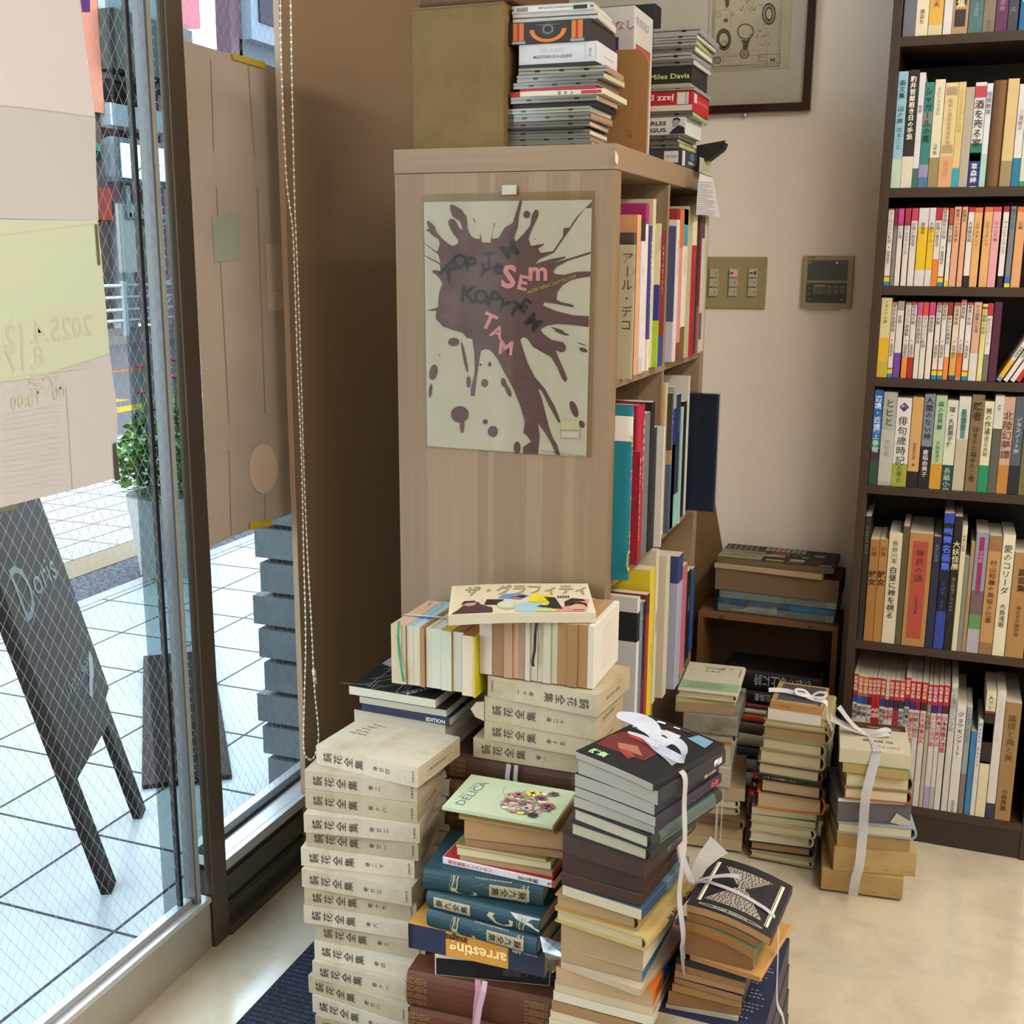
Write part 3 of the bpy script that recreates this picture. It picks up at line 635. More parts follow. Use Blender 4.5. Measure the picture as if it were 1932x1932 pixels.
for i, (u0, u1, vt, pr, c, sg_, tx, ds) in enumerate(r3b): kbook(3, 1100, C1, u0, u1, vt, pr, c, sg_, tx, ds)
r2 = [(133, 182, 360, .03, '0e7f92', [(.80, .94, 'e8e8e0')], None, 'thick teal book with yellow specks'),
 (184, 212, 352, .018, '23211f', [(0, .42, '8a6a98'), (0, .22, 'b8b070')], None, 'black and gold pictorial book'),
 (214, 240, 375, .004, '77787a', None, None, 'grey cloth book behind the teal one'),
 (242, 282, 676, .018, '9a1f30', None, ('セルゲイ・パラジャーノフ', .95, .0125, 'ink:d8c8c0'), 'shorter dark red book with white title'),
 (284, 322, 320, .012, 'a31d33', [(.0, .1, '7a4030')], ('GRAPHICS', .92, .016, 'ink:dcc8b8'), 'tall crimson book with cream edge'),
 (324, 360, 380, .010, '6e6f74', None, None, 'grey book in clear wrapping'),
 (362, 392, 305, .012, '141416', None, None, 'tall black book'),
 (394, 412, 490, .012, '1c1c20', None, None, 'thin black book beside the white one'),
 (414, 462, 490, .026, 'd6d5d0', None, None, 'thick plain white book'),]
for i, (u0, u1, vt, pr, c, sg_, tx, ds) in enumerate(r2):
    fr = None
    if i == 0:
        def fr(mb, L, W_, T):
            q = random.Random(4)
            for k in range(14):
                x, a = L * q.uniform(.08, .9), q.uniform(0, 3); d = Vector((math.cos(a), 0, math.sin(a))) * .006; o = Vector((x, -.0007, T * q.uniform(.2, .8))); s = Vector((-d.z, 0, d.x)) * .2; mb.quad(o - d - s, o + d - s, o + d + s, o - d + s, 'ink:c99a3a')
            for k in range(9):
                a = -1.4 + k * .35; p = Vector((L * .12 + .016 * math.sin(a), 0, T / 2 + .012 * math.cos(a))); mb.cyl(p + Vector((0, -.0005, 0)), p + Vector((0, -.0009, 0)), .003, 'ink:c99a3a', 6)
    kbook(2, 900, C2, u0, u1, vt, pr, c, sg_, tx, ds, hard=i in (0, 4, 8), front=fr, D=.26)
r2b = [(474, 486, 172, .004, 'c8b088', None, None, 'tall tan book next to the middle divider'),
 (490, 530, 245, .014, '3a3c34', [(.0, .5, '4a5878'), (.5, .6, 'a08858')], ('TANIUCHI', .9, .011, 'ink:c8c4b0'), 'black book with multicoloured pattern'),
 (532, 552, 195, .008, '8aa398', [(.0, .85, '24307c'), (.0, .6, '70809a')], None, 'pale green and navy book'),
 (554, 584, 248, .010, '23264c', [(.0, .25, '8cc0b4')], ('大正浪漫', .85, .009, 'ink:8a8fb0'), 'navy book with aqua foot'),
 (586, 606, 345, .014, '9cc4bc', None, None, 'thin aqua book'),
 (608, 628, 300, .004, '15130f', None, None, 'thin black book beside the wrapped album'),
 (630, 645, 122, .006, 'c6c6bc', None, None, 'white book behind the wrapped album'),]
kbook.last[2] = 2.2345
for i, (u0, u1, vt, pr, c, sg_, tx, ds) in enumerate(r2b): kbook(2, 700, C2, u0, u1, vt, pr, c, sg_, tx, ds)
r1 = [(8, 26, 560, .020, 'd2d2d0', [(.7, .9, '26262a')], None, 'white and black magazine at the near end'),
 (28, 52, 590, .020, '6f7c8c', None, ('WILL', .9, .012, 'ink:d0d4d8'), 'grey blue book with white edges'),
 (54, 74, 590, .016, '2c1d22', [(0, .4, '5a2440')], None, 'dark plum patterned book'),
 (76, 103, 530, .018, '9a3a30', [(.85, 1, '6a2030')], None, 'rust red pictorial book'),
 (105, 140, 320, .016, 'd8c22c', None, ('YAYOI', .5, .01, 'ink:3a382c'), 'bright yellow book'),
 (150, 190, 160, .006, 'cfc8b0', None, ('全作品集', .6, .01, 'ink:5a5648'), 'thick cream cloth book'),
 (192, 262, 210, .018, 'c9c2ab', None, None, 'tall cream book protruding past its neighbours'),
 (330, 366, 212, .030, 'a5a8c0', [(.8, 1, '3a4272')], None, 'lavender book with calligraphic cover'),
 (368, 404, 295, .020, 'c26a80', None, None, 'thin pink book'),
 (406, 438, 340, .014, '15171c', None, ('写真集', .7, .01, 'ink:9aa0a8'), 'black book with small white lettering'),
 (440, 466, 330, .010, '1f4f8c', None, None, 'deep blue book at the far end'),]
for i, (u0, u1, vt, pr, c, sg_, tx, ds) in enumerate(r1): kbook(1, 900, C7, u0, u1, vt, pr, c, sg_, tx, ds, D=.3)
# white slipcase lying across the tops, and the wrapped album sticking out
a = px(1130 + 645 / 3.863, 680 + 1110 / 3.863, KX1); ya = 2.49
al = empty('album', (KX1 - .2, ya, ZR[2] + .001)); tag(al, 'large navy album in clear wrapping jutting out of the pale bookcase', 'album')
MB().box((0, 0, 0), (.262, .012, .262), 'gls:262b3a').build('cover', al, bevel=.003); MB().box((-.001, -.0008, -.0005), (.264, .0128, .264), 'clr:eef2f6').build('clear_wrapping', al)
# ---- poster on the end panel
PY = KY0 - .0012
def pc(u, v, y=PY): return py(740 + u / 3.018, 260 + v / 3.018, y)
o0 = pc(180, 1760)
po = empty('poster', o0); tag(po, 'white film poster with brown paint splat on the end of the pale bookcase', 'poster')
L0 = lambda P, y=PY: [pc(u, v, y) - o0 for u, v in P]
MB().plate(L0([(180, 366), (1138, 353), (1124, 1000), (1105, 1818), (200, 1755)]), (0, .0006, 0), 'c9c8c0').build('sheet', po)
SP = 'ink:5b4248'
main = [(225,760),(265,795),(285,830),(270,870),(262,920),(262,965),(190,985),(250,985),(247,1030),(290,1075),(345,1095),(400,1110),(425,1140),(455,1145),(468,1230),(470,1330),(445,1440),(448,1470),(470,1470),(480,1380),(492,1290),(505,1215),(530,1203),(560,1210),(600,1260),(640,1340),(690,1430),(730,1530),(755,1620),(745,1680),(770,1700),(790,1730),(745,1760),(745,1800),(830,1803),(840,1700),(830,1625),(870,1680),(905,1740),(930,1803),(955,1808),(940,1750),(915,1710),(890,1640),(870,1560),(850,1480),(830,1430),(850,1440),(900,1540),(945,1620),(960,1622),(925,1530),(870,1430),(810,1360),(770,1280),(740,1190),(728,1150),(745,1135),(770,1145),(800,1190),(870,1230),(905,1250),(940,1310),(965,1370),(985,1392),(998,1375),(985,1340),(950,1260),(930,1210),(960,1222),(985,1215),(990,1190),(975,1165),(945,1158),(905,1150),(860,1115),(845,1090),(880,1070),(940,1060),(1020,1065),(1118,1078),(1120,1015),(1030,1010),(930,985),(860,955),(865,937),(930,945),(1035,967),(1030,950),(960,935),(935,920),(940,880),(970,840),(1015,812),(1060,800),(1128,790),(1130,760),(1050,762),(980,780),(930,775),(915,765),(935,735),(1000,700),(1130,660),(1130,648),(1010,685),(920,712),(985,685),(985,675),(900,690),(815,718),(840,690),(920,655),(950,610),(1000,540),(1060,450),(1100,400),(1135,400),(1137,362),(1090,410),(1050,450),(1010,510),(975,515),(972,560),(945,600),(915,645),(845,655),(830,630),(865,610),(865,603),(790,615),(775,575),(790,530),(830,450),(835,415),(815,408),(795,440),(785,500),(750,545),(705,590),(693,570),(715,510),(720,450),(740,360),(725,358),(700,440),(685,485),(640,510),(605,570),(568,575),(575,520),(586,490),(580,480),(570,540),(558,597),(510,595),(505,550),(500,550),(500,575),(475,575),(450,560),(430,520),(425,450),(390,405),(345,380),(330,382),(330,410),(345,450),(385,475),(395,500),(400,525),(385,520),(360,470),(340,460),(322,465),(318,490),(345,545),(375,580),(375,600),(350,615),(330,610),(290,580),(255,540),(240,500),(205,470),(195,480),(205,510),(220,550),(265,580),(270,610),(255,650),(183,598),(182,600),(262,665),(275,715),(184,668),(183,672),(270,722),(275,760),(245,752)]
mb = MB().poly(L0(main, PY - .0007), SP)
def el(u, v, a, b, rot=0, n=14): return [(u + a * math.cos(t) * math.cos(rot) - b * math.sin(t) * math.sin(rot), v + a * math.cos(t) * math.sin(rot) + b * math.sin(t) * math.cos(rot)) for t in [6.2832 * i / n for i in range(n)]]
for q in (el(766, 437, 20, 22), el(350, 1163, 33, 25), el(235, 1335, 24, 45, .2), el(218, 1440, 10, 40, .12), el(526, 1397, 21, 24), el(555, 1290, 10, 14), el(636, 1395, 16, 30, -.3), el(660, 1440, 14, 38, -.4), el(385, 1575, 52, 48), el(398, 1640, 14, 42), el(530, 1617, 15, 15), el(573, 1673, 30, 33), el(711, 1765, 20, 36), el(1035, 1545, 20, 50, -.35), el(1080, 1630, 15, 22, -.5), el(1088, 1208, 26, 12, .35), el(965, 1110, 45, 8, .35), el(940, 1090, 40, 5, .3), el(1080, 1175, 30, 3, .35), el(205, 527, 8, 8), el(435, 1390, 14, 34), el(412, 1250, 9, 90, -.2), el(812, 577, 4, 4), el(467, 470, 3, 16, -.4), el(503, 1292, 7, 7), el(270, 1238, 4, 5)):
    mb.poly(L0(q, PY - .0007), SP)
def letters(P, key, y=PY - .0016, bold=.03):
    for chh, u, v, h, rot in P:
        vs, fs, w = glyphs(chh, bold); cx, cy = (w[0] + w[1]) / 2, (w[2] + w[3]) / 2; c, s = math.cos(rot), math.sin(rot)
        mb.add([pc(u + ((x - cx) * c + (yy - cy) * s) * h, v - (-(x - cx) * s + (yy - cy) * c) * h, y) - o0 for x, yy in vs], fs, key)
DKL = 'ink:252326'; PK = 'ink:c98a96'
letters([('K', 335, 765, 150, .75), ('O', 385, 700, 110, 0), ('P', 452, 720, 120, .15), ('Y', 520, 760, 110, .5), ('T', 550, 690, 105, 0), ('e', 605, 745, 130, .1), ('M', 670, 640, 120, -.55)], DKL)
letters([('K', 440, 890, 140, .15), ('O', 505, 905, 110, .25), ('P', 580, 920, 130, .35), ('Y', 630, 955, 110, .5), ('T', 700, 975, 115, .5), ('E', 755, 955, 110, .65), ('M', 805, 1050, 115, .75)], DKL)
letters([('S', 665, 790, 180, .1), ('E', 745, 825, 115, .2), ('m', 830, 775, 150, 0), ('T', 550, 1045, 125, .45), ('A', 600, 1105, 100, .4), ('M', 648, 1195, 110, .12)], PK)
mb.htext('REŽIE VĚRA CHYTILOVÁ', pc(770, 890, PY - .0016) - o0, pc(1015, 806) - pc(770, 890), (.1, 0, 1), .0075, 'ink:a8a03a', .01, .089)
for i, s in enumerate(('HYNEK VYDALI', 'MILOVNICI', 'JI SE PO', 'NOVYMI LACI')): mb.htext(s, pc(255 + 25 * i, 975 + 32 * i, PY - .0016) - o0, (1, 0, .35), (-.3, 0, 1), .0065, 'ink:9a4a56')
mb.htext('ČESKÝ FILM', pc(372, 540, PY - .0016) - o0, (.45, 0, -1), (1, 0, .45), .0065, 'ink:9a4a56')
for i in range(7): mb.htext('i.luzionis. l.iner lo. a.amen uli.nor. elan', pc(640 + i * 20, 1235 + i * 8, PY - .0016) - o0, (.36, 0, -1), (1, 0, .36), .0038, 'ink:83626c', 0, .12)
mb.htext('PK 251988  VČT 4. HAVL. BROD', pc(852, 1788, PY - .0016) - o0, (1, 0, -.06), (0, 0, 1), .0042, 'ink:4a4a4a', 0, .078)
mb.build('print', po)
MB().plate(L0([(958, 1610), (1065, 1615), (1065, 1665), (958, 1660)], PY - .002), (0, .0006, 0), 'cfc9a8').plate(L0([(962, 1668), (1066, 1675), (1066, 1712), (960, 1708)], PY - .002), (0, .0006, 0), 'd8c2bc').plate(L0([(968, 1675), (1058, 1680), (1058, 1706), (967, 1702)], PY - .0024), (0, .0002, 0), 'd8d4d0').build('price_label', po)
MB().plate(L0([(172, 322), (1155, 300), (1160, 600), (1135, 1820), (195, 1765)], PY - .0035), (0, .0003, 0), 'clr:f2f0ea').build('clear_sleeve', po)
MB().plate(L0([(625, 270), (708, 268), (706, 322), (624, 325)], PY - .004), (0, .0008, 0), 'b7b4a2').build('tape', po)
t_ = MB().plate([px(1162, 285, KX1 + .0025) - Vector((KX1, KY0, 0)), px(1167, 297, KX1 + .0025) - Vector((KX1, KY0, 0)), px(1165, 312, KX1 + .0025) - Vector((KX1, KY0, 0)), px(1161.5, 305, KX1 + .0025) - Vector((KX1, KY0, 0))], (-.0012, 0, 0), 'd8cdb2').build('chipped_corner', bc)
# ================================================================ on top of the pale bookcase
TZ = KZ + .0005
def tp(u, v, y): return py(740 + u / 3.22, v / 3.22, y)
tb = MB().box((0, 0, 0), (.165, .34, .226), 'old:7d6538').box((-.0008, -.0008, .222), (.1658, .3408, .2268), '6a542c')
tb = tb.build('cardboard_box', loc=(-.8835, 1.862, TZ), bevel=.0015); tag(tb, 'olive brown cardboard box on top of the pale bookcase, left of the discs', 'box')
b2 = MB().box((0, 0, 0), (.17, .3, .07), 'old:6b4a32').build('cardboard_box', loc=(-.876, 1.868, TZ + .2275), bevel=.006); tag(b2, 'dark brown carton resting on the olive brown cardboard box', 'box')
def jewel(label, loc, yaw, w=.142, d=.125, h=.0104, body='jwl:6d7074', spine=None, clips=3, name='disc_case', txt=None, side=None, group='disc cases on the pale bookcase'):
    r = empty(name, loc, yaw); tag(r, label, 'disc case', group)
    mb = MB().box((0, 0, 0), (w, d, h * .42), body).box((.001, .0008, h * .42), (w - .001, d, h * .58), 'jwl:44474a').box((0, 0, h * .58), (w, d, h), body)
    mb.build('case_shell', r)
    mc = MB()
    for i in range(clips):
        x = w * (.22 + .56 * i / max(1, clips - 1)); mc.box((x - .004, -.0006, h * .3), (x + .004, .001, h * .62), 'gls:1d1f21')
    mc.build('clip', r)
    mi = MB().box((w - .0009, .004, h * .2), (w + .0003, d - .004, h * .8), side or 'c9c2b4'); mi.build('inlay', r)
    return r
def cbox(label, loc, yaw, w, d, h, key, deco=None, cat='disc box', name='disc_box', bv=.0008):
    mb = MB().box((0, 0, 0), (w, d, h), key)
    if deco: deco(mb, w, d, h)
    o = mb.build(name, loc=loc); o.rotation_euler = (0, 0, yaw); tag(o, label, cat, 'boxed disc sets'); return o
FR = ((1, 0, 0), (0, 0, 1)); SD = ((0, 1, 0), (0, 0, 1))
YD = 1.885; z = TZ; st_ = 'in the near disc stack on the pale bookcase'
def lv(v): return tp(700, v, YD).z
cases = [  # v bottom, v top, u left, u right, kind
 (885, 851, 700, 1205, 'c'), (851, 815, 683, 1192, 'c'), (815, 778, 685, 1192, 'c'), (768, 752, 672, 1165, 'k'), (750, 712, 685, 1192, 'c'), (712, 666, 692, 1205, 'c'), (666, 633, 692, 1203, 'y'),
 (630, 602, 735, 1240, 'k'), (600, 560, 727, 1246, 'c'), (560, 525, 720, 1290, 'b'), (524, 508, 775, 1240, 'r'), (510, 472, 735, 1248, 'c'), (465, 420, 760, 1285, 'c'), (415, 376, 775, 1300, 'y'), (374, 352, 775, 1240, 'k')]
rs = random.Random(5)
for i, (vb, vt, ul, ur, k) in enumerate(cases):
    a, b = tp(ul, vb, YD), tp(ur, vb, YD); h = max(.003, lv(vt) - lv(vb)) - .0004; w = b.x - a.x; loc = (a.x, YD - .003 + rs.uniform(-.003, .004), z); yw = rs.uniform(-.03, .05)
    o_ = ORD[i] + ' from bottom ' + st_
    if k in 'cy': jewel(('smoky grey disc case, ' if k == 'c' else 'yellowed clear disc case, ') + o_, loc, yw, w, .125, h, 'jwl:68665f' if k == 'c' else 'jwl:8a8878', clips=3 if i % 2 else 2, side=('c2b090', 'a5805c', 'd0cbc0', '8a7a60')[i % 4])
    elif k == 'k': cbox('thin black card sleeve, ' + o_, loc, yw, w, .126, h, '1c1b1c', name='disc_sleeve')
    elif k == 'r': cbox('thin red sleeve, ' + o_, loc, yw, w, .125, h, 'b0202c', name='disc_sleeve')
    else:
        def dc(mb, w, d, h):
            mb.box((0, -.0003, 0), (w * .11, 0, h), 'b01f2c').quad((w * .76, -.0004, h * .2), (w * .97, -.0004, h * .2), (w * .97, -.0004, h * .8), (w * .76, -.0004, h * .8), 'b8324a')
            mb.vtext('人体組', (w * .68, -.0004, h * .5), (0, 0, 1), (1, 0, 0), .0062, 'ink:40403c', 0, 1.7)
        book(w, .150, h, 'front', 'd6d0be', 'cfc4aa', False, None, None, loc, .02, label='white pocket book with red end, lying among the disc cases', deco=dc, group='books among the discs')
    z += h + .0004
hh = lv(226) - lv(350)
def d1_(mb, w, d, h):
    mb.htext('ART BLAKEY', (w * .28, -.0004, h * .56), *FR, h * .3, 'ink:b5b2b0', 0, w * .32).htext('MILESTONES OF A LEGEND', (w * .19, -.0004, h * .28), *FR, h * .22, 'ink:55504e', .01, w * .5)
    mb.htext('10 CD', (w * .93, -.0004, h * .28), (0, 0, 1), (-1, 0, 0), h * .2, 'ink:333333', 0, h * .4)
    for a, b in ((.85, .853), (.985, .988)): mb.quad((w * a, -.0004, h * .12), (w * b, -.0004, h * .12), (w * b, -.0004, h * .9), (w * a, -.0004, h * .9), 'ink:77757a')
    mb.htext('COLLECTION', (w + .0004, d * .3, h * .4), *SD, h * .14, 'ink:b0b0b8', 0, d * .5)
a, b = tp(770, 350, YD), tp(1240, 350, YD)
cbox('white boxed disc set reading Art Blakey in the near disc stack', (a.x, YD, z), .02, b.x - a.x, .13, hh, 'c9cace', d1_); z += hh + .0005
h2 = lv(95) - lv(226)
def d2_(mb, w, d, h):
    for x in (.08, .78): mb.box((w * x, -.0006, h * .15), (w * (x + .13), 0, h * .96), 'c9742a').box((w * (x + .05), -.0009, h * .15), (w * (x + .075), 0, h * .96), 'a8202a').box((w * (x - .01), -.0007, h * .0), (w * (x + .15), 0, h * .13), '8f9498')
    n = 14; c = Vector((w * .5, -.0006, h * .62))
    for i in range(n):
        t0, t1 = math.pi * (1 + i / n), math.pi * (1 + (i + 1) / n); P = lambda r, t: c + Vector((math.cos(t) * r * w * 1.1, -.0002, math.sin(t) * r * h * 3.0)); mb.quad(P(.15, t0), P(.20, t0), P(.20, t1), P(.15, t1), 'd07428')
    for r, k in ((.11, '3a3436'), (.07, '77767a'), (.05, '262427')):
        mb.poly([c + Vector((math.cos(t) * r * w, -.0003 * (2 - r * 10), math.sin(t) * r * w * .8)) for t in (1.57, 2.6, 3.66, 4.71, 5.76, .52)], k)
    mb.htext('DIGITAL STEREO', (w * .36, -.0016, h * .8), *FR, h * .08, 'ink:77706a', 0, w * .28)
a, b = tp(700, 226, YD), tp(1205, 226, YD)
cbox('dark boxed disc set with orange straps picture in the near disc stack', (a.x, YD - .004, z), .02, b.x - a.x, .16, h2, '2e2428', d2_); z += h2 + .0005
for i, (ul, ur) in enumerate(((735, 1240), (730, 1215))):
    a, b = tp(ul, 90 - 45 * i, YD), tp(ur, 90 - 45 * i, YD)
    q = jewel(('clear disc case lying directly on the dark orange-strapped set', 'clear disc case with barcode, topmost of the near disc stack')[i], (a.x, YD - .002, z), .06, b.x - a.x, .14, .0125, 'jwl:a5a6a2', clips=0)
    if i:
        w = b.x - a.x; mb = MB().box((.004, -.0008, .0022), (w * .96, .001, .0105), 'd3d2cc'); mb.htext('MOOD COOKBOOK TE OLDE STATE BAND', (w * .75, -.0012, .0088), (-1, 0, 0), (0, 0, -1), .0042, 'ink:3a3a3a', 0, w * .42).box((w * .76, -.0012, .003), (w * .93, .001, .009), '2c2c2e')
        for k in range(18): mb.box((w * .06 + .0011 * k, -.001, .003), (w * .06 + .0011 * k + .0005, .001, .0095), '3a3a3a')
        mb.build('label_strip', q)
    z += .013
# wooden bookend and wrapped white book
be = empty('bookend', (-.556, 2.06, TZ)); tag(be, 'light wooden bookend with rounded top on the pale bookcase', 'bookend')
H_ = tp(1400, 300, 2.06).z - TZ; pts = [(-.14, 0, 0), (.03, 0, 0), (.03, 0, H_ - .03)] + [(.0 + .03 * math.cos(t), 0, H_ - .03 + .03 * math.sin(t)) for t in [.26 * k for k in range(1, 6)]] + [(-.11, 0, H_), (-.14, 0, H_ - .03)]
MB().plate(pts, (0, .009, 0), 'wod:b98a52').htext('EST.', (-.005, -.0006, .038), *FR, .006, 'ink:7a5426').box((-.004, -.0006, .03), (.004, 0, .036), '8a6434').build('upright', be, bevel=.001)
MB().box((-.13, .009, 0), (.028, .10, .002), 'wdx:b98a52').build('foot', be)
wb_x = -.527; Hb = tp(1490, 45, 2.075).z - TZ
def wd(mb, L, Wd, T):
    mb.htext('なし', (L * .80, Wd * .9, T + .0006), (0, -1, 0), (1, 0, 0), .032, 'ink:a03c3a')
a = tp(1330, 120, 2.075); bx = tp(1480, 60, 2.075).x
bk = empty('boxed_book', (bx - .17, 2.0695, TZ + .0025)); tag(bk, 'tall white book in clear wrapping behind the wooden bookend', 'book')
mb = MB().box((0, 0, 0), (.17, .13, Hb), 'd3cfcc'); hx = tp(1340, 130, 2.075)
mb.htext('こなし', (.17 - .052, -.0006, Hb - .038), *FR, .019, 'ink:a23a3c').quad((.17 - .038, -.0005, Hb - .075), (.17 - .028, -.0005, Hb - .075), (.17 - .028, -.0005, Hb - .05), (.17 - .038, -.0005, Hb - .05), '3c2a7a')
mb.htext('FUN BO', (.1704, .012, Hb - .03), *SD, .02, 'ink:8a8a98', 0, .085)
mb.quad((.1704, .012, .04), (.1704, .115, .04), (.1704, .115, Hb - .06), (.1704, .012, Hb - .06), 'b5564c').quad((.1708, .03, .06), (.1708, .10, .06), (.1708, .105, Hb - .10), (.1708, .03, Hb - .09), '4c5a8c').quad((.1711, .05, .10), (.1711, .085, .10), (.1711, .085, .15), (.1711, .05, .15), 'b9a79c')
mb.build('book_block', bk, bevel=.001); MB().box((-.001, -.001, 0), (.1725, .132, Hb + .002), 'clr:f4f4f4').build('clear_wrapping', bk)
bp_ = MB().box((0, 0, 0), (.19, .05, .34), '16161a').build('black_case', loc=(py(1237, 30, 2.5).x - .19, 2.5, TZ), bevel=.002); tag(bp_, 'large black case standing behind the wrapped white book', 'case')
# far disc tower
YT = 2.315; XR_ = -.5195
def fz(v): return tp(1750, v, YT).z
def d10(mb, w, d, h):
    mb.quad((w * .75, -.0004, h * .2), (w * .95, -.0004, h * .2), (w * .95, -.0004, h * .86), (w * .75, -.0004, h * .86), 'd5d5d0').htext('10 CD', (w * .775, -.0007, h * .48), *FR, h * .22, 'ink:55555a', 0, w * .15)
    mb.quad((w + .0004, d * .02, h * .05), (w + .0004, d * .16, h * .05), (w + .0004, d * .16, h * .9), (w + .0004, d * .02, h * .9), 'd2d2d2').quad((w + .0005, d * .45, h * .5), (w + .0005, d * .66, h * .5), (w + .0005, d * .66, h * .9), (w + .0005, d * .45, h * .9), '69738c').quad((w + .0005, d * .35, h * .22), (w + .0005, d * .75, h * .22), (w + .0005, d * .75, h * .4), (w + .0005, d * .35, h * .4), 'a5a8b4')
def dmi(mb, w, d, h): mb.htext('Miles Davis', (w * .42, -.0005, h * .28), *FR, h * .42, 'ink:c2cc7c', .01, w * .55)
def djz(mb, w, d, h):
    mb.box((0, -.0003, 0), (w, 0, h * .28), 'd2ccbe').htext('jazz', (w * .75, -.0008, h * .74), (-1, 0, 0), (0, 0, -1), h * .42, 'ink:e0dcd4', .01, w * .24).htext('go', (w * .47, -.0008, h * .74), (-1, 0, 0), (0, 0, -1), h * .42, 'ink:e0dcd4', .01, w * .10)
    mb.quad((w * .79, -.0006, h * .32), (w * .95, -.0006, h * .32), (w * .95, -.0006, h * .92), (w * .79, -.0006, h * .92), 'd5d2cc').htext('10 CDs', (w * .93, -.0009, h * .36), (0, 0, 1), (-1, 0, 0), h * .15, 'ink:2a2a2a', .01, h * .5)
    mb.quad((w + .0005, d * .1, h * .45), (w + .0005, d * .25, h * .45), (w + .0005, d * .25, h * .9), (w + .0005, d * .1, h * .9), 'd8c8c4').htext('10 CDs', (w + .0006, d * .35, h * .5), *SD, h * .2, 'ink:d8a0a0', 0, d * .5)
def dcm(mb, w, d, h):
    mb.htext('CHARLES', (w * .29, -.0005, h * .56), *FR, h * .32, 'ink:151515', .02, w * .44).htext('MINGUS', (w * .29, -.0005, h * .16), *FR, h * .32, 'ink:151515', .02, w * .44)
    X = lambda a, b: (w * (.775 + (a - .58) * .54), -.0007, h * b)
    mb.poly([X(.58, .03), X(.66, .28), (X(.74, .4)), X(.80, .52), X(.88, .5), X(.97, .38), X(.985, .03)], 'ink:1c1c22').poly([X(.66, .62), X(.65, .74), X(.68, .9), X(.76, .96), X(.84, .88), X(.85, .7), X(.80, .5), X(.72, .42), X(.68, .46)], 'ink:8a8a90').poly([(x_, y_ - .0002, z_) for x_, y_, z_ in (X(.66, .76), X(.68, .93), X(.77, .98), X(.86, .88), X(.85, .7), X(.82, .82), X(.73, .86))], 'ink:1a1a1e')
tower = [(1005, 897, 1755, .170, 'x', '3a4048', d10, 'dark blue boxed set labelled 10 CD, bottom of the far disc tower'),
 (895, 855, 1740, .155, 'c', 0, 0, 'black disc case lying on the dark blue 10 CD set'), (853, 832, 1730, .15, 'c', 0, 0, 'clear-edged disc case under the picture case, far disc tower'), (832, 808, 1740, .15, 'c', 0, 0, 'disc case directly below the Charles Mingus set'),
 (806, 700, 1778, .15, 'x', 'd0cfc9', dcm, 'white boxed set reading Charles Mingus with portrait, far disc tower'), (698, 660, 1820, .165, 'c', 0, 0, 'dark disc case between the Mingus and jazz sets'),
 (658, 535, 1818, .165, 'x', 'b5202a', djz, 'red boxed jazz set labelled 10 CDs upside down'), (533, 512, 1830, .165, 'y', 0, 0, 'clear disc case lying on the red jazz set'), (510, 488, 1810, .14, 'k', 'a5a68a', 0, 'thin olive sleeve below the Miles Davis set'),
 (486, 380, 1818, .15, 'x', '23251f', dmi, 'black boxed set reading Miles Davis in green letters'), (378, 338, 1830, .165, 'c', 0, 0, 'disc case lying directly on the Miles Davis set'), (336, 296, 1820, .165, 'y', 0, 0, 'clear disc case, fifth from top of the far disc tower'),
 (294, 250, 1838, .165, 'c', 0, 0, 'dark-edged disc case, fourth from top of the far disc tower'), (248, 212, 1845, .175, 'y', 0, 0, 'disc case with pale green edge in the far disc tower'), (210, 178, 1850, .185, 'y', 0, 0, 'clear disc case second from top of the far disc tower'), (176, 132, 1868, .21, 'y', 0, 0, 'clear disc case jutting right, topmost of the far disc tower')]
z = TZ
for i, (vb, vt, ur, d, k, key, dc, lb) in enumerate(tower):
    h = fz(vt) - fz(vb) - .0004; xr = min(XR_, tp(ur, vb, YT).x) if i == 0 else tp(ur, vb, YT).x; w = .142; loc = (xr - w, YT + rs.uniform(0, .004), z)
    if k == 'x': cbox(lb, loc, 0, w, d, h, key, dc)
    elif k == 'k': cbox(lb, loc, 0, w, d, h, key, name='disc_sleeve')
    else: jewel(lb, loc, rs.uniform(-.03, .03), w, d, h, 'jwl:605e58' if k == 'c' else 'jwl:8d8c84', clips=2, side=('d5d3cc', 'a9b56a', 'c9c4ba', '8d9096')[i % 4], group='disc cases of the far tower')
    z += h + .0004
# slip of printed paper, grey card and black wedge at the far end
XN = -.49
nt_ = empty('paper_note', px(1320, 330, XN)); tag(nt_, 'white printed slip hanging at the far top corner of the pale bookcase', 'paper note')
o0 = Vector(nt_.location); g = lambda u, v, x=XN: px(u, v, x) - o0
curve = [(1320, 327, 1344, 336), (1317, 350, 1348, 352), (1315, 375, 1352, 378), (1313, 405, 1358, 409)]
mb = MB()
for (a, b, c, d), (e2, f2, g2, h2_) in zip(curve, curve[1:]): mb.plate([g(a, b), g(c, d), g(g2, h2_), g(e2, f2)], (.0004, 0, 0), 'd2cfd0')
for i in range(17):
    v = 343 + 3.8 * i; u0 = 1321 - .09 * (v - 327); L = 22 + .2 * (v - 327); L *= (.97, .85, .95, .6, .97)[i % 5]
    mb.quad(g(u0, v, XN + .0009), g(u0 + L, v + 1.4, XN + .0009), g(u0 + L, v + 2.8, XN + .0009), g(u0, v + 1.6, XN + .0009), 'ink:8f8f92')
mb.build('slip', nt_)
cdo = empty('card', px(1322, 322, -.505)); g = lambda u, v, x=-.505: px(u, v, x) - Vector(cdo.location); tag(cdo, 'grey-green card with small print above the hanging printed slip', 'card')
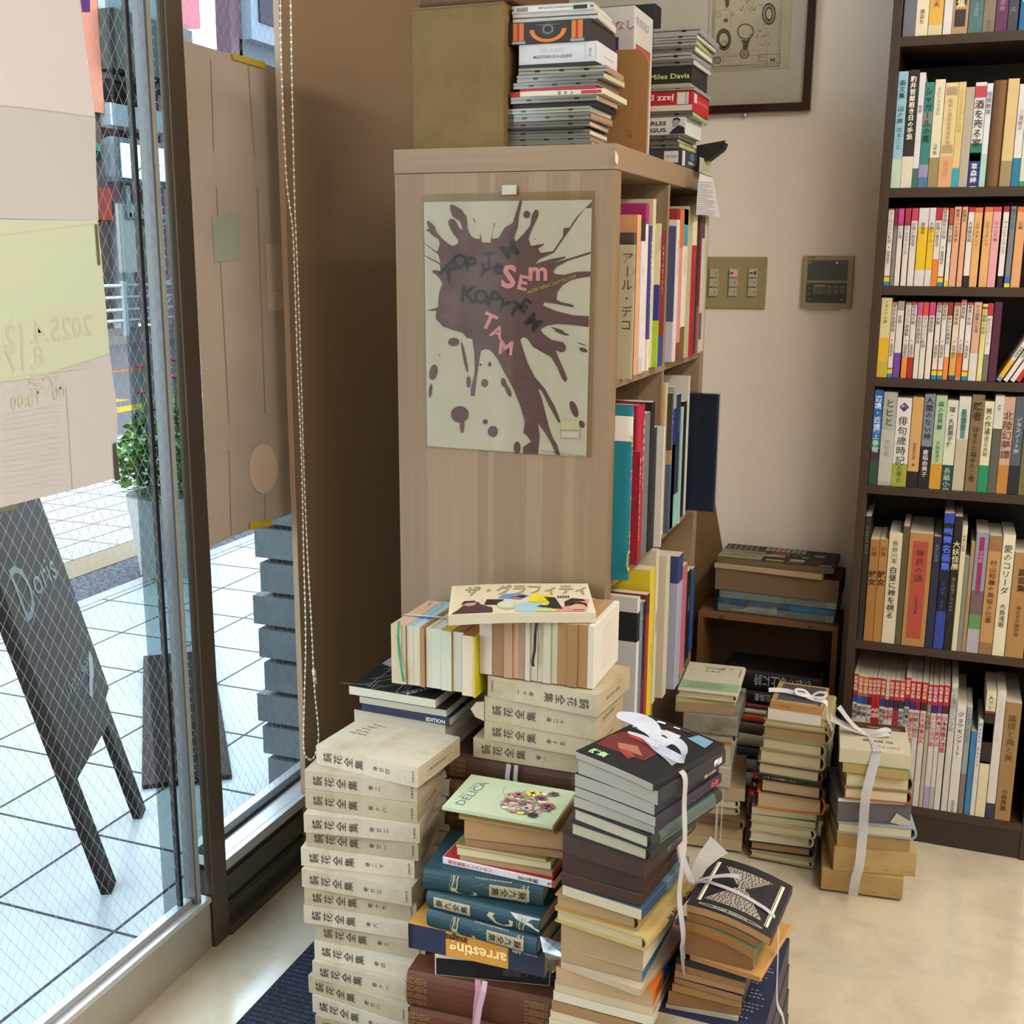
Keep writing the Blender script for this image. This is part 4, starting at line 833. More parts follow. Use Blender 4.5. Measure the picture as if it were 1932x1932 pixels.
MB().plate([g(1320, 296), g(1342, 304), g(1343, 328), g(1319, 324)], (.0006, 0, 0), 'b5b496').quad(g(1325, 305, -.504), g(1338, 308, -.504), g(1337, 322, -.504), g(1325, 319, -.504), 'ink:9a9a82').build('card_sheet', cdo)
wd_ = MB().plate([(0, 0, 0), (.055, 0, .008), (.05, 0, -.006), (.02, 0, -.028), (0, 0, -.022)], (0, .05, 0), '141413').build('black_wedge', loc=py(1316, 276, 2.46), bevel=.002); tag(wd_, 'small black plastic wedge poking out beside the far disc tower', 'wedge')
# cardboard sheet leaning behind the bookcase end
xa, xb_ = py(1335, 870, 2.843), py(1366, 1060, 2.83)
mq = (xb_.x - xa.x) / (xb_.z - xa.z); cs = MB().plate([(-.66, 2.815, 0), (xa.x - mq * xa.z, 2.815, 0), (xa.x + mq * .02, 2.845, xa.z + .02), (-.66, 2.845, xa.z + .12)], (0, .005, 0), 'old:8c7042').build('cardboard_sheet'); tag(cs, 'brown cardboard sheet leaning on the wall behind the pale bookcase', 'cardboard')
# ================================================================ things on the back wall
def wp(u, v, d=0): return py(u, v, BY - .0005 - d)
fr = empty('picture_frame', wp(1530, 210)); o0 = Vector(fr.location); tag(fr, 'dark brown framed etching of round instruments on the back wall', 'picture')
x1, zb = 0, 0; x0 = -.62; zt = .62; fw_ = .0185
mb = MB()
for lo, hi in (((x0, -.022, zb), (x1, 0, zb + fw_)), ((x0, -.022, zt - fw_), (x1, 0, zt)), ((x0, -.022, zb + fw_), (x0 + fw_, 0, zt - fw_)), ((x1 - fw_, -.022, zb + fw_), (x1, 0, zt - fw_))): mb.box(lo, hi, 'gls:3a231c')
mb.build('frame', fr, bevel=.001)
MB().box((x0 + fw_, -.008, zb + fw_), (x1 - fw_, -.004, zt - fw_), 'bfb9a8').build('mount', fr)
def pf(u, v, y=-.009): q = wp(u, v); return Vector((q.x - o0.x, y, q.z - o0.z))
A_ = pf(1335, 137); B_ = pf(1488, 137); mb = MB().box((A_.x, -.0095, A_.z), (B_.x, -.008, .55), 'b9b094')
IN = 'ink:4a4438'; i2 = 'ink:7d7562'
def rect(u0, v0, u1, v1, k, w=.0006, y=-.0100):
    a, b = pf(u0, v1, y), pf(u1, v0, y)
    for lo, hi in (((a.x, y, a.z), (b.x, y + .0004, a.z + w)), ((a.x, y, b.z), (b.x, y + .0004, b.z + w)), ((a.x, y, a.z), (a.x + w, y + .0004, b.z)), ((b.x, y, a.z), (b.x + w, y + .0004, b.z))): mb.box(lo, hi, k)
def ring(u, v, ra, rb, k, w=.12, y=-.0102):
    n = 26; P = lambda r, t: pf(u + r * ra * math.cos(t), v + r * rb * math.sin(t), y)
    for i in range(n): t0, t1 = 6.2832 * i / n, 6.2832 * (i + 1) / n; mb.quad(P(1, t0), P(1, t1), P(1 - w, t1), P(1 - w, t0), k)
rect(1342, -60, 1480, 133, IN); rect(1346, -60, 1476, 129, i2); rect(1345, 103, 1473, 127, IN); rect(1345, 20, 1380, 103, i2); rect(1431, 103, 1448, 127, i2); rect(1448, 103, 1473, 127, i2); rect(1365, 103, 1400, 127, i2)
ring(1452, 28, 13, 21, IN, .22); ring(1452, 28, 8, 15, IN, .35); ring(1408, 61, 16, 15, IN, .14); ring(1367, 76, 14, 21, IN, .42); ring(1367, 85, 6, 7, i2, .3); ring(1406, 103, 9, 9, IN, .25); ring(1406, 103, 5, 5, i2, 1); ring(1355, 115, 7, 7, IN, .3); ring(1355, 115, 3, 3, IN, .4); ring(1357, 30, 5, 5, i2, .2); ring(1371, 40, 4, 4, IN, .8); ring(1384, 29, 3, 4, i2, .4)
mb.poly([pf(1403, 85, -.0104), pf(1400, 76, -.0104), pf(1410, 78, -.0104), pf(1420, 66, -.0104), pf(1414, 84, -.0104), pf(1411, 96, -.0104), pf(1403, 96, -.0104)], IN).poly([pf(1372, 18, -.0104), pf(1369, 2, -.0104), pf(1378, -4, -.0104), pf(1377, 12, -.0104)], IN)
q = random.Random(11)
for i in range(150):
    u, v = (q.gauss(1416, 9), q.gauss(12, 10)) if i < 60 else ((q.gauss(1445, 9), q.gauss(72, 14)) if i < 110 else (q.uniform(1352, 1470), q.uniform(5, 125)))
    a = q.uniform(0, 3.1); L = q.uniform(1, 5); w = .35; d = (math.cos(a) * L, math.sin(a) * L); n_ = (-math.sin(a) * w, math.cos(a) * w)
    mb.quad(pf(u - n_[0], v - n_[1], -.0101), pf(u + d[0] - n_[0], v + d[1] - n_[1], -.0101), pf(u + d[0] + n_[0], v + d[1] + n_[1], -.0101), pf(u + n_[0], v + n_[1], -.0101), IN if i % 3 else i2)
for i in range(4):
    for j in range(2): ring(1433 + 4 * i, 109 + 8 * j, 1, 1, IN, .9)
mb.poly([pf(1455, 109, -.0104), pf(1459, 114, -.0104), pf(1463, 109, -.0104), pf(1463, 119, -.0104), pf(1459, 116, -.0104), pf(1455, 119, -.0104)], IN)
mb.build('etching', fr)
MB().cyl((0, 0, 0), (0, -.012, 0), .003, 'met:c9c0b0', 8).ball((0, -.013, 0), .005, 'met:c9c0b0', 8, 5).build('push_pin', loc=wp(1407, 218)); tag(bpy.data.objects['push_pin'], 'small metal pin in the back wall under the picture frame', 'pin')
# switch plate
a = wp(1318, 581); b = wp(1449, 485)
sp_ = empty('switch_plate', a); tag(sp_, 'beige wall plate of nine light switches beside the pale bookcase', 'switch'); o0 = Vector(a); PW, PH = b.x - a.x, b.z - a.z
MB().box((0, -.006, 0), (PW, 0, PH), 'ada076').build('plate', sp_, bevel=.003)
for j, u in enumerate((1347, 1384, 1420.5)):
    q = wp(u, 533) - o0
    MB().box((q.x - .0115, -.0075, q.z - .034), (q.x + .0115, -.005, q.z + .034), 'b5ac88').build('switch_frame', sp_, bevel=.0006)
    for i in range(3):
        zz = q.z + .0225 - .0225 * i; lit = (i == 0 and j)
        mb = MB().plate([(q.x - .0095, -.0075, zz - .0095), (q.x + .0095, -.0075, zz - .0095), (q.x + .0095, -.0075, zz + .0095), (q.x - .0095, -.0075, zz + .0095)], (0, -.004, 0), 'c6c1a8' if not lit else 'd2cfc6')
        mb.box((q.x + .0045, -.0118, zz - .003), (q.x + .006, -.0115, zz + .003), '5a5448' if not (lit and j == 1) else 'em:d8484c')
        if lit: mb.box((q.x - .0075, -.0118, zz - .002), (q.x + .001, -.0115, zz + .002), '555049').box((q.x + .003, -.0118, zz - .0042), (q.x + .0085, -.0114, zz + .0042), 'em:c4474a' if j == 1 else '8a3a34')
        mb.build('switch_rocker', sp_, bevel=.0006)
# air conditioner control
a = wp(1512, 580); b = wp(1613, 483); th_ = empty('wall_controller', a); tag(th_, 'beige air conditioner controller with grey display on the back wall', 'controller'); Wt, Ht = b.x - a.x, b.z - a.z
MB().box((0, -.016, Ht * .0), (Wt, 0, Ht), 'b3a884').build('case', th_, bevel=.002)
MB().box((Wt * .095, -.0168, Ht * .53), (Wt * .895, -.015, Ht * .915), '59615c').build('display', th_)
mb = MB().box((-.001, -.018, Ht * .485), (Wt + .001, -.015, Ht * .51), 'a89d7a').build('hinge_line', th_)
mb = MB().box((Wt * .09, -.0166, Ht * .10), (Wt * .895, -.015, Ht * .48), '4c4f4d')
for i in range(5): mb.box((Wt * (.24 + .13 * i), -.0176, Ht * .27), (Wt * (.34 + .13 * i), -.016, Ht * .38), '6d716c').box((Wt * (.24 + .13 * i), -.0172, Ht * .40), (Wt * (.34 + .13 * i), -.016, Ht * .43), '8c9088')
for i in range(3): mb.box((Wt * .13, -.0176, Ht * (.15 + .10 * i)), (Wt * .18, -.016, Ht * (.19 + .10 * i)), '7d817c')
for x in (.24, .35): mb.box((Wt * x, -.0179, Ht * .25), (Wt * (x + .012), -.016, Ht * .43), 'b5a83a')
mb.box((Wt * .24, -.0179, Ht * .425), (Wt * .47, -.016, Ht * .45), 'b5a83a').box((Wt * .78, -.0176, Ht * .15), (Wt * .84, -.016, Ht * .18), 'a0a49c')
mb.build('button_panel', th_)
mb = MB()
for i in range(6): mb.box((Wt * (.09 + .028 * i), -.0165, Ht * .94), (Wt * (.10 + .028 * i), -.015, Ht * .985), '4a4636')
mb.poly([(Wt * .11, -.0172, Ht * .89), (Wt * .18, -.0172, Ht * .89), (Wt * .11, -.0172, Ht * .83)], 'b9bdb8').box((Wt * .73, -.0174, Ht * .865), (Wt * .86, -.016, Ht * .875), 'b0b4b0').ball((Wt * .67, -.017, Ht * .87), .002, 'em:e0505c', 8, 5); mb.build('vent_and_lamp', th_)
MB().box((Wt * .18, -.02, -Ht * .03), (Wt * .78, -.012, Ht * .03), 'b8ad88').build('lower_lip', th_, bevel=.001)
# ================================================================ dark bookcase
DX0, DX1, DY = -.158, .262, 2.556
dk = empty('bookcase', (DX0, DY, 0)); off = Vector((DX0, DY, 0)); tag(dk, 'tall dark brown bookcase against the back wall at the right', 'bookcase')
def db(name, lo, hi, key, bv=.0008): return MB().box(Vector(lo) - off, Vector(hi) - off, key).build(name, dk, bevel=bv)
DKW = 'drk:48382a'
db('side_panel', (DX0, DY, 0), (DX0 + .0185, BY - .005, 1.99), DKW); db('side_panel', (.2365, DY, 0), (.2365 + .0185, BY - .005, 1.99), DKW); db('back_panel', (DX0 + .0185, BY - .012, .08), (.2365, BY - .005, 1.99), 'drk:3a2d24', 0)
DZ = [1.7219, 1.4311, 1.2347, 1.0444, .8124, .4603, .0848]
for z in DZ: db('shelf', (DX0 + .0185, DY + .001, z - .0185), (.2365, BY - .012, z), DKW, .0005)
db('top_board', (DX0, DY, 1.99), (.255, BY - .005, 2.01), DKW); db('plinth', (DX0 + .0185, DY + .004, .003), (.2365, DY + .02, .066), 'drk:3d2f24')
nm = ['top', 'second', 'third', 'fourth', 'fifth', 'sixth', 'bottom']
def dshelf(row, crop, vref, items, setback=.006, n0=0, lean0=0):
    ox, oy, s = crop; Y = DY + setback; last = DX0 + .0192
    for i, it in enumerate(items):
        u0, u1, vt, cover = it[:4]; kw = it[4] if len(it) > 4 else {}
        x0 = py(ox + u0 / s, oy + vref / s, Y).x; x1 = py(ox + u1 / s, oy + vref / s, Y).x; x0 = max(x0, last + .0002); x1 = max(x1, x0 + .004); last = x1
        if x1 > .2358: x1 = .2358
        if x1 - x0 < .002: continue
        z0 = DZ[row] + .0006; zt = py(ox + u0 / s, oy + vt / s, Y).z; L = zt - z0; T = x1 - x0; D = kw.get('D', .105 if row in (2, 3) else .13)
        M = frame((x1, Y + kw.get('sb', 0), z0), (0, 0, 1), (0, 1, 0), (-1, 0, 0))
        if kw.get('lean'):
            a = kw['lean']; M = frame((x1, Y, z0 + T * math.sin(a)), (math.sin(a), 0, math.cos(a)), (0, 1, 0), (-math.cos(a), 0, math.sin(a)))
        tx = kw.get('t'); t2 = kw.get('t2'); fn = kw.get('fn')
        def deco(mb, L, W_, T, tx=tx, t2=t2, fn=fn):
            for q in (tx, t2):
                if q: s_, x, sz, key = q[:4]; mb.vtext(s_, (L * x, -.0009, T / 2 + (q[5] if len(q) > 5 else 0)), (0, 0, -1), (1, 0, 0), sz, 'ink:' + key, q[4] if len(q) > 4 else 0)
            if fn: fn(mb, L, W_, T)
        book(L, D, T, 'front', cover, kw.get('pg', 'd0c6b0'), kw.get('hard', 0), None, M, label='%s, %s from left, %s shelf, dark bookcase' % (kw.get('d', 'book'), ORD[i + n0], nm[row]) if not kw.get('lb') else kw['lb'],
             group='%s shelf books in the dark bookcase' % nm[row], deco=deco, segs=kw.get('s'), obi=kw.get('obi'), name=kw.get('n', 'book'))
P1c = (1660, 0, 7.1)
def LB(x0, x1, k, m=.08): # label rectangle on the spine
    return lambda mb, L, W_, T: mb.quad((L * x0, -.0005, T * m), (L * x1, -.0005, T * m), (L * x1, -.0005, T * (1 - m)), (L * x0, -.0005, T * (1 - m)), k)
dshelf(0, P1c, 440, [
 (300, 468, -900, '6c6a74', {'d': 'plain slate grey book', 't': ('全集', .8, .014, '4a4850')}), (470, 634, -900, 'ddd2b0', {'d': 'cream book with small imprint', 't': ('講談社', .26, .009, '5a5440')}),
 (640, 826, -800, 'cfc49a', {'d': 'cream book with yellow label', 's': [(.11, .62, 'd8a94c')], 't': ('小島信夫', .58, .0125, '4a3418')}), (838, 950, -900, 'd3cfcf', {'d': 'white lavender book'}),
 (952, 1165, -900, 'b58c64', {'d': 'tan book with black title panel', 't': ('作品集', .52, .016, 'd8c8a8', .01), 'fn': lambda mb, L, W_, T: (LB(.28, .98, '2a2322', .16)(mb, L, W_, T), LB(.07, .24, '35302c', .16)(mb, L, W_, T))}),
 (1172, 1362, -900, '4c6d70', {'d': 'torn teal paperback', 's': [(.45, 1, 'd8ceb0')], 't': ('文庫版', .3, .008, '7a9a98')}), (1366, 1525, -900, '7d705c', {'d': 'grey brown old book', 't': ('平凡社', .12, .008, '50443a')}),
 (1532, 1690, -900, '5c2f50', {'d': 'torn purple paperback', 's': [(.5, 1, 'cfa06a')], 't': ('白戯曲', .38, .010, '9a7a94')}), (1696, 1830, -900, '3f4048', {'d': 'dark slate book', 't': ('夫', .25, .012, '70727c')}), (1850, 1990, -900, '1f5f92', {'d': 'bright blue book', 't': ('青', .4, .02, '8fb8b0')})])
C3 = (1632, 0, 5.52)
dshelf(1, C3, 1900, [
 (258, 368, 750, '8fb8cc', {'d': 'light blue book', 's': [(0, .25, 'b9cbb8')], 't': ('画文集 山の声', .93, .0118, '2e3a40', .01), 't2': ('辻まこと', .53, .0108, '2e3a40')}),
 (372, 480, 735, '26221f', {'d': 'black book with white foot', 'obi': ('d5cdb8', 0, .27), 't': ('駒井哲郎若き日の手紙', .95, .0118, 'd8d2c0', .02)}),
 (484, 546, 760, 'd2cfd2', {'d': 'thin white book with green foot', 's': [(0, .17, '3f6a5c')], 't': ('物語', .72, .007, '4a4a4a')}),
 (548, 645, 862, '3a7a74', {'d': 'teal painted book', 's': [(0, .1, '49709c'), (.1, .22, '8f8fa8'), (.6, .72, '7a7f7c')], 't': ('シャガールの馬', .95, .0145, '14201e', .01)}),
 (650, 752, 832, 'd8d1b4', {'d': 'cream book with olive foot', 's': [(0, .28, '938455')], 't': ('あたたかき日光', .93, .0075, '8a8468'), 't2': ('山中麗', .42, .0075, '6a6450')}),
 (757, 892, 866, 'd5bf8c', {'d': 'tan striped book', 'obi': ('cf9d70', 0, .30), 't': ('昭和の翻訳出版事件簿', .85, .0085, '9a854f'), 't2': ('宮田昇', .26, .011, 'a8744a'), 'fn': lambda mb, L, W_, T: [mb.quad((L * b, -.0006, T * (.08 + .07 * k)), (L * (b + .08), -.0006, T * (.08 + .07 * k)), (L * (b + .08), -.0006, T * (.105 + .07 * k)), (L * b, -.0006, T * (.105 + .07 * k)), '8a7a66') for k in range(12) for b in (.33, .88)]}),
 (894, 968, 858, 'd2b878', {'d': 'thin yellow tan book', 's': [(0, .185, '2f9aa6')], 't': ('アムステルダムの水夫', .92, .0078, '9a8450')}),
 (970, 1062, 912, 'aca38e', {'d': 'plain grey book'}),
 (1066, 1180, 862, 'd2cfc8', {'d': 'white book with red and black title', 's': [(0, .25, '232f6c'), (.25, .42, '1f7a62'), (.25, .33, '1f2a2c'), (.855, .965, 'b8404a')], 't': ('酒を売る家', .835, .0175, '1c1c1e', .01), 't2': ('草森紳一', .23, .0125, 'd2d4da', .01)}),
 (1184, 1246, 872, 'd0d2d6', {'d': 'thin white book with aqua foot', 's': [(0, .32, 'a0c4bc')], 't': ('感情教育', .92, .0105, '4a4a50')}),
 (1250, 1392, 842, '6d4a28', {'d': 'thick plain brown book', 'hard': 1}), (1396, 1512, 824, 'cbb07a', {'d': 'yellowed book with grey foot', 's': [(0, .24, '94815e')]}),
 (1518, 1600, 880, 'd0ccc8', {'d': 'white book with blue foot', 's': [(0, .28, '1f7196')], 't': ('三浦綾子', .75, .0095, '5a5a58')}), (1604, 1690, 880, 'c9c8b8', {'d': 'white book with green foot', 's': [(0, .05, '3a8a50')]})])
C4 = (1632, 350, 5.083)
WH = 'd8d0c8'
def pk(d, top=None, body=WH, band=None, foot=None, t=None, dot=1, a='澁澤龍彦'):
    s = []
    if top: s.append((1 - (top[1] if len(top) > 1 else .16), 1, top[0]))
    if foot:
        f0 = 0
        for f in foot: s.append((f0, f0 + f[1], f[0])); f0 += f[1]
    if band: s.append((band[1], band[2], band[0]))
    k = {'d': d, 's': s}
    if t: k['t'] = (t, .97 if not top or (len(top) > 1 and top[1] < .06) else .82, .0078, '46403c')
    if dot: k['t2'] = (a, .46, .0068, '55504c'); k['fn'] = lambda mb, L, W_, T: mb.cyl((L * .50, -.0004, T / 2), (L * .50, -.0008, T / 2), .0014, 'ink:b0383c', 8)
    return body, k
YB = [('2f7ab0', .055), ('d8c82a', .055), ('a8492a', .02)]
def row_pk(lst): return [(u0, u1, vt) + pk(*a[0], **a[1]) for u0, u1, vt, a in lst]
G_ = lambda *a, **k: (a, k)
dshelf(2, C4, 925, row_pk([
 (176, 230, 222, G_('white paperback with blue and yellow foot', ('8f3a3a', .02), foot=YB, t='ヨーロッパの乳房')), (236, 270, 222, G_('grey paperback with maroon top', ('6a2030', .22), '7d7a78', dot=0, t='眠る')), (276, 325, 222, G_('white paperback with pink top', ('c0428a', .22), t='ランス海', dot=0)),
 (338, 390, 218, G_('white paperback with crimson top', ('a5304a', .22), t='新ジュスティーヌ', dot=0)), (400, 460, 218, G_('white paperback with red top', ('b83a50', .16), t='記憶の秘宝学', dot=0)),
 (468, 560, 216, G_('thick yellow-bodied paperback', ('d0cccc', .24), 'e0b81e', foot=[('d0cccc', .21)], t='図書館', dot=0)), (566, 626, 214, G_('yellow-bodied paperback', ('d0cccc', .25), 'e0b81e', foot=[('d0cccc', .21)], t='人間ゲーム', dot=0)),
 (630, 686, 214, G_('white paperback with crimson top and orange foot', ('b02a44', .16), foot=[('d87c2e', .35)], t='記憶の遠近法', dot=0)), (690, 745, 214, G_('cream paperback with brown top edge', ('c0622a', .03), foot=YB, t='秘密結社の手帖')), (757, 795, 216, G_('slim white paperback with brick red label', ('b04a34', .22), foot=[('d8c82a', .08)], t='幻想の肖像', dot=0)),
 (802, 866, 204, G_('salmon paperback', None, 'd8a080', t='悪魔のいる文学史', dot=0)), (876, 926, 204, G_('narrow salmon paperback', None, 'd8a080', t='太陽王', dot=0)), (936, 992, 208, G_('white paperback with black foot', ('a8243c', .06), foot=[('221c1c', .14)], t='人体模型図', dot=0)),
 (996, 1070, 212, G_('tan paperback with orange line', ('c8683a', .06), 'd8a468', t='エクスタシイ', dot=0)), (1088, 1166, 206, G_('wide tan paperback with orange line', ('c8683a', .06), 'd8a468', t='エクスタシイ', dot=0)), (1170, 1246, 206, G_('pink paperback', ('c24a4a', .06), 'd89aa0', t='ヴァニラ学', dot=0)),
 (1266, 1320, 200, G_('white paperback with black and red foot', ('9a2434', .07), foot=[('241c1c', .14)], t='ヴァニラとマニラ', dot=0)), (1335, 1386, 200, G_('grey paperback with blue and yellow foot', None, '70747c', foot=[('d8c82a', .05), ('2f6ab0', .08)], t='縛ヴァニラ', dot=0)), (1396, 1484, 204, G_('broad tan paperback', ('c8683a', .06), 'd09a66', t='幻獣', dot=0))]))
dshelf(3, C4, 1820, row_pk([
 (102, 206, 1075, G_('thick cream volume with yellow band', None, 'd2c690', foot=[('c0a83a', .2), ('d8b024', .3)], t='イタリアの夢', dot=0)), (210, 256, 1118, G_('white paperback with orange top edge', ('d07030', .035), foot=YB, t='東西不思議物語')), (262, 326, 1108, G_('white paperback with purple foot', ('9a9490', .12), foot=[('6a42a0', .33)], t='変容', dot=0)),
 (340, 392, 1120, G_('white paperback with orange foot', ('c8642c', .03), foot=[('e08834', .28)], t='ドラコニア綺譚集')), (398, 448, 1120, G_('white paperback with red foot', ('a83c30', .03), foot=[('a82424', .28)], t='暗人奇人館')), (456, 502, 1120, G_('white paperback with pink top', ('c04890', .17), t='東西不思議物語', dot=0)), (508, 558, 1120, G_('white paperback with vermilion top', ('cc4a38', .17), t='ヨーロッパの乳房', dot=0)),
 (568, 622, 1120, G_('white paperback with rose top', ('c83a7a', .17), t='神聖受胎', dot=0)), (634, 682, 1122, G_('white paperback with brown top edge', ('a84c38', .03), foot=YB, t='異端の肖像')), (690, 738, 1122, G_('white paperback with brick top edge', ('a8543c', .03), foot=YB, t='黄金時代')), (744, 788, 1122, G_('white paperback with maroon top and orange foot', ('8a3030', .17), foot=[('e08434', .3)], t='華やかな食物誌', dot=0)),
 (800, 858, 1122, G_('cream paperback with gold foot', ('a84e34', .04), 'd8c8ae', foot=[('2c4a78', .06), ('cfa050', .3)], t='幻想博物誌')), (864, 914, 1098, G_('taller white paperback with orange foot', ('b8502c', .03), foot=[('b08a6a', .04), ('dc6a28', .3)], t='神聖受胎')), (924, 980, 1122, G_('white paperback with blue yellow foot', ('a84030', .03), foot=YB, t='毒薬の手帖')),
 (988, 1062, 1118, G_('dusty pink paperback with white band', None, 'cfa08c', foot=[('d0c8c0', .35)], t='サド侯爵の生涯', dot=0)), (1070, 1118, 1134, G_('pale yellow paperback', None, 'd2cc80', band=('b8582e', .93, .965), t='サド侯爵の手紙', dot=0)), (1122, 1172, 1128, G_('white paperback with red top and grey photo foot', ('b02c34', .16), foot=[('6f6a5e', .35)], t='女のエピソード', dot=0)), (1180, 1256, 1118, G_('dark purple paperback', None, '4c1c38', t='', dot=0))]))
mb_ = None
for i, (u, c, lb, k) in enumerate(((1262, WH, 'leaning white paperback with yellow foot beside the dark purple one', [(0, .06, '7a8a94'), (.06, .33, 'd8a838')]), (1330, WH, 'second leaning white paperback on the fourth shelf of the dark bookcase', []), (1396, WH, 'third leaning white paperback on the fourth shelf of the dark bookcase', []), (1450, 'b4242c', 'leaning red-footed paperback at the right end of the fourth shelf', [(.3, 1, WH)]))):
    x = py(1632 + u / 5.083, 350 + 1830 / 5.083, DY + .006).x; a = .50; T = .0088; z0 = DZ[3] + .0008; L = .148
    if x + L * math.sin(a) + T > .2355: L = max(.03, (.2345 - x - T) / math.sin(a)) if i < 2 else 0
    if L < .05: continue
    M = frame((x + T * math.cos(a), DY + .006, z0), (math.sin(a), 0, math.cos(a)), (0, 1, 0), (-math.cos(a), 0, math.sin(a)))
    book(L, .105, T, 'front', c, 'd0c6b0', False, None, M, label=lb, group='leaning paperbacks', segs=k, deco=lambda mb, L, W_, T: mb.vtext('澁澤龍彦', (L * .55, -.0009, T / 2), (0, 0, -1), (1, 0, 0), .0065, 'ink:55504c'))
C5 = (1600, 700, 3.645)
def tri(mb, L, W_, T):
    c = Vector((L * .90, -.0006, T * .5)); r = .0095; mb.poly([c + Vector((r * 1.1, 0, 0)), c + Vector((0, 0, r)), c + Vector((-r * 1.1, 0, 0)), c + Vector((0, 0, -r))], '2a3a90').poly([c + Vector((r * .8, -.0003, 0)), c + Vector((0, -.0003, r * .1)), c + Vector((-r * .1, -.0003, r * .7))], 'd8a02a').poly([c + Vector((r * .6, -.0003, -r * .1)), c + Vector((-r * .1, -.0003, -r * .7)), c + Vector((-r * .2, -.0003, 0))], 'c03040')
dshelf(4, C5, 790, [
 (125, 196, 130, '1f5fae', {'d': 'blue book with landscape foot', 's': [(0, .25, '2a4a3a'), (.25, .38, '3a2f34'), (.38, .5, '2f6a44')], 't': ('辺境・近境', .95, .0145, 'c0d4e8', .02), 't2': ('村上春樹', .62, .0135, 'b0cce0', .01)}),
 (200, 292, 142, 'a5a69c', {'d': 'grey book in crinkled clear wrapping', 't': ('とヒと', .93, .019, '3a3a36', .01), 's': [(.05, .6, 'b4b4aa')], 't2': ('文化史', .5, .012, '7a7a72')}),
 (294, 394, 182, 'd6d4d0', {'d': 'white book with big black title', 's': [(0, .26, '98a040')], 't': ('俳句歳時記', .80, .0205, '1c1c1c', .0), 't2': ('石寒太', .24, .012, '4a5a24'), 'fn': tri}), (398, 474, 178, 'c69c62', {'d': 'orange tan book with black foot', 's': [(0, .18, '1c1917')], 't': ('笠原芳三郎・著', .5, .007, '5a4424')}),
 (478, 552, 158, '76808c', {'d': 'slate book with black lower half', 's': [(0, .45, '17171a')], 't': ('人間のない神', .97, .0145, '1c2024', .01), 't2': ('倉橋由美子', .42, .0115, 'c8c8c8', .01)}), (556, 632, 166, 'a9bf9c', {'d': 'pale green book with gold band', 'obi': ('c2922a', 0, .275), 't': ('森の世界爺', .94, .0115, '1f4a34', .01), 't2': ('多田智満子', .52, .009, '2f5a40')}),
 (634, 710, 198, 'ccccb8', {'d': 'pale book with dark green foot', 's': [(0, .28, '23423c')], 't': ('瑠・久坂葉子傳', .93, .0118, '2f342c', .01), 't2': ('長編小説', .25, .0135, 'a8bcb0')}), (714, 794, 172, 'b5ab92', {'d': 'white and buff book with green label', 's': [(.55, 1, 'c9c8c0')], 't': ('久保栄', .86, .014, '2c4a40'), 'fn': LB(.56, .87, '54897c', .3)}),
 (800, 886, 162, '7b6544', {'d': 'worn brown boxed book with brush lettering', 't': ('隠者', .93, .019, '2c2418', .02), 't2': ('はまるた森ゆたこ著', .68, .0125, '2c2418', .01), 'n': 'boxed_book'}), (888, 954, 206, 'd5ceaa', {'d': 'cream book with green foot', 'obi': ('18845a', 0, .3), 't': ('男の作法', .93, .013, '2c2c20', .01), 't2': ('池波正太郎', .68, .0105, '4a4a38')}),
 (958, 1018, 160, '55544a', {'d': 'dark olive book with white top', 'obi': ('c6c4ba', .66, .99), 't': ('夢想', .9, .006, '3a3a34')}), (1020, 1094, 176, 'c09a82', {'d': 'pinkish book with orange foot', 's': [(0, .30, 'b07a30')], 't': ('北陸幻夢譚', .86, .0195, '2c1c16', .0)}),
 (1096, 1168, 178, '4c5460', {'d': 'grey blue book with black foot', 'obi': ('1f2023', 0, .3), 't': ('ゾラスノート抄', .80, .0105, 'b8c0c8', .01)}), (1172, 1250, 180, '6a6440', {'d': 'olive book at the right end', 't': ('集', .5, .012, 'a8a070')})])
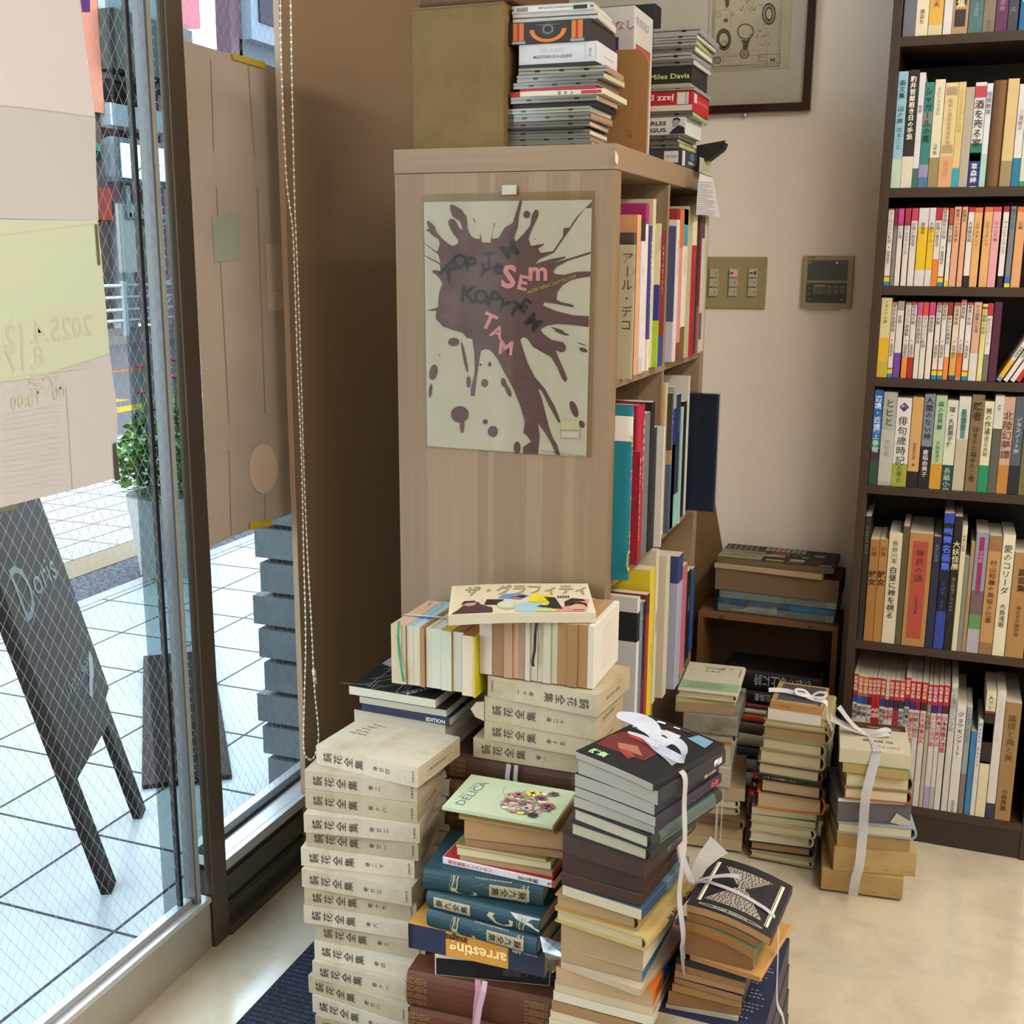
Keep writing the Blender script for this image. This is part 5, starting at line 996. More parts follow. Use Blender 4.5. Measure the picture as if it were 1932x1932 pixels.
dshelf(5, C5, 1850, [
 (44, 98, 990, '23221f', {'d': 'black book with gold lettering', 't': ('シュルレアリスム', .92, .0075, '9a8a4a'), 'D': .2}), (104, 166, 1150, 'a0703c', {'d': 'brown boxed book reading snake woman', 't': ('蛇女', .70, .017, '3a2414', .02), 't2': ('幻想', .93, .011, '4a2f1a')}),
 (168, 224, 1150, 'a8783f', {'d': 'second brown snake woman volume', 't': ('蛇女', .70, .017, '3a2414', .02), 't2': ('幻想', .93, .011, '4a2f1a')}), (228, 318, 1104, 'd0c8ac', {'d': 'cream book with black title', 't': ('白昼に神を視る', .70, .0165, '2a2620', .01), 't2': ('長谷川潔', .93, .0125, '3a362c')}),
 (320, 362, 1060, '5a4e34', {'d': 'thin dark olive book'}), (366, 526, 1104, 'a97f48', {'d': 'thick tan boxed book with red label', 't': ('博良の頌', .86, .018, '3c1c14', .0), 't2': ('文芸批評集', .45, .008, '5a2c20'), 'fn': LB(.07, .93, 'a94a3a', .18), 'D': .18, 'n': 'boxed_book'}),
 (530, 584, 1130, '23283c', {'d': 'narrow navy book', 't': ('南方幻想譚', .93, .0075, '70788c'), 'D': .2}), (588, 656, 970, '15172a', {'d': 'tall black and blue book', 's': [(0, .28, '2a3f94'), (.93, 1, '2f45a8')], 't': ('幽霊名画集', .90, .0185, '4a68d8', .02), 't2': ('THE SPIRIT', .50, .0095, '3f5ac8'), 'D': .22}),
 (660, 714, 992, '1a1917', {'d': 'black book with ivory title', 't': ('大妖怪展', .82, .0155, 'cfc69a', .01), 't2': ('鬼と妖怪そしてゲゲゲ', .55, .0075, '8f8a6c')}), (716, 752, 1060, 'd0c8a8', {'d': 'narrow cream book', 't': ('伊東の絵画', .93, .007, '6a6450')}), (754, 784, 1270, '7d8078', {'d': 'shorter grey book'}), (786, 812, 1170, 'a08358', {'d': 'thin tan magazine'}),
 (816, 900, 1100, '8b8ca4', {'d': 'colourful pictorial book', 's': [(0, .2, 'a8a0a8'), (.2, .32, '5a8a50'), (.32, .52, '6a5a60')], 'fn': LB(.50, .96, '8a2a54', .3), 't': ('浮世絵', .85, .0085, 'c89ab0')}), (904, 994, 1124, 'b58a56', {'d': 'tan volume with brown title', 's': [(.87, 1, '8f6a40'), (0, .1, '8a6a44')], 't': ('村山知義の美術の仕事', .80, .0135, '5a3418', .01)}),
 (998, 1082, 1118, 'd6cfb4', {'d': 'ivory book with bold title', 't': ('愛のコリーダ', .92, .0175, '26221c', .0), 't2': ('大島渚著', .44, .013, '3a3628')}), (1086, 1215, 1240, 'a47c48', {'d': 'thick tan boxed book at the right', 't': ('異香集', .85, .0165, '2c1e12', .01), 't2': ('福永武彦譯詩集', .5, .0095, '4a341e'), 'n': 'boxed_book'})], .004)
C6 = (1580, 1200, 4.39); RD = 'b5242c'
def mk(u0, u1, v, top, mid, t, tc, d, foot=None, body='cfcac4'):
    s = [(.84, 1, top), (.775, .84, mid)] + ([(0, .18, foot)] if foot else [])
    return (u0, u1, v, body, {'d': d, 's': s, 't': ('別冊太陽', .985, .0085, 'd8ccc0', .01), 't2': (t, .76, .012, tc, .01), 'D': .21})
lst = [mk(60, 95, 300, RD, '2f3f90', '図像学', '4a4a4c', 'grey pictorial volume, red top'), mk(96, 140, 318, 'c46a34', '2f5a9c', '遊慶', '3a3a3c', 'white pictorial volume, orange top and blue line'), mk(141, 178, 326, 'c46a34', '2c4a8c', '平賀', '3a3a3c', 'narrow pictorial volume, orange top'), mk(179, 215, 330, RD, '5a2030', 'アメリカン', '2c2c2c', 'white American pictorial volume, red top'),
 mk(216, 247, 334, RD, 'b0242c', '大国', 'd8c8c0', 'solid red pictorial volume', body='a81f28'), mk(248, 280, 334, RD, 'b0242c', '太陽', 'd8c8c0', 'second solid red pictorial volume', body='a81f28'), mk(281, 325, 340, 'b0302c', '2c3f88', '熊沢栄', '3a3a3c', 'white pictorial volume, red and blue top'), mk(326, 354, 350, 'c2a8a0', '3a3434', '絵巻', 'b04a5a', 'thin pale pictorial volume'),
 mk(355, 392, 350, RD, '4a2858', '辻邊', 'a02a34', 'white pictorial volume, crimson lettering'), mk(394, 438, 354, 'c0343c', '3a2030', '怪談霊', 'b8343c', 'plum pictorial volume', body='5a2f4a'), mk(439, 480, 358, 'c8402c', '2c3a30', '世界名作', '2c2c2c', 'white world classics volume'), mk(482, 524, 330, 'c0242c', '3f2a5c', '日本の', '2a2a2e', 'taller grey pictorial volume', body='b0b0b0'),
 mk(525, 566, 360, RD, '3a2a70', '白洲正子の旅', 'b02a34', 'white pictorial volume with red title'), mk(568, 612, 365, RD, '7a2a34', '作家と旅ら', '8a3a3a', 'white pictorial volume with blue medallion'), mk(618, 666, 370, RD, '3a2426', '北大路魯山人', 'b84838', 'white pictorial volume on a potter'), mk(671, 702, 388, 'a53a34', '8a8474', '写真家', '6a645c', 'beige pictorial volume', body='b5ae98'),
 mk(706, 752, 392, 'b81f5c', '3f2a68', '子ども遊び集', 'c85a80', 'white pictorial volume, magenta top', 'a59ac0'), mk(755, 792, 392, RD, '5a3a80', '絵本とあそぶ', 'b02c38', 'white pictorial volume, lilac line', 'a8b0a8'), mk(796, 846, 394, RD, '4a2024', '日本骨董人図鑑', 'a03038', 'wide white pictorial volume, green medallion')]
V6 = 1405
lst = [(u0, u1, v, c, k) for u0, u1, v, c, k in lst]
lst += [(856, 908, 378, 'c9c8c4', {'d': 'thick white book with grey title', 't': ('川上澄花という女', .97, .0125, '7a7a80', .01), 'D': .21}), (913, 992, 548, 'd5d3cf', {'d': 'wide white book', 't': ('ジョウモンアート', .93, .0125, '3a3a3c', .01), 't2': ('白洲信哉', .12, .008, '4a4a4a'), 'D': .2}), (997, 1042, 578, '8d9ba0', {'d': 'grey blue book with pebbled foot', 's': [(0, .38, '77706c')], 't': ('THE BOOK', .94, .008, '4a5a64')}),
 (1050, 1096, 775, '3a78ac', {'d': 'shorter blue book'}), (1100, 1140, 682, 'c9ccd0', {'d': 'slim white book with dark title', 't': ('Mucha Paris', .97, .009, '2c2c30')}), (1144, 1226, 440, 'd5ccaa', {'d': 'cream book with pictorial middle', 's': [(.43, .83, '2c221f'), (.83, .845, 'a8282c'), (.43, .445, 'a8282c'), (.6, .75, '6a3424')], 't': ('人サビエル展', .965, .0105, '2c2824')}), (1231, 1304, 440, 'd0ccc8', {'d': 'white book with blue picture foot', 's': [(0, .12, '2f3850')], 't': ('EXHIBITION', .93, .009, 'b0a8a4')}),
 (1308, 1440, 532, '97784c', {'d': 'tan cloth book at the right end', 't': ('論理と典と美', .90, .0175, '4a341e', .0), 't2': ('小林秀雄', .27, .0125, '3c2a18', .01), 'D': .2})]
dshelf(6, C6, V6, lst, .004)
# ================================================================ stacks of books on the floor
def stack(fr, Y, top, items, group, zs=None, L=None, gap=.0004, z0=None):
    """items from the top down: (ul, vl, ur, vr of the lower front edge, depth, kind, cover, pages, label, extra dict).
    The lower left corner of each lies on the plane y=Y (or on the height in zs)."""
    ox, oy, s = fr; c = lambda u, v: (ox + u / s, oy + v / s); zt = py(*c(*top), (items[0][9].get('Y', Y) if len(items[0]) > 9 else Y)).z if zs is None else zs[0]; out = []
    for i, it in enumerate(items):
        ul, vl, ur, vr, D, kind, cover, pages, label = it[:9]; kw = dict(it[9]) if len(it) > 9 else {}
        z = py(*c(ul, vl), kw.get('Y', Y)).z if zs is None else zs[i + 1]
        if z < .001: z = .001
        a, b = pz(*c(ul, vl), z), pz(*c(ur, vr), z); A = (b - a).length if not kw.get('L', L) else kw.get('L', L); yaw = math.atan2(b.y - a.y, b.x - a.x) + kw.pop('dy', 0); T = max(.002, zt - z - gap)
        kw.pop('L', None); kw.pop('Y', None); a = a + Vector((kw.pop('ox', 0), kw.pop('oy', 0), 0)); A += kw.pop('dA', 0)
        if kind == 'S': o = slip(A, D, T, cover, a, yaw, label, group=group, deco=kw.get('deco'), name=kw.get('name', 'boxed_book'))
        else:
            sp = {'f': 'front', 'b': 'back', 'l': 'left', 'r': 'right'}[kind.lower()]
            o = book(A, D, T, sp, cover, pages, kind.isupper(), kw.get('bend'), None, a, yaw, label, group=group, deco=kw.get('deco'), segs=kw.get('segs'), top=kw.get('top'), obi=kw.get('obi'), name=kw.get('name', 'book'))
        out.append((o, a, yaw, A, D, z, T)); zt = z
    return out
IKK = 'ink:3a3228'
# A: fifteen boxed volumes of one collected edition
nums = ['廿四', '二', '十八', '廿二', '廿一', '二十', '廿三', '十七', '六', '三', '四', '十一', '廿八', '一', '五']
def kyo(num, flip=0, pub=1):
    def d(mb, L, D, T):
        u = (1, 0, 0) if flip else (-1, 0, 0); r = (0, 0, -1) if flip else (0, 0, 1); X = lambda x: L * (1 - x) if flip else L * x
        sz = min(.0178, T * .56)
        mb.vtext('鏡花全集', (X(.07), -.0005, T / 2), r, u, sz, IKK, .004, 1.16).vtext('巻' + num, (X(.57), -.0005, T / 2), r, u, sz * .5, IKK, 0, 1.3)
        if pub: mb.vtext('岩波書店', (X(.955), -.0005, T * .82), (1, 0, 0), (0, 0, 1), .0046, IKK, 0, 1.1)
        mb.quad((L + .0004, D * .2, T * .25), (L + .0004, D * .75, T * .25), (L + .0004, D * .75, T * .27), (L + .0004, D * .2, T * .27), 'ink:8a8068').quad((L + .0004, D * .2, T * .73), (L + .0004, D * .75, T * .73), (L + .0004, D * .75, T * .75), (L + .0004, D * .2, T * .75), 'ink:8a8068')
        mb.htext('鏡花全集 岩波書店', (L + .0005, D * .26, T * .42), (0, 1, 0), (0, 0, 1), T * .2, 'ink:6a604c', 0, D * .42)
        if num == '廿四':
            for i in range(5): mb.vtext(('泉鏡太郎著', '鏡花全集', '巻廿四', '湯島詣', '岩波書店')[i], (L * (.10 + .022 * i), D * (.52 + .08 * i), T + .0005), (1, 0, 0) if 0 else (0, 1, 0), (-1, 0, 0), .0062, 'ink:5a5242', 0, 1.05)
    return d
V = [((200, 215), (918, 385)), ((125, 375), (878, 475)), ((128, 505), (865, 610)), ((118, 665), (893, 740)), ((133, 755), (858, 855)), ((100, 885), (850, 975)), ((105, 1025), (805, 1153)), ((122, 1145), (850, 1250)), ((118, 1260), (805, 1375)), ((198, 1375), (850, 1500)), ((188, 1495), (850, 1650)), ((175, 1630), (830, 1790)), ((150, 1720), (790, 1935)), ((175, 1850), (800, 2060)), ((195, 1985), (820, 2160))]
zs = [.4995 if i == 0 else .466 - .0328 * (i - 1) for i in range(16)]; zs[15] = .0065
stack((540, 1380, 3.5), 0, (0, 0), [(a[0], a[1], b[0], b[1], .138, 'S', 'old:' + ('cfc5af', 'c2b6a0', 'b9ab8f', 'c9beaa', 'b5a78c')[i % 5], '', ('cream boxed volume of the tall left stack, its cover in full view on top' if i == 0 else 'cream boxed volume numbered %s on its spine, %s from top of the tall left stack' % (nums[i], ORD[i])), {'deco': kyo(nums[i])}) for i, (a, b) in enumerate(V)], 'boxed volumes of the tall left stack', zs, .195)
# C: four more volumes and the brown tied giants below
YC = 1.665
c_ = [(435, 1130, 1400, 1315, .145, 'S', 'old:c2b598', '', 'cream boxed volume upside down, topmost of the four behind', {'deco': kyo('十一', 1)}),
 (405, 1345, 1370, 1520, .138, 'S', 'old:beb094', '', 'cream boxed volume with torn jacket flap, second of the four behind', {'deco': kyo('二十', 0, 0)}), (405, 1520, 1290, 1680, .138, 'S', 'old:baac8e', '', 'cream boxed volume numbered fifteen, third of the four behind', {'deco': kyo('十五', 0, 0)}),
 (305, 1680, 1250, 1830, .138, 'S', 'old:b8aa8a', '', 'cream boxed volume numbered eight, lowest of the four behind', {'deco': kyo('八', 0, 0)}), ]
sc = stack((830, 1080, 4.83), YC, (430, 935), c_, 'boxed volumes of the middle stack', L=.195)
zc = sc[-1][5]; ztopC = sc[0][5] + sc[0][6]
fl2 = MB().plate([(0, 0, 0), (0, .0, .034), (-.012, -.004, .033), (-.022, -.006, .02), (-.014, -.004, .006)], (0, .0005, 0), 'old:c9bfa8').build('jacket_flap', sc[1][0], loc=(0, -.0015, -.001))
a = pz(855, 1472, zc - .046); 
def gold(mb, L, Wd, T):
    for i in range(4): mb.vtext('卍田凸回', (L * .15, -.0006, T * (.2 + .2 * i)), (0, 0, -1), (1, 0, 0), T * .17, 'ink:8a6a3c', 0, .9)
    for i in range(4): mb.vtext('凹目回凸', (L * (1 - .03), -.0006, T * (.2 + .2 * i)), (0, 0, -1), (1, 0, 0), T * .17, 'ink:8a6a3c', 0, .9)
z = zc
for i, (dx, h, lb) in enumerate(((0, .0475, 'big brown cloth volume tied with white string under the boxed volumes'), (.01, .05, 'brown cloth volume second below the boxed volumes'), (0, .05, 'brown cloth volume third below the boxed volumes'), (.008, .05, 'brown cloth volume fourth below the boxed volumes'))):
    z -= h; book(.262, .155, h - .0005, 'front', 'lth:4c3426', 'b3a284', True, None, None, (-.745 + dx, YC + .002, z), .03, label=lb, group='brown volumes behind the front stacks', deco=gold)
z_fill = z
for i in range(3):
    h = (z_fill - .0075) / 3; z -= h; book(.262, .155, h - .0005, 'front', 'lth:4c3426', 'b3a284', True, None, None, (-.742, YC + .002, z), .02, label='brown cloth volume %s below the boxed volumes, behind the front stacks' % ORD[4 + i], group='brown volumes behind the front stacks')
s1 = MB()
for x in (.112, .122):
    for (p, q) in (((x, -.0055, zc - .046), (x, -.0055, zc - .001)),): pass
st1 = ribbon([(-.745 + .118, YC - .0035, zc - .0475), (-.745 + .116, YC - .0045, zc - .024), (-.745 + .118, YC - .003, zc - .001)], .008, (1, 0, 0), 'plw:c6c4c0'); st2 = ribbon([(-.745 + .131, YC - .003, zc - .0475), (-.745 + .130, YC - .004, zc - .024), (-.745 + .131, YC - .0025, zc - .001)], .007, (1, 0, 0), 'plw:c6c4c0')
ts = empty('plastic_tie'); tag(ts, 'white string round the brown volume under the boxed volumes', 'string'); st1.build('strand', ts); st2.build('strand', ts)
# B: magazines at the back left
mg = [(525, 1110, 1310, 1240, .17, 'b', '1b1b1d', 'c9c4b2', 'black and white illustrated magazine, topmost at the back left', {'bend': None, 'deco': lambda mb, L, Wd, T: magtop(mb, L, Wd, T)}), (620, 1190, 1410, 1320, .17, 'b', '262523', 'b0aa9a', 'magazine with black top edge, second in the back left pile'), (640, 1260, 1440, 1400, .17, 'f', '1c2140', 'b9b4a6', 'navy spined magazine, third in the back left pile', {'deco': lambda mb, L, Wd, T: mb.htext('EDITION', (L * .74, -.0006, T * .2), (1, 0, 0), (0, 0, 1), T * .7, 'ink:c8c8c8', .02)})]
def magtop(mb, L, Wd, T):
    z = T + .0004; r = random.Random(2)
    mb.poly([(L * .25, 0.0, z), (L, .0, z), (L, Wd * .3, z), (L * .6, Wd * .45, z), (L * .45, Wd * .3, z)], 'a5a5a6')
    for i in range(26):
        x, y = L * r.uniform(.05, .9), Wd * r.uniform(.3, .95); a = r.choice((.2, .9, 1.7)); d = Vector((math.cos(a), math.sin(a), 0)) * r.uniform(.01, .04); n = Vector((-d.y, d.x, 0)).normalized() * .0006; o = Vector((x, y, z)); mb.quad(o - d - n, o + d - n, o + d + n, o - d + n, 'ink:8a8a8c')
    mb.htext('NEW YORK', (L * .1, Wd * .5, z), (.5, .86, 0), (-.86, .5, 0), .018, 'ink:b5b5b5', .02); mb.htext('art comics', (L * .25, Wd * .45, z), (.5, .86, 0), (-.86, .5, 0), .014, 'ink:9a9a9a')
    for i in range(20): mb.ball((L * r.uniform(.4, .95), Wd * r.uniform(.02, .25), z), .006, r.choice(('ink:55565a', 'ink:77787c', 'ink:c2c2c4')), 6, 3, (1, 1, .05))
sb = stack((550, 1080, 4.83), 1.665, (505, 1025), mg, 'magazines at the back left')
z = sb[-1][5]; i = 0
while z > .02:
    h = min(.033, z - .0075) if z > .045 else z - .0075
    z -= h; book(.175, .165, h - .0005, 'back', ('2b2a2c', 'a8a296', '3a3c44')[i % 3], 'b5ae9c', False, None, None, (-.918 + .006 * (i % 2), 1.668, z), -.02, label='magazine %s below the navy spined one in the back left pile' % ORD[i], group='magazines at the back left'); i += 1
    if z < .009: break
# row of pocket books standing spine up across B and C
YR = 1.66; bnd = [(738, 764, 'c9a98c', 'a98562', 'c8b89a', 'tan'), (766, 778, '8fb4b8', 'c9b894', 'd0c4a8', 'pale blue'), (779, 791, 'a9c2c8', 'c9b894', 'd0c4a8', 'pale blue striped'), (792, 800, 'a06a3c', '9a7248', 'a88050', 'brown'), (802, 812, 'c9c4a8', 'c0c0b0', 'c9c9b6', 'cream'), (813, 831, 'd8d4c0', 'c0c4b4', 'c9cbba', 'white'), (832, 851, 'd0a828', 'c2c4b2', 'c9cbba', 'yellow'), (852, 873, '9a6434', 'c0c2b2', 'c9cbba', 'brown-spined'), (875, 897, 'b0702c', 'd2c4ac', 'd8c8b0', 'orange brown'), (898, 901, 'c8c020', 'c8c020', 'c8b040', 'yellow covered'),
 (903, 926, 'd0c4b4', 'd2c8b8', 'd2c8b8', 'off-white'), (928, 949, 'a07c60', '9a7454', 'a07858', 'dark tan'), (951, 965, 'c09a7c', 'b08c6c', 'b8947a', 'peach'), (966, 976, 'c4a080', 'b8947a', 'c09a80', 'light peach'), (977, 990, 'a88a6c', 'a08060', 'a8886c', 'dull tan'), (991, 998, 'd0ccbc', 'cfccbc', 'c9c4b4', 'slim white'), (999, 1012, 'd0c8b4', 'c4baa4', 'c4baa4', 'pale'), (1014, 1024, 'd0c6a8', 'c6bca0', 'c6bca0', 'ivory'), (1025, 1037, 'cfc8ac', 'c4bea4', 'c4bea4', 'grey ivory'), (1038, 1049, 'cac4aa', 'bdb8a0', 'bdb8a0', 'second grey ivory'), (1050, 1070, 'b08a5e', 'a27a50', 'a27a50', 'caramel'), (1071, 1087, 'ac865a', '9c764c', '9c764c', 'second caramel'), (1088, 1107, 'b08a5e', 'a07a50', 'a07a50', 'third caramel'), (1108, 1118, 'd8d4c8', 'd2cec0', 'cfcabc', 'white covered')]
for i, (u0, u1, cv, _, pg, nmx) in enumerate(bnd):
    zb = (.578 if u0 < 902 else ztopC + .001); zt_ = zb + .106
    x0, x1 = py(u0, 1230, YR).x, py(u1 + 1, 1230, YR).x; yb = YR + (.003 if i % 3 else 0) - (.012 if 875 <= u0 < 902 else 0); T = x1 - x0 - .0003
    M = frame((x1, yb, zt_), (0, 1, 0), (0, 0, -1), (-1, 0, 0)) @ Matrix.Rotation(0, 4, 'Y')
    dk_ = None
    if i in (1, 2): dk_ = lambda mb, L, Wd, T: mb.quad((L * .28, -.0006, T * .15), (L * .40, -.0006, T * .15), (L * .40, -.0006, T * .85), (L * .28, -.0006, T * .85), 'ink:2f6ab8').vtext('文庫', (L * .95, -.0006, T / 2), (0, 0, -1), (1, 0, 0), .006, 'ink:4a6a6a')
    elif i < 9 and T > .008: dk_ = lambda mb, L, Wd, T: mb.vtext('小説集', (L * .93, -.0006, T / 2), (0, 0, -1), (1, 0, 0), .0055, 'ink:6a604c')
    if T < .0035: T = .0035
    o = book(.148, .105, T, 'front', cv, pg, False, None, M, label='%s pocket book standing spine up, %s from the left in the tied row' % (nmx, ORD[i]), group='pocket books standing spine up', deco=dk_)
    if i == 23:
        q = MB()
        for k in range(12): q.box((.05 + 0, .02 + .006 * k, -.0006), (.11, .0205 + .006 * k, -.0003), 'ink:b0aa9c')
        q.build('printed_flap', o)
def mark(pts, key, lb):
    o = ribbon([py(u, v, YR - .003 - .004 * (i % 2)) for i, (u, v) in enumerate(pts)], .0045, (1, 0, 0), key).build('bookmark'); tag(o, lb, 'bookmark')
mark([(753, 1172), (751, 1200), (754, 1235), (759, 1270), (762, 1286)], '2f8a5c', 'green ribbon bookmark hanging from the spine up row')
mark([(1013, 1171), (1010, 1195), (1009, 1225), (1005, 1248), (1006, 1257)], '1c1b1a', 'black ribbon bookmark hanging in the middle of the spine up row')
zr = ztopC + .107
ti = empty('plastic_tie'); tag(ti, 'white vinyl string round the spine up pocket books', 'string')
zz = .578 + .1068; ribbon([(-.846, YR + .035, .60), (-.847, YR + .045, zz - .01), (-.838, YR + .05, zz + .0012), (-.80, YR + .055, zz + .0015), (-.76, YR + .058, zz + .002), (-.72, YR + .056, zz + .0015)], .006, (0, 1, .1)).build('strand', ti)
# the art magazine on the row
z0 = zr + .001; a = pz(845.5, 1170, z0 + .004); b = pz(1124, 1175, z0)
b.z = a.z = z0; A = (b - a).length; yw = math.atan2(b.y - a.y, b.x - a.x)
def graf(mb, L, Wd, T):  # L along depth (spine right); use placed frame through inverse of the mapping: x'=A-y, y'=x
    A_ = Wd; P = lambda x, y, h=.0006: (L * y, A_ - A_ * x, T + h)
    def pl(pts, k, h=.0006): mb.poly([P(x, y, h) for x, y in pts], k)
    def E(x, y, a, b, k, h, n=12): pl([(x + a * math.cos(t), y + b * math.sin(t)) for t in [6.2832 * i / n for i in range(n)]], k, h)
    mb.quad(P(0, 0, .0002), P(1, 0, .0002), P(1, 1, .0002), P(0, 1, .0002), 'd8cfae')
    pl([(.02, .03), (.30, .03), (.30, .18), (.22, .30), (.20, .38), (.12, .38), (.06, .15)], '4a2f30'); E(.14, .33, .045, .08, 'c98a84', .0009); pl([(.08, .30), (.10, .42), (.18, .42), (.18, .36), (.13, .36)], '2a1c1c', .0012)
    pl([(.24, .28), (.36, .26), (.38, .44), (.26, .46)], '2c2422'); E(.40, .25, .07, .14, 'b9bfa4', .0009); E(.40, .26, .05, .10, 'c9c9b0', .0012); pl([(.34, .50), (.50, .42), (.56, .56), (.48, .64), (.38, .62)], '5c86b4'); E(.47, .50, .035, .06, 'c08a80', .0012); pl([(.43, .5), (.52, .56), (.54, .50), (.5, .47)], '2a2a38', .0015)
    pl([(.46, .03), (.72, .03), (.68, .30), (.52, .34), (.44, .18)], '9cbcc8'); pl([(.55, .34), (.70, .30), (.73, .56), (.58, .62)], 'd6c624', .0009); pl([(.60, .18), (.78, .10), (.74, .48), (.66, .50), (.70, .3)], '26221f', .0012); E(.65, .40, .03, .07, 'cdbf3a', .0015); E(.66, .26, .03, .05, 'cdbf3a', .0015)
    pl([(.60, .02), (.74, .02), (.72, .08), (.60, .07)], 'd6c624', .0012); pl([(.72, .03), (.93, .03), (.98, .42), (.86, .46), (.80, .22)], 'd08a84', .0009); pl([(.80, .18), (.80, .34), (.86, .46), (.94, .42), (.95, .36), (.88, .34), (.84, .22)], '2a201e', .0012)
    E(.885, .17, .062, .12, 'cf9f84', .0012); pl([(.83, .18), (.84, .30), (.90, .33), (.95, .28), (.95, .14), (.93, .24), (.88, .27), (.85, .22)], '2a201e', .0015); pl([(.85, .07), (.92, .06), (.92, .08), (.85, .09)], '5a3a34', .0015)
    for i in range(5): mb.quad(P(.76 + .018 * i, .46, .0015), P(.77 + .018 * i, .46, .0015), P(.77 + .018 * i, .54, .0015), P(.76 + .018 * i, .54, .0015), 'ink:3a3634')
    for i, ch_ in enumerate('ザ・グラフィティ'):
        vs, fs, w = glyphs(ch_, .025); mb.add([P(.10 + .112 * i + x * .118, .63 + y * .36, .0008) for x, y in vs], fs, 'ink:8a8268')
    mb.htext('ザ・グラフィティ', (L * .95, -.0006, T * .2), (-1, 0, 0), (0, 0, 1), T * .5, 'ink:4a3a30')
gm = book(A, .168, .0165, 'right', 'd6c4a4', 'cfc8b2', False, lambda x, y: -.012 * max(0, (.5 - x / .24)) ** 1.5 * 1.2, None, a + Vector((0, 0, .0)), yw, 'large art magazine with painted portraits lying on the spine up pocket books', 'magazine', None, graf, 'magazine')
# D: the mixed front stack
def delica(mb, L, Wd, T):
    z = T + .0006; mb.quad((0, 0, z - .0003), (L, 0, z - .0003), (L, Wd, z - .0003), (0, Wd, z - .0003), 'b9c4a2')
    mb.htext('DELICA', (L * .16, Wd * .12, z), (.12, 1, 0), (-1, .12, 0), .021, 'ink:4a6a70', 0, Wd * .72).htext('ART CUISINE', (L * .085, Wd * .3, z), (.12, 1, 0), (-1, .12, 0), .007, 'ink:7a8a7a', 0, Wd * .5)
    r = random.Random(8); c = Vector((L * .68, Wd * .48, 0))
    for i in range(150):
        a, q = r.uniform(0, 6.28), r.random() ** .6; x, y = c.x + math.cos(a) * q * L * .24, c.y + math.sin(a) * q * Wd * .34; s = r.uniform(.002, .006); h = z + .0001 + .00001 * i
        k = r.choice(('ink:6a7048', 'ink:848a58', 'ink:a08a86', 'ink:b58a90', 'ink:5a5a44', 'ink:c0b85a', 'ink:8a7a78', 'ink:d0c8b8', 'ink:9a4a58'))
        mb.poly([(x + s * math.cos(t), y + s * .8 * math.sin(t), h) for t in (0, 1, 2.2, 3.1, 4.2, 5.3)], k)
    for x, y, s, k in ((.66, .72, .009, 'ink:cfc060'), (.55, .62, .008, 'ink:a07078'), (.76, .62, .008, 'ink:7a4a58'), (.86, .44, .010, 'ink:8a4a58'), (.84, .80, .007, 'ink:6a5058'), (.79, .16, .007, 'ink:3a3444'), (.70, .30, .007, 'ink:b0a0a8')):
        for t in range(6): mb.poly([(L * x + s * .8 * math.cos(t * 1.05) + s * .6 * math.cos(q), Wd * y + s * .7 * math.sin(t * 1.05) + s * .5 * math.sin(q), z + .002) for q in (0, 1.2, 2.4, 3.6, 4.8)], k)
        mb.poly([(L * x + s * .45 * math.cos(q), Wd * y + s * .4 * math.sin(q), z + .0025) for q in (0, 1.2, 2.4, 3.6, 4.8)], 'ink:2a2424')
    for k in range(10): a0, a1 = k * .35, (k + 1) * .35; P = lambda a, w: (L * (.40 + .05 * math.cos(a) + .02 * a * .4) + w, Wd * (.45 + .10 * a - .0 * w), z); mb.quad(P(a0, 0), P(a0, .0016), P(a1, .0016), P(a1, 0), 'ink:8a927a')
def crane(mb, L, Wd, T, lab=0, w=0):
    r_ = -.0006; CR = 'ink:a39a80'; y = r_
    def q(x, z): return (L * x, y, T * z)
    lx = .56 if lab else .07; [mb.quad(q(lx, .2 + .075 * j), q(lx + .33, .2 + .075 * j), q(lx + .33, .275 + .075 * j), q(lx, .275 + .075 * j), 'ink:968c70') for j in range(8)]
    for i, ch_ in enumerate('蓋九全集'):
        mb.vtext(ch_, (L * ((lx + .31 - .075 * i) if lab else (lx + .02 + .075 * i)), y - .0004, T * .5), (0, 0, -1) if lab else (0, 0, 1), (1, 0, 0) if lab else (-1, 0, 0), T * .42, 'ink:2a2a24', .01)
    for x0 in ((.22, .80) if lab else (.80,)):
        for k in range(4):
            for j in range(8): xx = x0 + .018 * k + .0025 * j + .004 * math.sin(j * 1.3 + k); a_, b_ = .06 + .11 * j, .06 + .11 * (j + 1); mb.quad(q(xx, a_), q(xx + (.010 if k % 2 else .004), a_), q(xx + .0025 + (.010 if k % 2 else .004), b_), q(xx + .0025, b_), CR if k % 2 else 'ink:7f8670')
    bx = .42 if lab else .60
    P = [(bx - .05, .55), (bx - .03, .75), (bx + .02, .72), (bx + .0, .58), (bx + .03, .30), (bx + .09, .18), (bx + .15, .35), (bx + .14, .6), (bx + .18, .55), (bx + .17, .22), (bx + .10, .06), (bx + .02, .14), (bx - .025, .42)]
    if not lab: mb.poly([q(a_, b_) for a_, b_ in P], CR)
    else:
        mb.poly([q(a_ - .14, (b_ - .1) * .6) for a_, b_ in P], CR)
        for k in range(14): xx = .44 + .022 * k; mb.poly([q(xx, .98), q(xx + .014, .98), q(xx - .012 + .004 * (k % 3), .55 + .03 * (k % 4))], CR)
    if w: mb.poly([q(.74, .95), q(1.0, .95), q(1.0, .30), q(.92, .50), q(.80, .72)], 'b5b7b4')
def spine_sag(f): return f
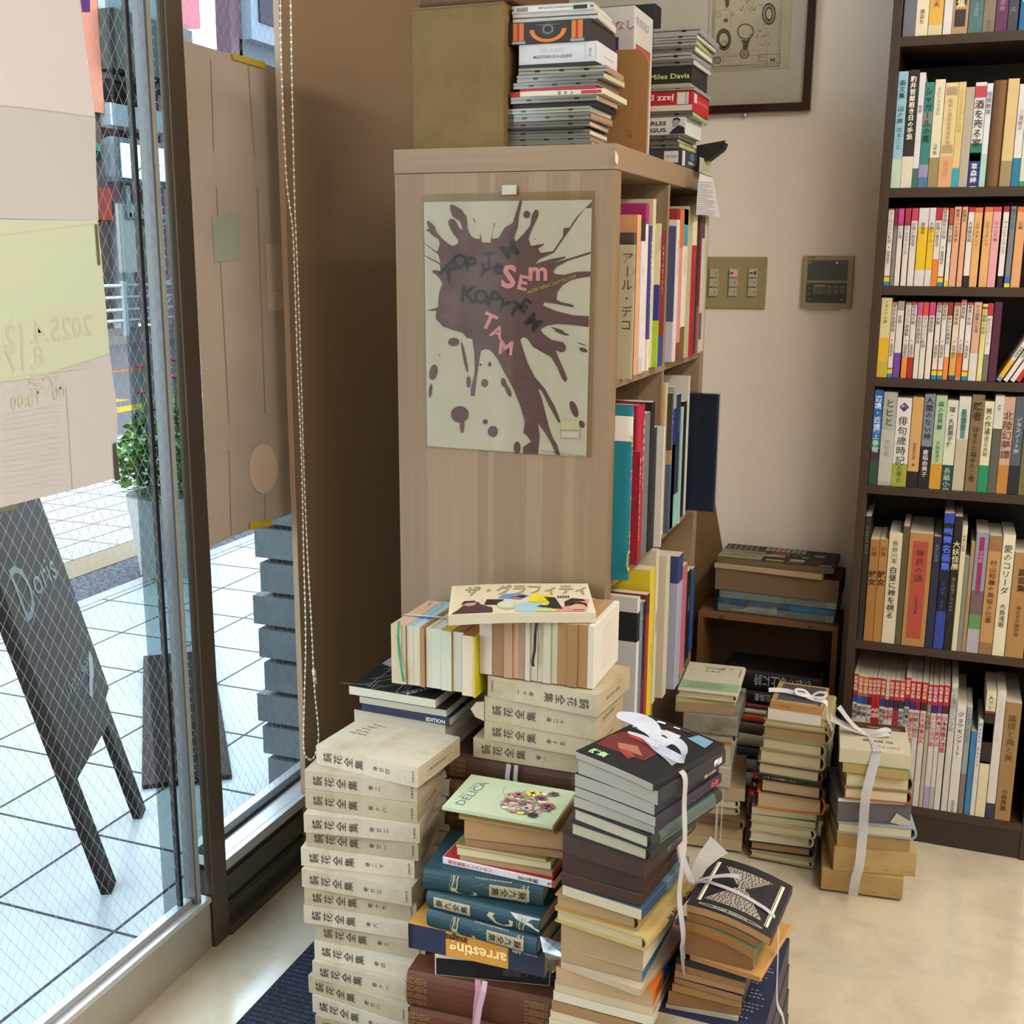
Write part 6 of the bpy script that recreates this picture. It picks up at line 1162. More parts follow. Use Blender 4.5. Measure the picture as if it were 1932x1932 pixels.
def arrest(mb, L, Wd, T):
    y = -.0006; mb.quad((0, y, 0), (L * .28, y, 0), (L * .28, y, T), (0, y, T), '2c3048').quad((L * .74, y, 0), (L, y, 0), (L, y, T), (L * .74, y, T), '2c3446').quad((0, y - .0002, 0), (L * .03, y - .0002, 0), (L * .03, y - .0002, T), (0, y - .0002, T), '1c1c24')
    mb.htext('arresting', (L * .73, y - .0004, T * .62), (-1, 0, 0), (0, 0, -1), T * .62, 'ink:e8c88a', .03, L * .42).htext('images', (L * .44, y - .0005, T * .90), (-1, 0, 0), (0, 0, -1), T * .40, 'ink:2c241c', .02, L * .16).htext('steven c. dubin', (L * .95, y - .0005, T * .85), (-1, 0, 0), (0, 0, -1), T * .22, 'ink:c8c8c8', 0, L * .18)
    mb.quad((L * .09, Wd * .1, T + .0005), (L * .20, Wd * .06, T + .0005), (L * .20, Wd * .5, T + .0005), (L * .09, Wd * .5, T + .0005), 'b0ac9c')
def resto(mb, L, Wd, T):
    y = -.0006; mb.vtext('東京最高のレストラン', (L * .05, y, T / 2), (0, 0, 1), (-1, 0, 0), T * .62, 'ink:b0484a', .01, 1.0, 1).htext('2013年版', (L * .68, y, T * .25), (1, 0, 0), (0, 0, 1), T * .55, 'ink:2a2a2a', .02, L * .18).htext('ぴあ', (L * .94, y, T * .3), (1, 0, 0), (0, 0, 1), T * .45, 'ink:2a2a2a', .03, L * .045)
DG = 'books of the mixed front stack'
dd = [(355, 410, 1140, 550, .122, 'f', 'b9c2a4', 'c4bda4', 'pale green paperback lettered DELICA with painted flowers, on the mixed stack', {'deco': delica}),
 (475, 470, 1150, 585, .115, 'b', '9a7a58', 'a8845c', 'thin brown paperback directly under the flower covered one'), (512, 610, 1185, 670, .115, 'r', '6a5a4a', 'b08a60', 'thick brown-edged paperback, third from top of the mixed stack', {'L': .155, 'dy': -.06}),
 (515, 660, 1185, 740, .115, 'r', '8a6444', '9a7450', 'thinner brown-edged paperback under the thick one', {'L': .155, 'dy': -.03}), (455, 672, 1060, 770, .10, 'b', '7d7a38', 'c2a074', 'small paperback with olive cover corner at its left', {'L': .145, 'dy': -.02}),
 (462, 725, 1120, 830, .105, 'b', 'c9bd6a', 'd0c4a0', 'pocket book with pale yellow cover in the mixed stack', {'L': .15}), (480, 762, 1130, 885, .105, 'b', 'a08060', 'a88a68', 'tan pocket book lying on the red and white guide', {'L': .15, 'dy': .01}),
 (360, 790, 1155, 968, .128, 'f', 'd0cfcf', 'c9c4b8', 'white spined restaurant guide with red cover, 2013 edition', {'deco': resto, 'top': 'b02a2c', 'segs': [(.975, 1, 'b8322e')]}),
 (222, 975, 1075, 1105, .135, 'F', 'lth:25424c', 'b0a488', 'dark blue crane-patterned volume, topmost of three', {'deco': lambda mb, L, Wd, T: crane(mb, L, Wd, T, 1)}), (248, 1105, 1050, 1310, .135, 'F', 'lth:25424c', 'b0a488', 'dark blue crane-patterned volume, middle of three, label at left', {'deco': lambda mb, L, Wd, T: crane(mb, L, Wd, T, 0, 1)}),
 (250, 1240, 1030, 1465, .135, 'F', 'lth:25424c', 'b0a488', 'dark blue crane-patterned volume, lowest of three', {'deco': lambda mb, L, Wd, T: crane(mb, L, Wd, T, 1)}), (118, 1385, 1085, 1600, .155, 'f', 'cf9440', 'c4bba4', 'orange book lettered arresting images on its spine', {'deco': arrest}),
 (305, 1580, 1120, 1660, .16, 'S', 'd0c8b4', '', 'worn white case with black edge beneath the orange book', {'deco': lambda mb, L, Wd, T: mb.quad((.002, -.0004, .001), (L * .995, -.0004, .001), (L * .995, -.0004, T * .82), (.002, -.0004, T * .82), '17161a').htext('画報クラシック', (L * .6, -.0006, T * .3), (1, 0, 0), (0, 0, 1), T * .4, 'ink:4a4850'), 'name': 'book_case'})]
dd = [d_[:9] + (dict(d_[9] if len(d_) > 9 else {}, Y=1.497),) if n_ < 8 else d_ for n_, d_ in enumerate(dd)]
sd = stack((740, 1420, 3.7725), 1.47, (360, 385), dd, DG)
z = sd[-1][5]; zD = z
for i in range(3):
    h = (.063, .062, zD - .1265 - .0)[i] if i < 2 else z - .0015
    z -= h; book(.242, .165, h - .0006, 'front', 'lth:5a3322', '9a8464', True, None, None, (-.722 + .004 * i, 1.462, z), .055, label=('big brown cloth volume tied with string, uppermost at the mixed stack foot', 'big brown cloth volume, second at the mixed stack foot', 'big brown cloth volume resting on the floor under the mixed stack')[i], group='big brown volumes at the mixed stack foot', deco=gold)
tb_ = empty('plastic_tie'); tag(tb_, 'pink and white string hanging over the big brown volumes', 'string')
def PD(u, v, y): return py(740 + u / 3.7725, 1420 + v / 3.7725, y)
YS = 1.4585
ribbon([PD(610, 1615, YS), PD(612, 1700, YS - .003), PD(600, 1800, YS - .002), PD(590, 1960, YS)], .010, (1, 0, 0), 'plw:c9929c').build('strand', tb_)
ribbon([PD(660, 1625, YS), PD(650, 1700, YS - .005), PD(620, 1820, YS - .004), PD(600, 1960, YS - .002)], .009, (1, 0, 0), 'plw:d4b4c0').build('strand', tb_)
o_ = sd[9]; wr = MB().plate([(.19, 0, 0), (.235, -.012, .006), (.245, -.02, -.012), (.222, -.03, -.034), (.212, -.022, -.02), (.20, -.012, -.016), (.192, -.004, -.02)], (0, 0, .0015), 'clh:dfe2ea').build('torn_wrapping', o_[0])
MB().plate([(-.012, -.006, -.001), (.0, .1, -.001), (.19, .1, -.001), (.19, -.008, -.001)], (0, 0, .0006), 'clr:e8ead8').build('clear_sleeve', sd[0][0])
# E: the tall tied stack with comics on top
def bE(k, x1=.13): return lambda x, y: -k * (x / x1) ** 2 * .5
def cover_man(mb, L, Wd, T):
    z = T + .0006; A_ = L
    P = lambda x, y, h=0: (L * (x), Wd * y, z + h)
    r = random.Random(5); mb.quad(P(0, 0, -.0002), P(1, 0, -.0002), P(1, 1, -.0002), P(0, 1, -.0002), '1b1719')
    mb.poly([P(.25, .35), P(.22, .95), P(.45, .98), P(.62, .9), P(.60, .35)], '6a2424').poly([P(.30, .42, .0004), P(.28, .72, .0004), P(.36, .8, .0004), P(.42, .6, .0004)], '9a6a54').poly([P(.5, .4, .0004), P(.52, .8, .0004), P(.58, .86, .0004), P(.58, .5, .0004)], 'a8433c')
    mb.poly([P(.62, .38, .0004), P(.70, .95, .0004), P(.86, .93, .0004), P(.84, .42, .0004)], 'd0ccc8')
    for i in range(22): x, y = r.uniform(.6, .95), r.uniform(.3, .9); w, h = r.uniform(.01, .03), r.uniform(.05, .12); mb.quad(P(x, y, .0007), P(x + w, y + .02, .0007), P(x + w * .7, y + h, .0007), P(x - w * .3, y + h, .0007), r.choice(('ink:1a1a1e', 'ink:e0dcd8', 'ink:7a4a34')))
    for i in range(10): x = .18 + .008 * i; mb.quad(P(x, .5 + .02 * i, .0006), P(x + .07, .46 + .02 * i, .0006), P(x + .07, .475 + .02 * i, .0006), P(x, .51 + .02 * i, .0006), 'ink:b0483c')
    mb.htext('群集', P(.06, .90, .0007), (0, -1, 0), (1, 0, 0), .016, 'ink:a0c08a', .02, Wd * .22); mb.poly([P(.80, .08, .0005), P(.95, .10, .0005), P(.96, .3, .0005), P(.84, .34, .0005)], '6a90a8')
    mb.quad(P(.965, 0, .0002), P(1, 0, .0002), P(1, 1, .0002), P(.965, 1, .0002), '1a1a20')
    mb.htext('BIRTH OF', P(.70, .30, .0009), (-.1, 1, 0), (-1, -.1, 0), .010, 'ink:e0dcd8', .02)
def spE(txt, k): return lambda mb, L, Wd, T: mb.vtext(txt, (L * .94, -.0006, T / 2), (0, 0, -1), (1, 0, 0), min(.011, T * .7), k, .02)
def niita(mb, L, Wd, T):
    z = T + .0005; mb.htext('新田たつお', (L * .0 + .004, Wd * .98, z), (0, -1, 0), (1, 0, 0), .0125, 'ink:26221f', .03, Wd * .52)
    mb.poly([(0.001, Wd * .2, z), (L * .3, Wd * .16, z), (L * .3, Wd * .02, z), (0.001, Wd * .02, z)], 'd89a22').poly([(.001, Wd * .44, z + .0002), (.02, Wd * .50, z + .0002), (.022, Wd * .34, z + .0002), (.001, Wd * .30, z + .0002)], '3f88b8')
EG = 'books of the tall tied stack'
GR = 'a39e92'
ee = [(275, 325, 745, 500, .175, 'r', '17161a', GR, 'black comic volume with red figure cover, topmost of the tall tied stack', {'deco': cover_man, 'bend': bE(.012)}),
 (290, 415, 775, 590, .175, 'r', '23242c', GR, 'thick comic volume under the red figure one', {'bend': bE(.010), 'deco': spE('進撃', 'ink:d8d8d8')}), (270, 490, 755, 660, .175, 'r', '1c2030', GR, 'comic volume third from top of the tall tied stack', {'bend': bE(.006), 'deco': spE('黒執事', 'ink:d0b8b8')}),
 (270, 550, 760, 730, .175, 'r', '2b2436', GR, 'comic volume with violet line, fourth in the tall tied stack', {'bend': bE(.005), 'deco': spE('東京', 'ink:c03c48')}), (265, 615, 755, 780, .175, 'r', '2f2a3c', 'a8a396', 'comic volume fifth from top of the tall tied stack', {'bend': bE(.004), 'deco': spE('BLOOD', 'ink:b84048')}),
 (240, 700, 740, 895, .185, 'R', '1f2422', 'b9b099', 'black hardcover with dark green glossy spine, tall tied stack', {'segs': [(.1, .9, 'gls:3f5450')], 'L': .132, 'ox': .004}), (240, 790, 735, 965, .185, 'R', '23251f', 'b5ac90', 'hardcover directly under the glossy green spined one', {'L': .13}),
 (200, 890, 690, 1050, .17, 'S', '3e2a26', '', 'dark brown boxed book, upper of three in the tall tied stack', {'deco': lambda mb, L, Wd, T: mb.vtext('図書館の海', (L + .0005, Wd * .9, T / 2), (0, 0, -1), (0, 1, 0), .016, 'ink:7a8a7c')}), (195, 1010, 680, 1140, .17, 'S', '3a2723', '', 'dark brown boxed book, middle of three in the tall tied stack', {'deco': lambda mb, L, Wd, T: mb.vtext('海の図書', (L + .0005, Wd * .9, T / 2), (0, 0, -1), (0, 1, 0), .016, 'ink:6a7a6c')}), (190, 1085, 670, 1225, .17, 'S', '40291f', '', 'dark brown boxed book, lowest of three in the tall tied stack'),
 (195, 1150, 675, 1305, .17, 'r', '5a7684', 'c4b898', 'hardback-sized book with teal painted cover in the tall tied stack', {'segs': [(0, .5, '34506a')]}), (150, 1230, 660, 1375, .17, 'R', 'a3804c', 'a88a60', 'tan-edged hardcover above the long yellowed one'), (150, 1310, 705, 1495, .20, 'R', 'old:bda76a', 'bfae84', 'long yellowed book jutting out at the right', {'deco': lambda mb, L, Wd, T: mb.vtext('魔都の大鬼', (L * .78, -.0006, T / 2), (0, 0, -1), (1, 0, 0), .017, 'ink:4a3c20')}),
 (185, 1470, 685, 1610, .17, 'r', 'cfc8ae', 'a68c66', 'comic book with white, blue and yellow cover edge', {'deco': niita}), (185, 1550, 680, 1680, .17, 'r', '2f6a88', 'a88e68', 'blue-spined comic under the yellow covered one'), (185, 1590, 665, 1765, .17, 'r', 'b9a48c', 'b8a488', 'thin comic with checkered corner in the tall tied stack'),
 (155, 1680, 745, 1830, .175, 'r', 'd06a20', 'b89c76', 'comic with bright orange cover near the stack foot', {'segs': [(.3, .6, '2f5a98')], 'deco': lambda mb, L, Wd, T: mb.vtext('国鬼', (L * .25, -.0006, T / 2), (0, 0, -1), (1, 0, 0), .016, 'ink:5a2a14')})]
se = stack((1000, 1330, 3.209), 1.43, (285, 280), ee, EG)
z = se[-1][5]; i = 0; z_bot = z
for i, (h, pg) in enumerate(((.016, 'c4b494'), (.015, 'd0c8b4'), (.018, '9a7850'), (.014, 'cdbfa0'), (.016, 'cfc4a8'), (.016, 'a88a64'), (.016, 'b89c78'), (.02, 'b09470'))):
    z -= h; book(.150 + .003 * (i % 2), .17, h - .0005, 'right', ('b8a890', 'c9c0aa', '5a4430')[i % 3], pg, False, None, None, (-.466 - .002 * i, 1.432, z), -.03 - .01 * (i % 3), label='%s paperback below the bright orange comic in the tall tied stack' % ORD[i], group=EG)
h = (z - .0015) / 3
for k in range(3): z -= h; book(.15, .17, h - .0006, 'right', '6a5a48', 'a89070', False, None, None, (-.472, 1.434, z), -.03, label='%s paperback from the floor in the tall tied stack' % ORD[2 - k], group=EG)
# string round E with bow
def bow(root, c, u, w, n, s=1, key='plw:dadbe2'):
    """two loops and two ends; u, w in the plane, n up"""
    c, u, w, n = Vector(c), Vector(u), Vector(w), Vector(n)
    for sg, L in ((1, .05), (-1, .05)):
        pts = spl([c, c + u * sg * L * .45 * s + w * .012 * s + n * .010, c + u * sg * L * s + w * .004 * s + n * .012, c + u * sg * L * .9 * s - w * .010 * s + n * .006, c + u * sg * L * .4 * s - w * .012 * s + n * .004, c + n * .001], 5); ribbon(pts, .010 * s, w + n * .6, key).build('bow_loop', root)
    MB().ball(c, .004, key, 8, 5).build('knot', root)
eo, ea, ey, eA, eD, ez, eT = se[0]
te = empty('plastic_tie'); tag(te, 'white vinyl string and bow round the tall comic stack', 'string')
def loc_(a, yaw, x, y, z): return Vector((a.x + x * math.cos(yaw) - y * math.sin(yaw), a.y + x * math.sin(yaw) + y * math.cos(yaw), z))
zt = ez + eT + .001
Lp = lambda x, y, z=zt: loc_(ea, ey, x, y, z)
xr = eA + .004
zx = lambda x: zt - .006 * (x / .13) ** 2
P_ = [Lp(.05, .10, zt), Lp(.075, .085, zx(.075) + .001), Lp(.10, .075, zx(.10) + .001), Lp(xr - .006, .065, zt - .010), Lp(xr + .004, .064, zt - .02), Lp(xr + .004, .064, .56), Lp(xr + .006, .066, .50), Lp(xr - .002, .07, .42), Lp(xr + .004, .075, .36), Lp(xr - .0, .08, .335)]
ribbon(spl(P_, 4), .011, (Lp(0, 1) - Lp(0, 0))).build('strand', te)
yv = Lp(0, 1) - Lp(0, 0); xv = Lp(1, 0) - Lp(0, 0)
ribbon(spl([Lp(xr - .0, .08, .335), Lp(xr + .002, .085, .30), Lp(xr + .004, .10, .26), Lp(xr + .002, .115, .20), Lp(xr, .12, .10), Lp(xr, .12, .01)], 4), .011, yv, 'plw:a8a4a0').build('strand', te)
cE = Lp(.078, .085, zx(.078) + .003)
MB().ball(cE, .0045, 'plw:c2c4ca', 8, 5).build('knot', te)
ribbon(spl([cE, cE + (-xv * .02 + yv * .02) + Vector((0, 0, .012)), cE + (-xv * .05 + yv * .026) + Vector((0, 0, .018)), cE + (-xv * .088 + yv * .022) + Vector((0, 0, .018))], 6), .014, yv * .8 + Vector((0, 0, .6)), taper=lambda t: .5 + 1.2 * math.sin(3 * t) if t < .95 else .4).build('loose_end', te)
ribbon(spl([cE, cE + (-xv * .022 + yv * .002) + Vector((0, 0, .007)), cE + (-xv * .048 - yv * .004) + Vector((0, 0, .010))], 6), .009, yv * .8 + Vector((0, 0, .5)), taper=lambda t: 1 - .6 * t).build('loose_end', te)
ribbon(spl([cE, cE + (xv * .018 + yv * .012) + Vector((0, 0, .012)), cE + (xv * .042 + yv * .003) + Vector((0, 0, .010)), cE + (xv * .05 - yv * .012) + Vector((0, 0, .002)), cE + (xv * .03 - yv * .012) + Vector((0, 0, .003)), cE], 6), .012, yv * .7 + Vector((0, 0, .7))).build('bow_loop', te)
# F: leaning pocket books, black printed cover on top, and G the big navy books beneath
def pkt(mb, L, Wd, T):  # spine right: L depth, Wd front width
    P = lambda x, y, h=.0006: (L * y, Wd * (1 - x), T + h)
    W2 = 'ink:cfcbb8'
    for x0 in (.10, .90):
        mb.quad(P(x0, .12), P(x0 + .028, .12), P(x0 + .028, .90), P(x0, .90), W2).quad(P(x0 - .016, .12), P(x0 - .010, .12), P(x0 - .010, .90), P(x0 - .016, .90), W2)
    r = random.Random(1)
    for i in range(30):
        y = .84 - .023 * i; t = abs(i - 13) / 16; hw = .05 + .29 * min(1, t) if i not in (12, 13, 14) else .05
        x = .5 - hw
        while x < .5 + hw: w = r.uniform(.012, .05); mb.quad(P(x, y), P(min(x + w, .5 + hw), y), P(min(x + w, .5 + hw), y + .010), P(x, y + .010), W2); x += w + .012
    n = 22
    for i in range(n):
        def Q2(t): return (.5 + .38 * math.cos(t) * (1 if abs(math.cos(t)) > .2 else 1), .065 + .022 * math.sin(t))
        a0, a1 = 6.2832 * i / n, 6.2832 * (i + 1) / n; a, b = Q2(a0), Q2(a1); mb.quad(P(*a), P(*b), P(b[0], b[1] + .005), P(a[0], a[1] + .005), W2)
    mb.htext('Koga Saburo', P(.30, .058), (0, -1, 0), (1, 0, 0), .0045, W2, 0, Wd * .4)
FB = lambda k: (lambda x, y: -k * (max(0, x - .01) / .095) ** 2.2)
BRN = '8a6238'
ff = [(505, 835, 1240, 1015, .148, 'r', '17171a', 'a07c4c', 'black covered pocket book printed in white, topmost of the leaning tied pile', {'deco': pkt, 'bend': lambda x, y: FB(.016)(min(x, .1), y) - .32 * max(0, x - .1), 'dA': .014, 'ox': -.002}),
 (495, 915, 1190, 1100, .148, 'r', '3a4a3a', '85592f', 'brown-edged pocket book, second in the leaning tied pile', {'bend': FB(.016)}), (475, 1005, 1165, 1215, .148, 'r', '4a6a44', '90622f', 'brown-edged pocket book, third in the leaning tied pile', {'bend': FB(.0155)}), (455, 1130, 1150, 1310, .148, 'r', '5a7a48', '7f552e', 'green-spined pocket book, fourth in the leaning tied pile', {'bend': FB(.012)}),
 (450, 1235, 1130, 1410, .148, 'r', '6f8a56', '7f5830', 'light green-spined pocket book, fifth in the leaning tied pile', {'bend': FB(.008), 'segs': [(0, .25, '1c1c1a')]}), (525, 1300, 1190, 1560, .148, 'r', 'b98a4c', '9a6f40', 'thin loose pocket book poking out to the right', {'dy': .10}), (390, 1335, 1070, 1530, .15, 'r', '1a1817', '1c1a18', 'flat black covered book under the loose one'),
 (385, 1400, 1070, 1590, .15, 'r', '5a4030', '86603c', 'brown-edged paperback under the flat black book'), (375, 1470, 1060, 1650, .15, 'r', '5a4030', '9a744a', 'lighter brown paperback in the leaning pile foot'), (370, 1530, 1040, 1720, .15, 'r', '1c1a18', '876544', 'black covered paperback in the leaning pile foot', {'deco': lambda mb, L, Wd, T: mb.htext('SHUDANSHA', (L * .03, Wd * .8, T + .0005), (0, -1, 0), (1, 0, 0), .004, 'ink:b0a890')}),
 (350, 1610, 1035, 1780, .15, 'r', '241c18', '94703f', 'orange-brown edged paperback in the leaning pile foot'), (310, 1740, 1030, 1850, .15, 'r', '4a3626', '8a683e', 'brown-edged paperback, lowest of the leaning pile'), (290, 1772, 1000, 1905, .15, 'r', 'b5b09c', 'a8a48e', 'grey-white book under the leaning pile')]
sf = stack((1200, 1560, 5.194), 1.46, (580, 770), ff, 'books of the leaning tied pile')
zF = sf[-1][5]
def navy(mb, L, Wd, T):
    z = T + .0004; r = random.Random(6); P = lambda x, y: (L * y, Wd * (1 - x), z)
    for i in range(26): y = .97 - .034 * i; x0 = .80 + .05 * math.sin(i * .7); [mb.quad(P(x_, y), P(x_ + w_, y - .001), P(x_ + w_, y + .007), P(x_, y + .008), 'ink:8a8c98') for x_, w_ in [(x0 - .10 + .035 * j_ + r.uniform(0, .008), r.uniform(.014, .026)) for j_ in range(6)]] if i % 4 else None
    for i in range(30): x, y = r.uniform(.4, .95), r.uniform(.05, .95); a = r.uniform(0, 3); d = .008; mb.quad(P(x, y), P(x + .04 * math.cos(a), y + .04 * math.sin(a)), P(x + .04 * math.cos(a) + .004, y + .04 * math.sin(a)), P(x + .004, y), 'ink:3a3f5c')
    mb.quad(P(.86, .93), P(.92, .93), P(.92, .975), P(.86, .975), 'ink:d0d0d0')
zg = zF
for i in range(5):
    h = (zF - .0015) / 5; zg -= h
    book(.182, .257, h - .0006, 'right', ('242844', '3a2c30', '2a2c3a', '4a4038', '2c2a30')[i], 'b0a48c', False, None, None, (-.346 + .002 * i, 1.450, zg), -.015, label=('large navy magazine printed with white text, sticking out under the leaning pile' if i == 0 else '%s large magazine below the navy one, at the right pile foot' % ORD[i - 1]), cat='magazine', name='magazine', group='large magazines under the leaning pile', deco=navy if i == 0 else None)
fo, fa, fy, fA, fD, fz_, fT = sf[0]; tf = empty('plastic_tie'); tag(tf, 'white vinyl string with loose ends round the leaning pocket books', 'string')
zt = fz_ + fT + .0012; Lf = lambda x, y, z=zt: loc_(fa, fy, x, y, z); bz = lambda x: zt - .016 * (max(0, min(x, .1) - .01) / .095) ** 2.2 - .32 * max(0, x - .1)
kn = Lf(-.008, .055, zt + .002); yv = Lf(0, 1) - Lf(0, 0); xv = Lf(1, 0) - Lf(0, 0)
ribbon(spl([kn] + [Lf(x, .066 - .012 * (x / .1) ** 2, bz(x) + .0012) for x in (.01, .03, .05, .07, .09, .105)] + [Lf(.119, .05, bz(.119) - .008), Lf(.122, .05, fz_ - .06), Lf(.124, .055, fz_ - .14), Lf(.135, .06, .21), Lf(.148, .06, .10), Lf(.148, .06, .01)], 5), .008, yv).build('strand', tf)
ribbon(spl([kn, kn + xv * .02 + yv * .006 + Vector((0, 0, .008)), kn + xv * .045 + yv * .022 + Vector((0, 0, .010)), kn + xv * .062 + yv * .03 + Vector((0, 0, .008))], 5), .008, yv, taper=lambda t: .6 + .9 * t).build('loose_end', tf)
ribbon(spl([kn, kn - xv * .014 + Vector((0, 0, .022)), kn - xv * .024 + yv * .008 + Vector((0, 0, .05)), kn - xv * .02 + Vector((0, 0, .058)), kn - xv * .012 - yv * .006 + Vector((0, 0, .035)), kn], 5), .009, yv + xv).build('bow_loop', tf)
ribbon(spl([kn, kn + xv * .012 + yv * .01 + Vector((0, 0, .03)), kn + xv * .03 + yv * .03 + Vector((0, 0, .052))], 5), .022, xv, 'plw:c9c8c8', taper=lambda t: .4 + 1.2 * t).build('loose_end', tf)
MB().ball(kn, .004, 'plw:c2c4ca', 8, 5).build('knot', tf)
# H1: rear left stack with the green band
def bookmark_text(mb, L, Wd, T):   # spine right
    P = lambda x, y: (L * y, Wd * (1 - x), T + .0007)
    mb.quad(P(0, .08), P(1, .08), P(1, .34), P(0, .34), '98b58e')
    mb.htext('猫と犬の幸福論', (L * .80, Wd * .66, T + .0008), (0, -1, 0), (1, 0, 0), .012, 'ink:5a5648', 0, Wd * .32).htext('大江健三郎', (L * .70, Wd * .66, T + .0008), (0, -1, 0), (1, 0, 0), .01, 'ink:5a5648', 0, Wd * .26)
    for i in range(6): mb.quad(P(.12 + .02 * (i % 3), .12 + .032 * i), P(.7 + .04 * (i % 4), .12 + .032 * i), P(.7 + .04 * (i % 4), .127 + .032 * i), P(.12 + .02 * (i % 3), .127 + .032 * i), 'ink:5f7a5a')
    for i in range(2): mb.quad(P(.6 + .14 * i, .84), P(.68 + .14 * i, .84), P(.68 + .14 * i, .90), P(.6 + .14 * i, .90), 'b5ae78')
    for i in range(4): mb.quad(P(.93, .62 + .07 * i), P(.96, .62 + .07 * i), P(.96, .65 + .07 * i), P(.93, .65 + .07 * i), 'ink:5a5648')
h1 = [(1278, 1313, 1393, 1326, .185, 'R', 'c9c6ae', 'c2b898', 'cream hardcover with green paper band, topmost of the rear left stack', {'deco': bookmark_text, 'L': .128}), (1275, 1323, 1388, 1332, .18, 'r', 'b5bd84', 'b5ad84', 'thin lime-edged book under the green banded one'), (1274, 1342, 1384, 1347, .175, 'r', 'a89878', 'a38c68', 'tan-edged book, third in the rear left stack', {'dy': -.1}),
 (1293, 1378, 1389, 1389.5, .19, 'S', 'b9b5a4', '', 'white box in clear wrapping, upper of the rear left stack', {'L': .118, 'ox': -.006}), (1293, 1392, 1387, 1402, .18, 'R', 'b5b09c', 'c9c3ac', 'flat white hardcover under the wrapped box', {'L': .12, 'ox': -.01}),
 (1284, 1438, 1367, 1445, .175, 'S', 'b3ac98', '', 'white boxed book with orange lid in the rear left stack', {'L': .108, 'deco': lambda mb, L, Wd, T: mb.quad((0, -.0004, T * .8), (L, -.0004, T * .8), (L, -.0004, T), (0, -.0004, T), 'b58a54').quad((L + .0004, 0, 0), (L + .0004, Wd, 0), (L + .0004, Wd, T), (L + .0004, 0, T), '8a7050')}), (1284, 1476, 1365, 1486, .175, 'S', 'b5b09e', '', 'white boxed book below the orange lidded one', {'L': .108}),
 (1284, 1500, 1400, 1512, .18, 'r', 'a88c6c', 'b0a284', 'paperback under the lower white box, rear left stack', {'L': .14}), (1284, 1515, 1390, 1525, .17, 'R', 'c2bca0', 'cdc5a8', 'white hardcover with black spine hollow, rear left stack', {'L': .128}), (1284, 1530, 1388, 1538, .17, 'R', 'b8ad88', 'c4b890', 'second cream hardcover of the rear left stack', {'L': .128}),
 (1284, 1546, 1399, 1566, .175, 'R', '6a5436', '7a6242', 'dark brown old book in the rear left stack', {'L': .14}), (1280, 1570, 1400, 1585, .175, 'r', '9a8464', 'b09a78', 'tan paperback second from bottom of the rear left stack'), (1277, 1590, 1399, 1607, .175, 'r', 'b09878', 'b8a684', 'tan paperback at the bottom of the rear left stack')]
G1 = 'books of the rear left stack'
s1_ = stack((0, 0, 1), 2.345, (1280, 1300), h1, G1)
o, a, yw, A, D, z, T = s1_[3]; MB().box((-.016, -.006, -.002), (A + .004, D, T + .002), 'clh:e6e8e8').build('clear_wrapping', o)
for i, (dz, k, t_) in enumerate(((.0, 'b5303a', 'ワンダ'), (.02, '22252f', 'ブラック'), (.04, 'c03a3c', 'レッド'), (.058, '3a66a8', 'ブルー'), (.078, 'd0ccc4', 'ホワイト'), (.094, 'b23a34', 'ルビー'))):
    x, y = -.335 + .004 * i, 2.40; book(.055, .16, .0165, 'front', k, 'c2b89c', False, None, None, (x, y, .12 + dz + .002 * i), 0, label='small %s spined comic, %s up between the rear stacks' % (('red', 'black', 'scarlet', 'blue', 'white', 'ruby')[i], ORD[i]), group='comics between the rear stacks', deco=lambda mb, L, Wd, T, t_=t_: mb.vtext(t_[:2], (L * .1, -.0005, T / 2), (0, 0, 1), (-1, 0, 0), .010, 'ink:e8e4dc', .02))
bs = MB().box((0, 0, 0), (.075, .17, .1195), 'old:7a6648').build('boxed_book', loc=(-.337, 2.395, .0005)); tag(bs, 'brown box lying under the small comics between the rear stacks', 'book')
t1 = empty('plastic_tie'); tag(t1, 'doubled clear string down the front of the rear left stack', 'string')
for du in (0, 9):
    ribbon([py(1356 + du, 1487, 2.336), py(1353 + du, 1530, 2.336), py(1351 + du, 1570, 2.336), py(1349 + du, 1604, 2.338)], .005 if du == 0 else .003, (1, 0, 0)).build('strand', t1)
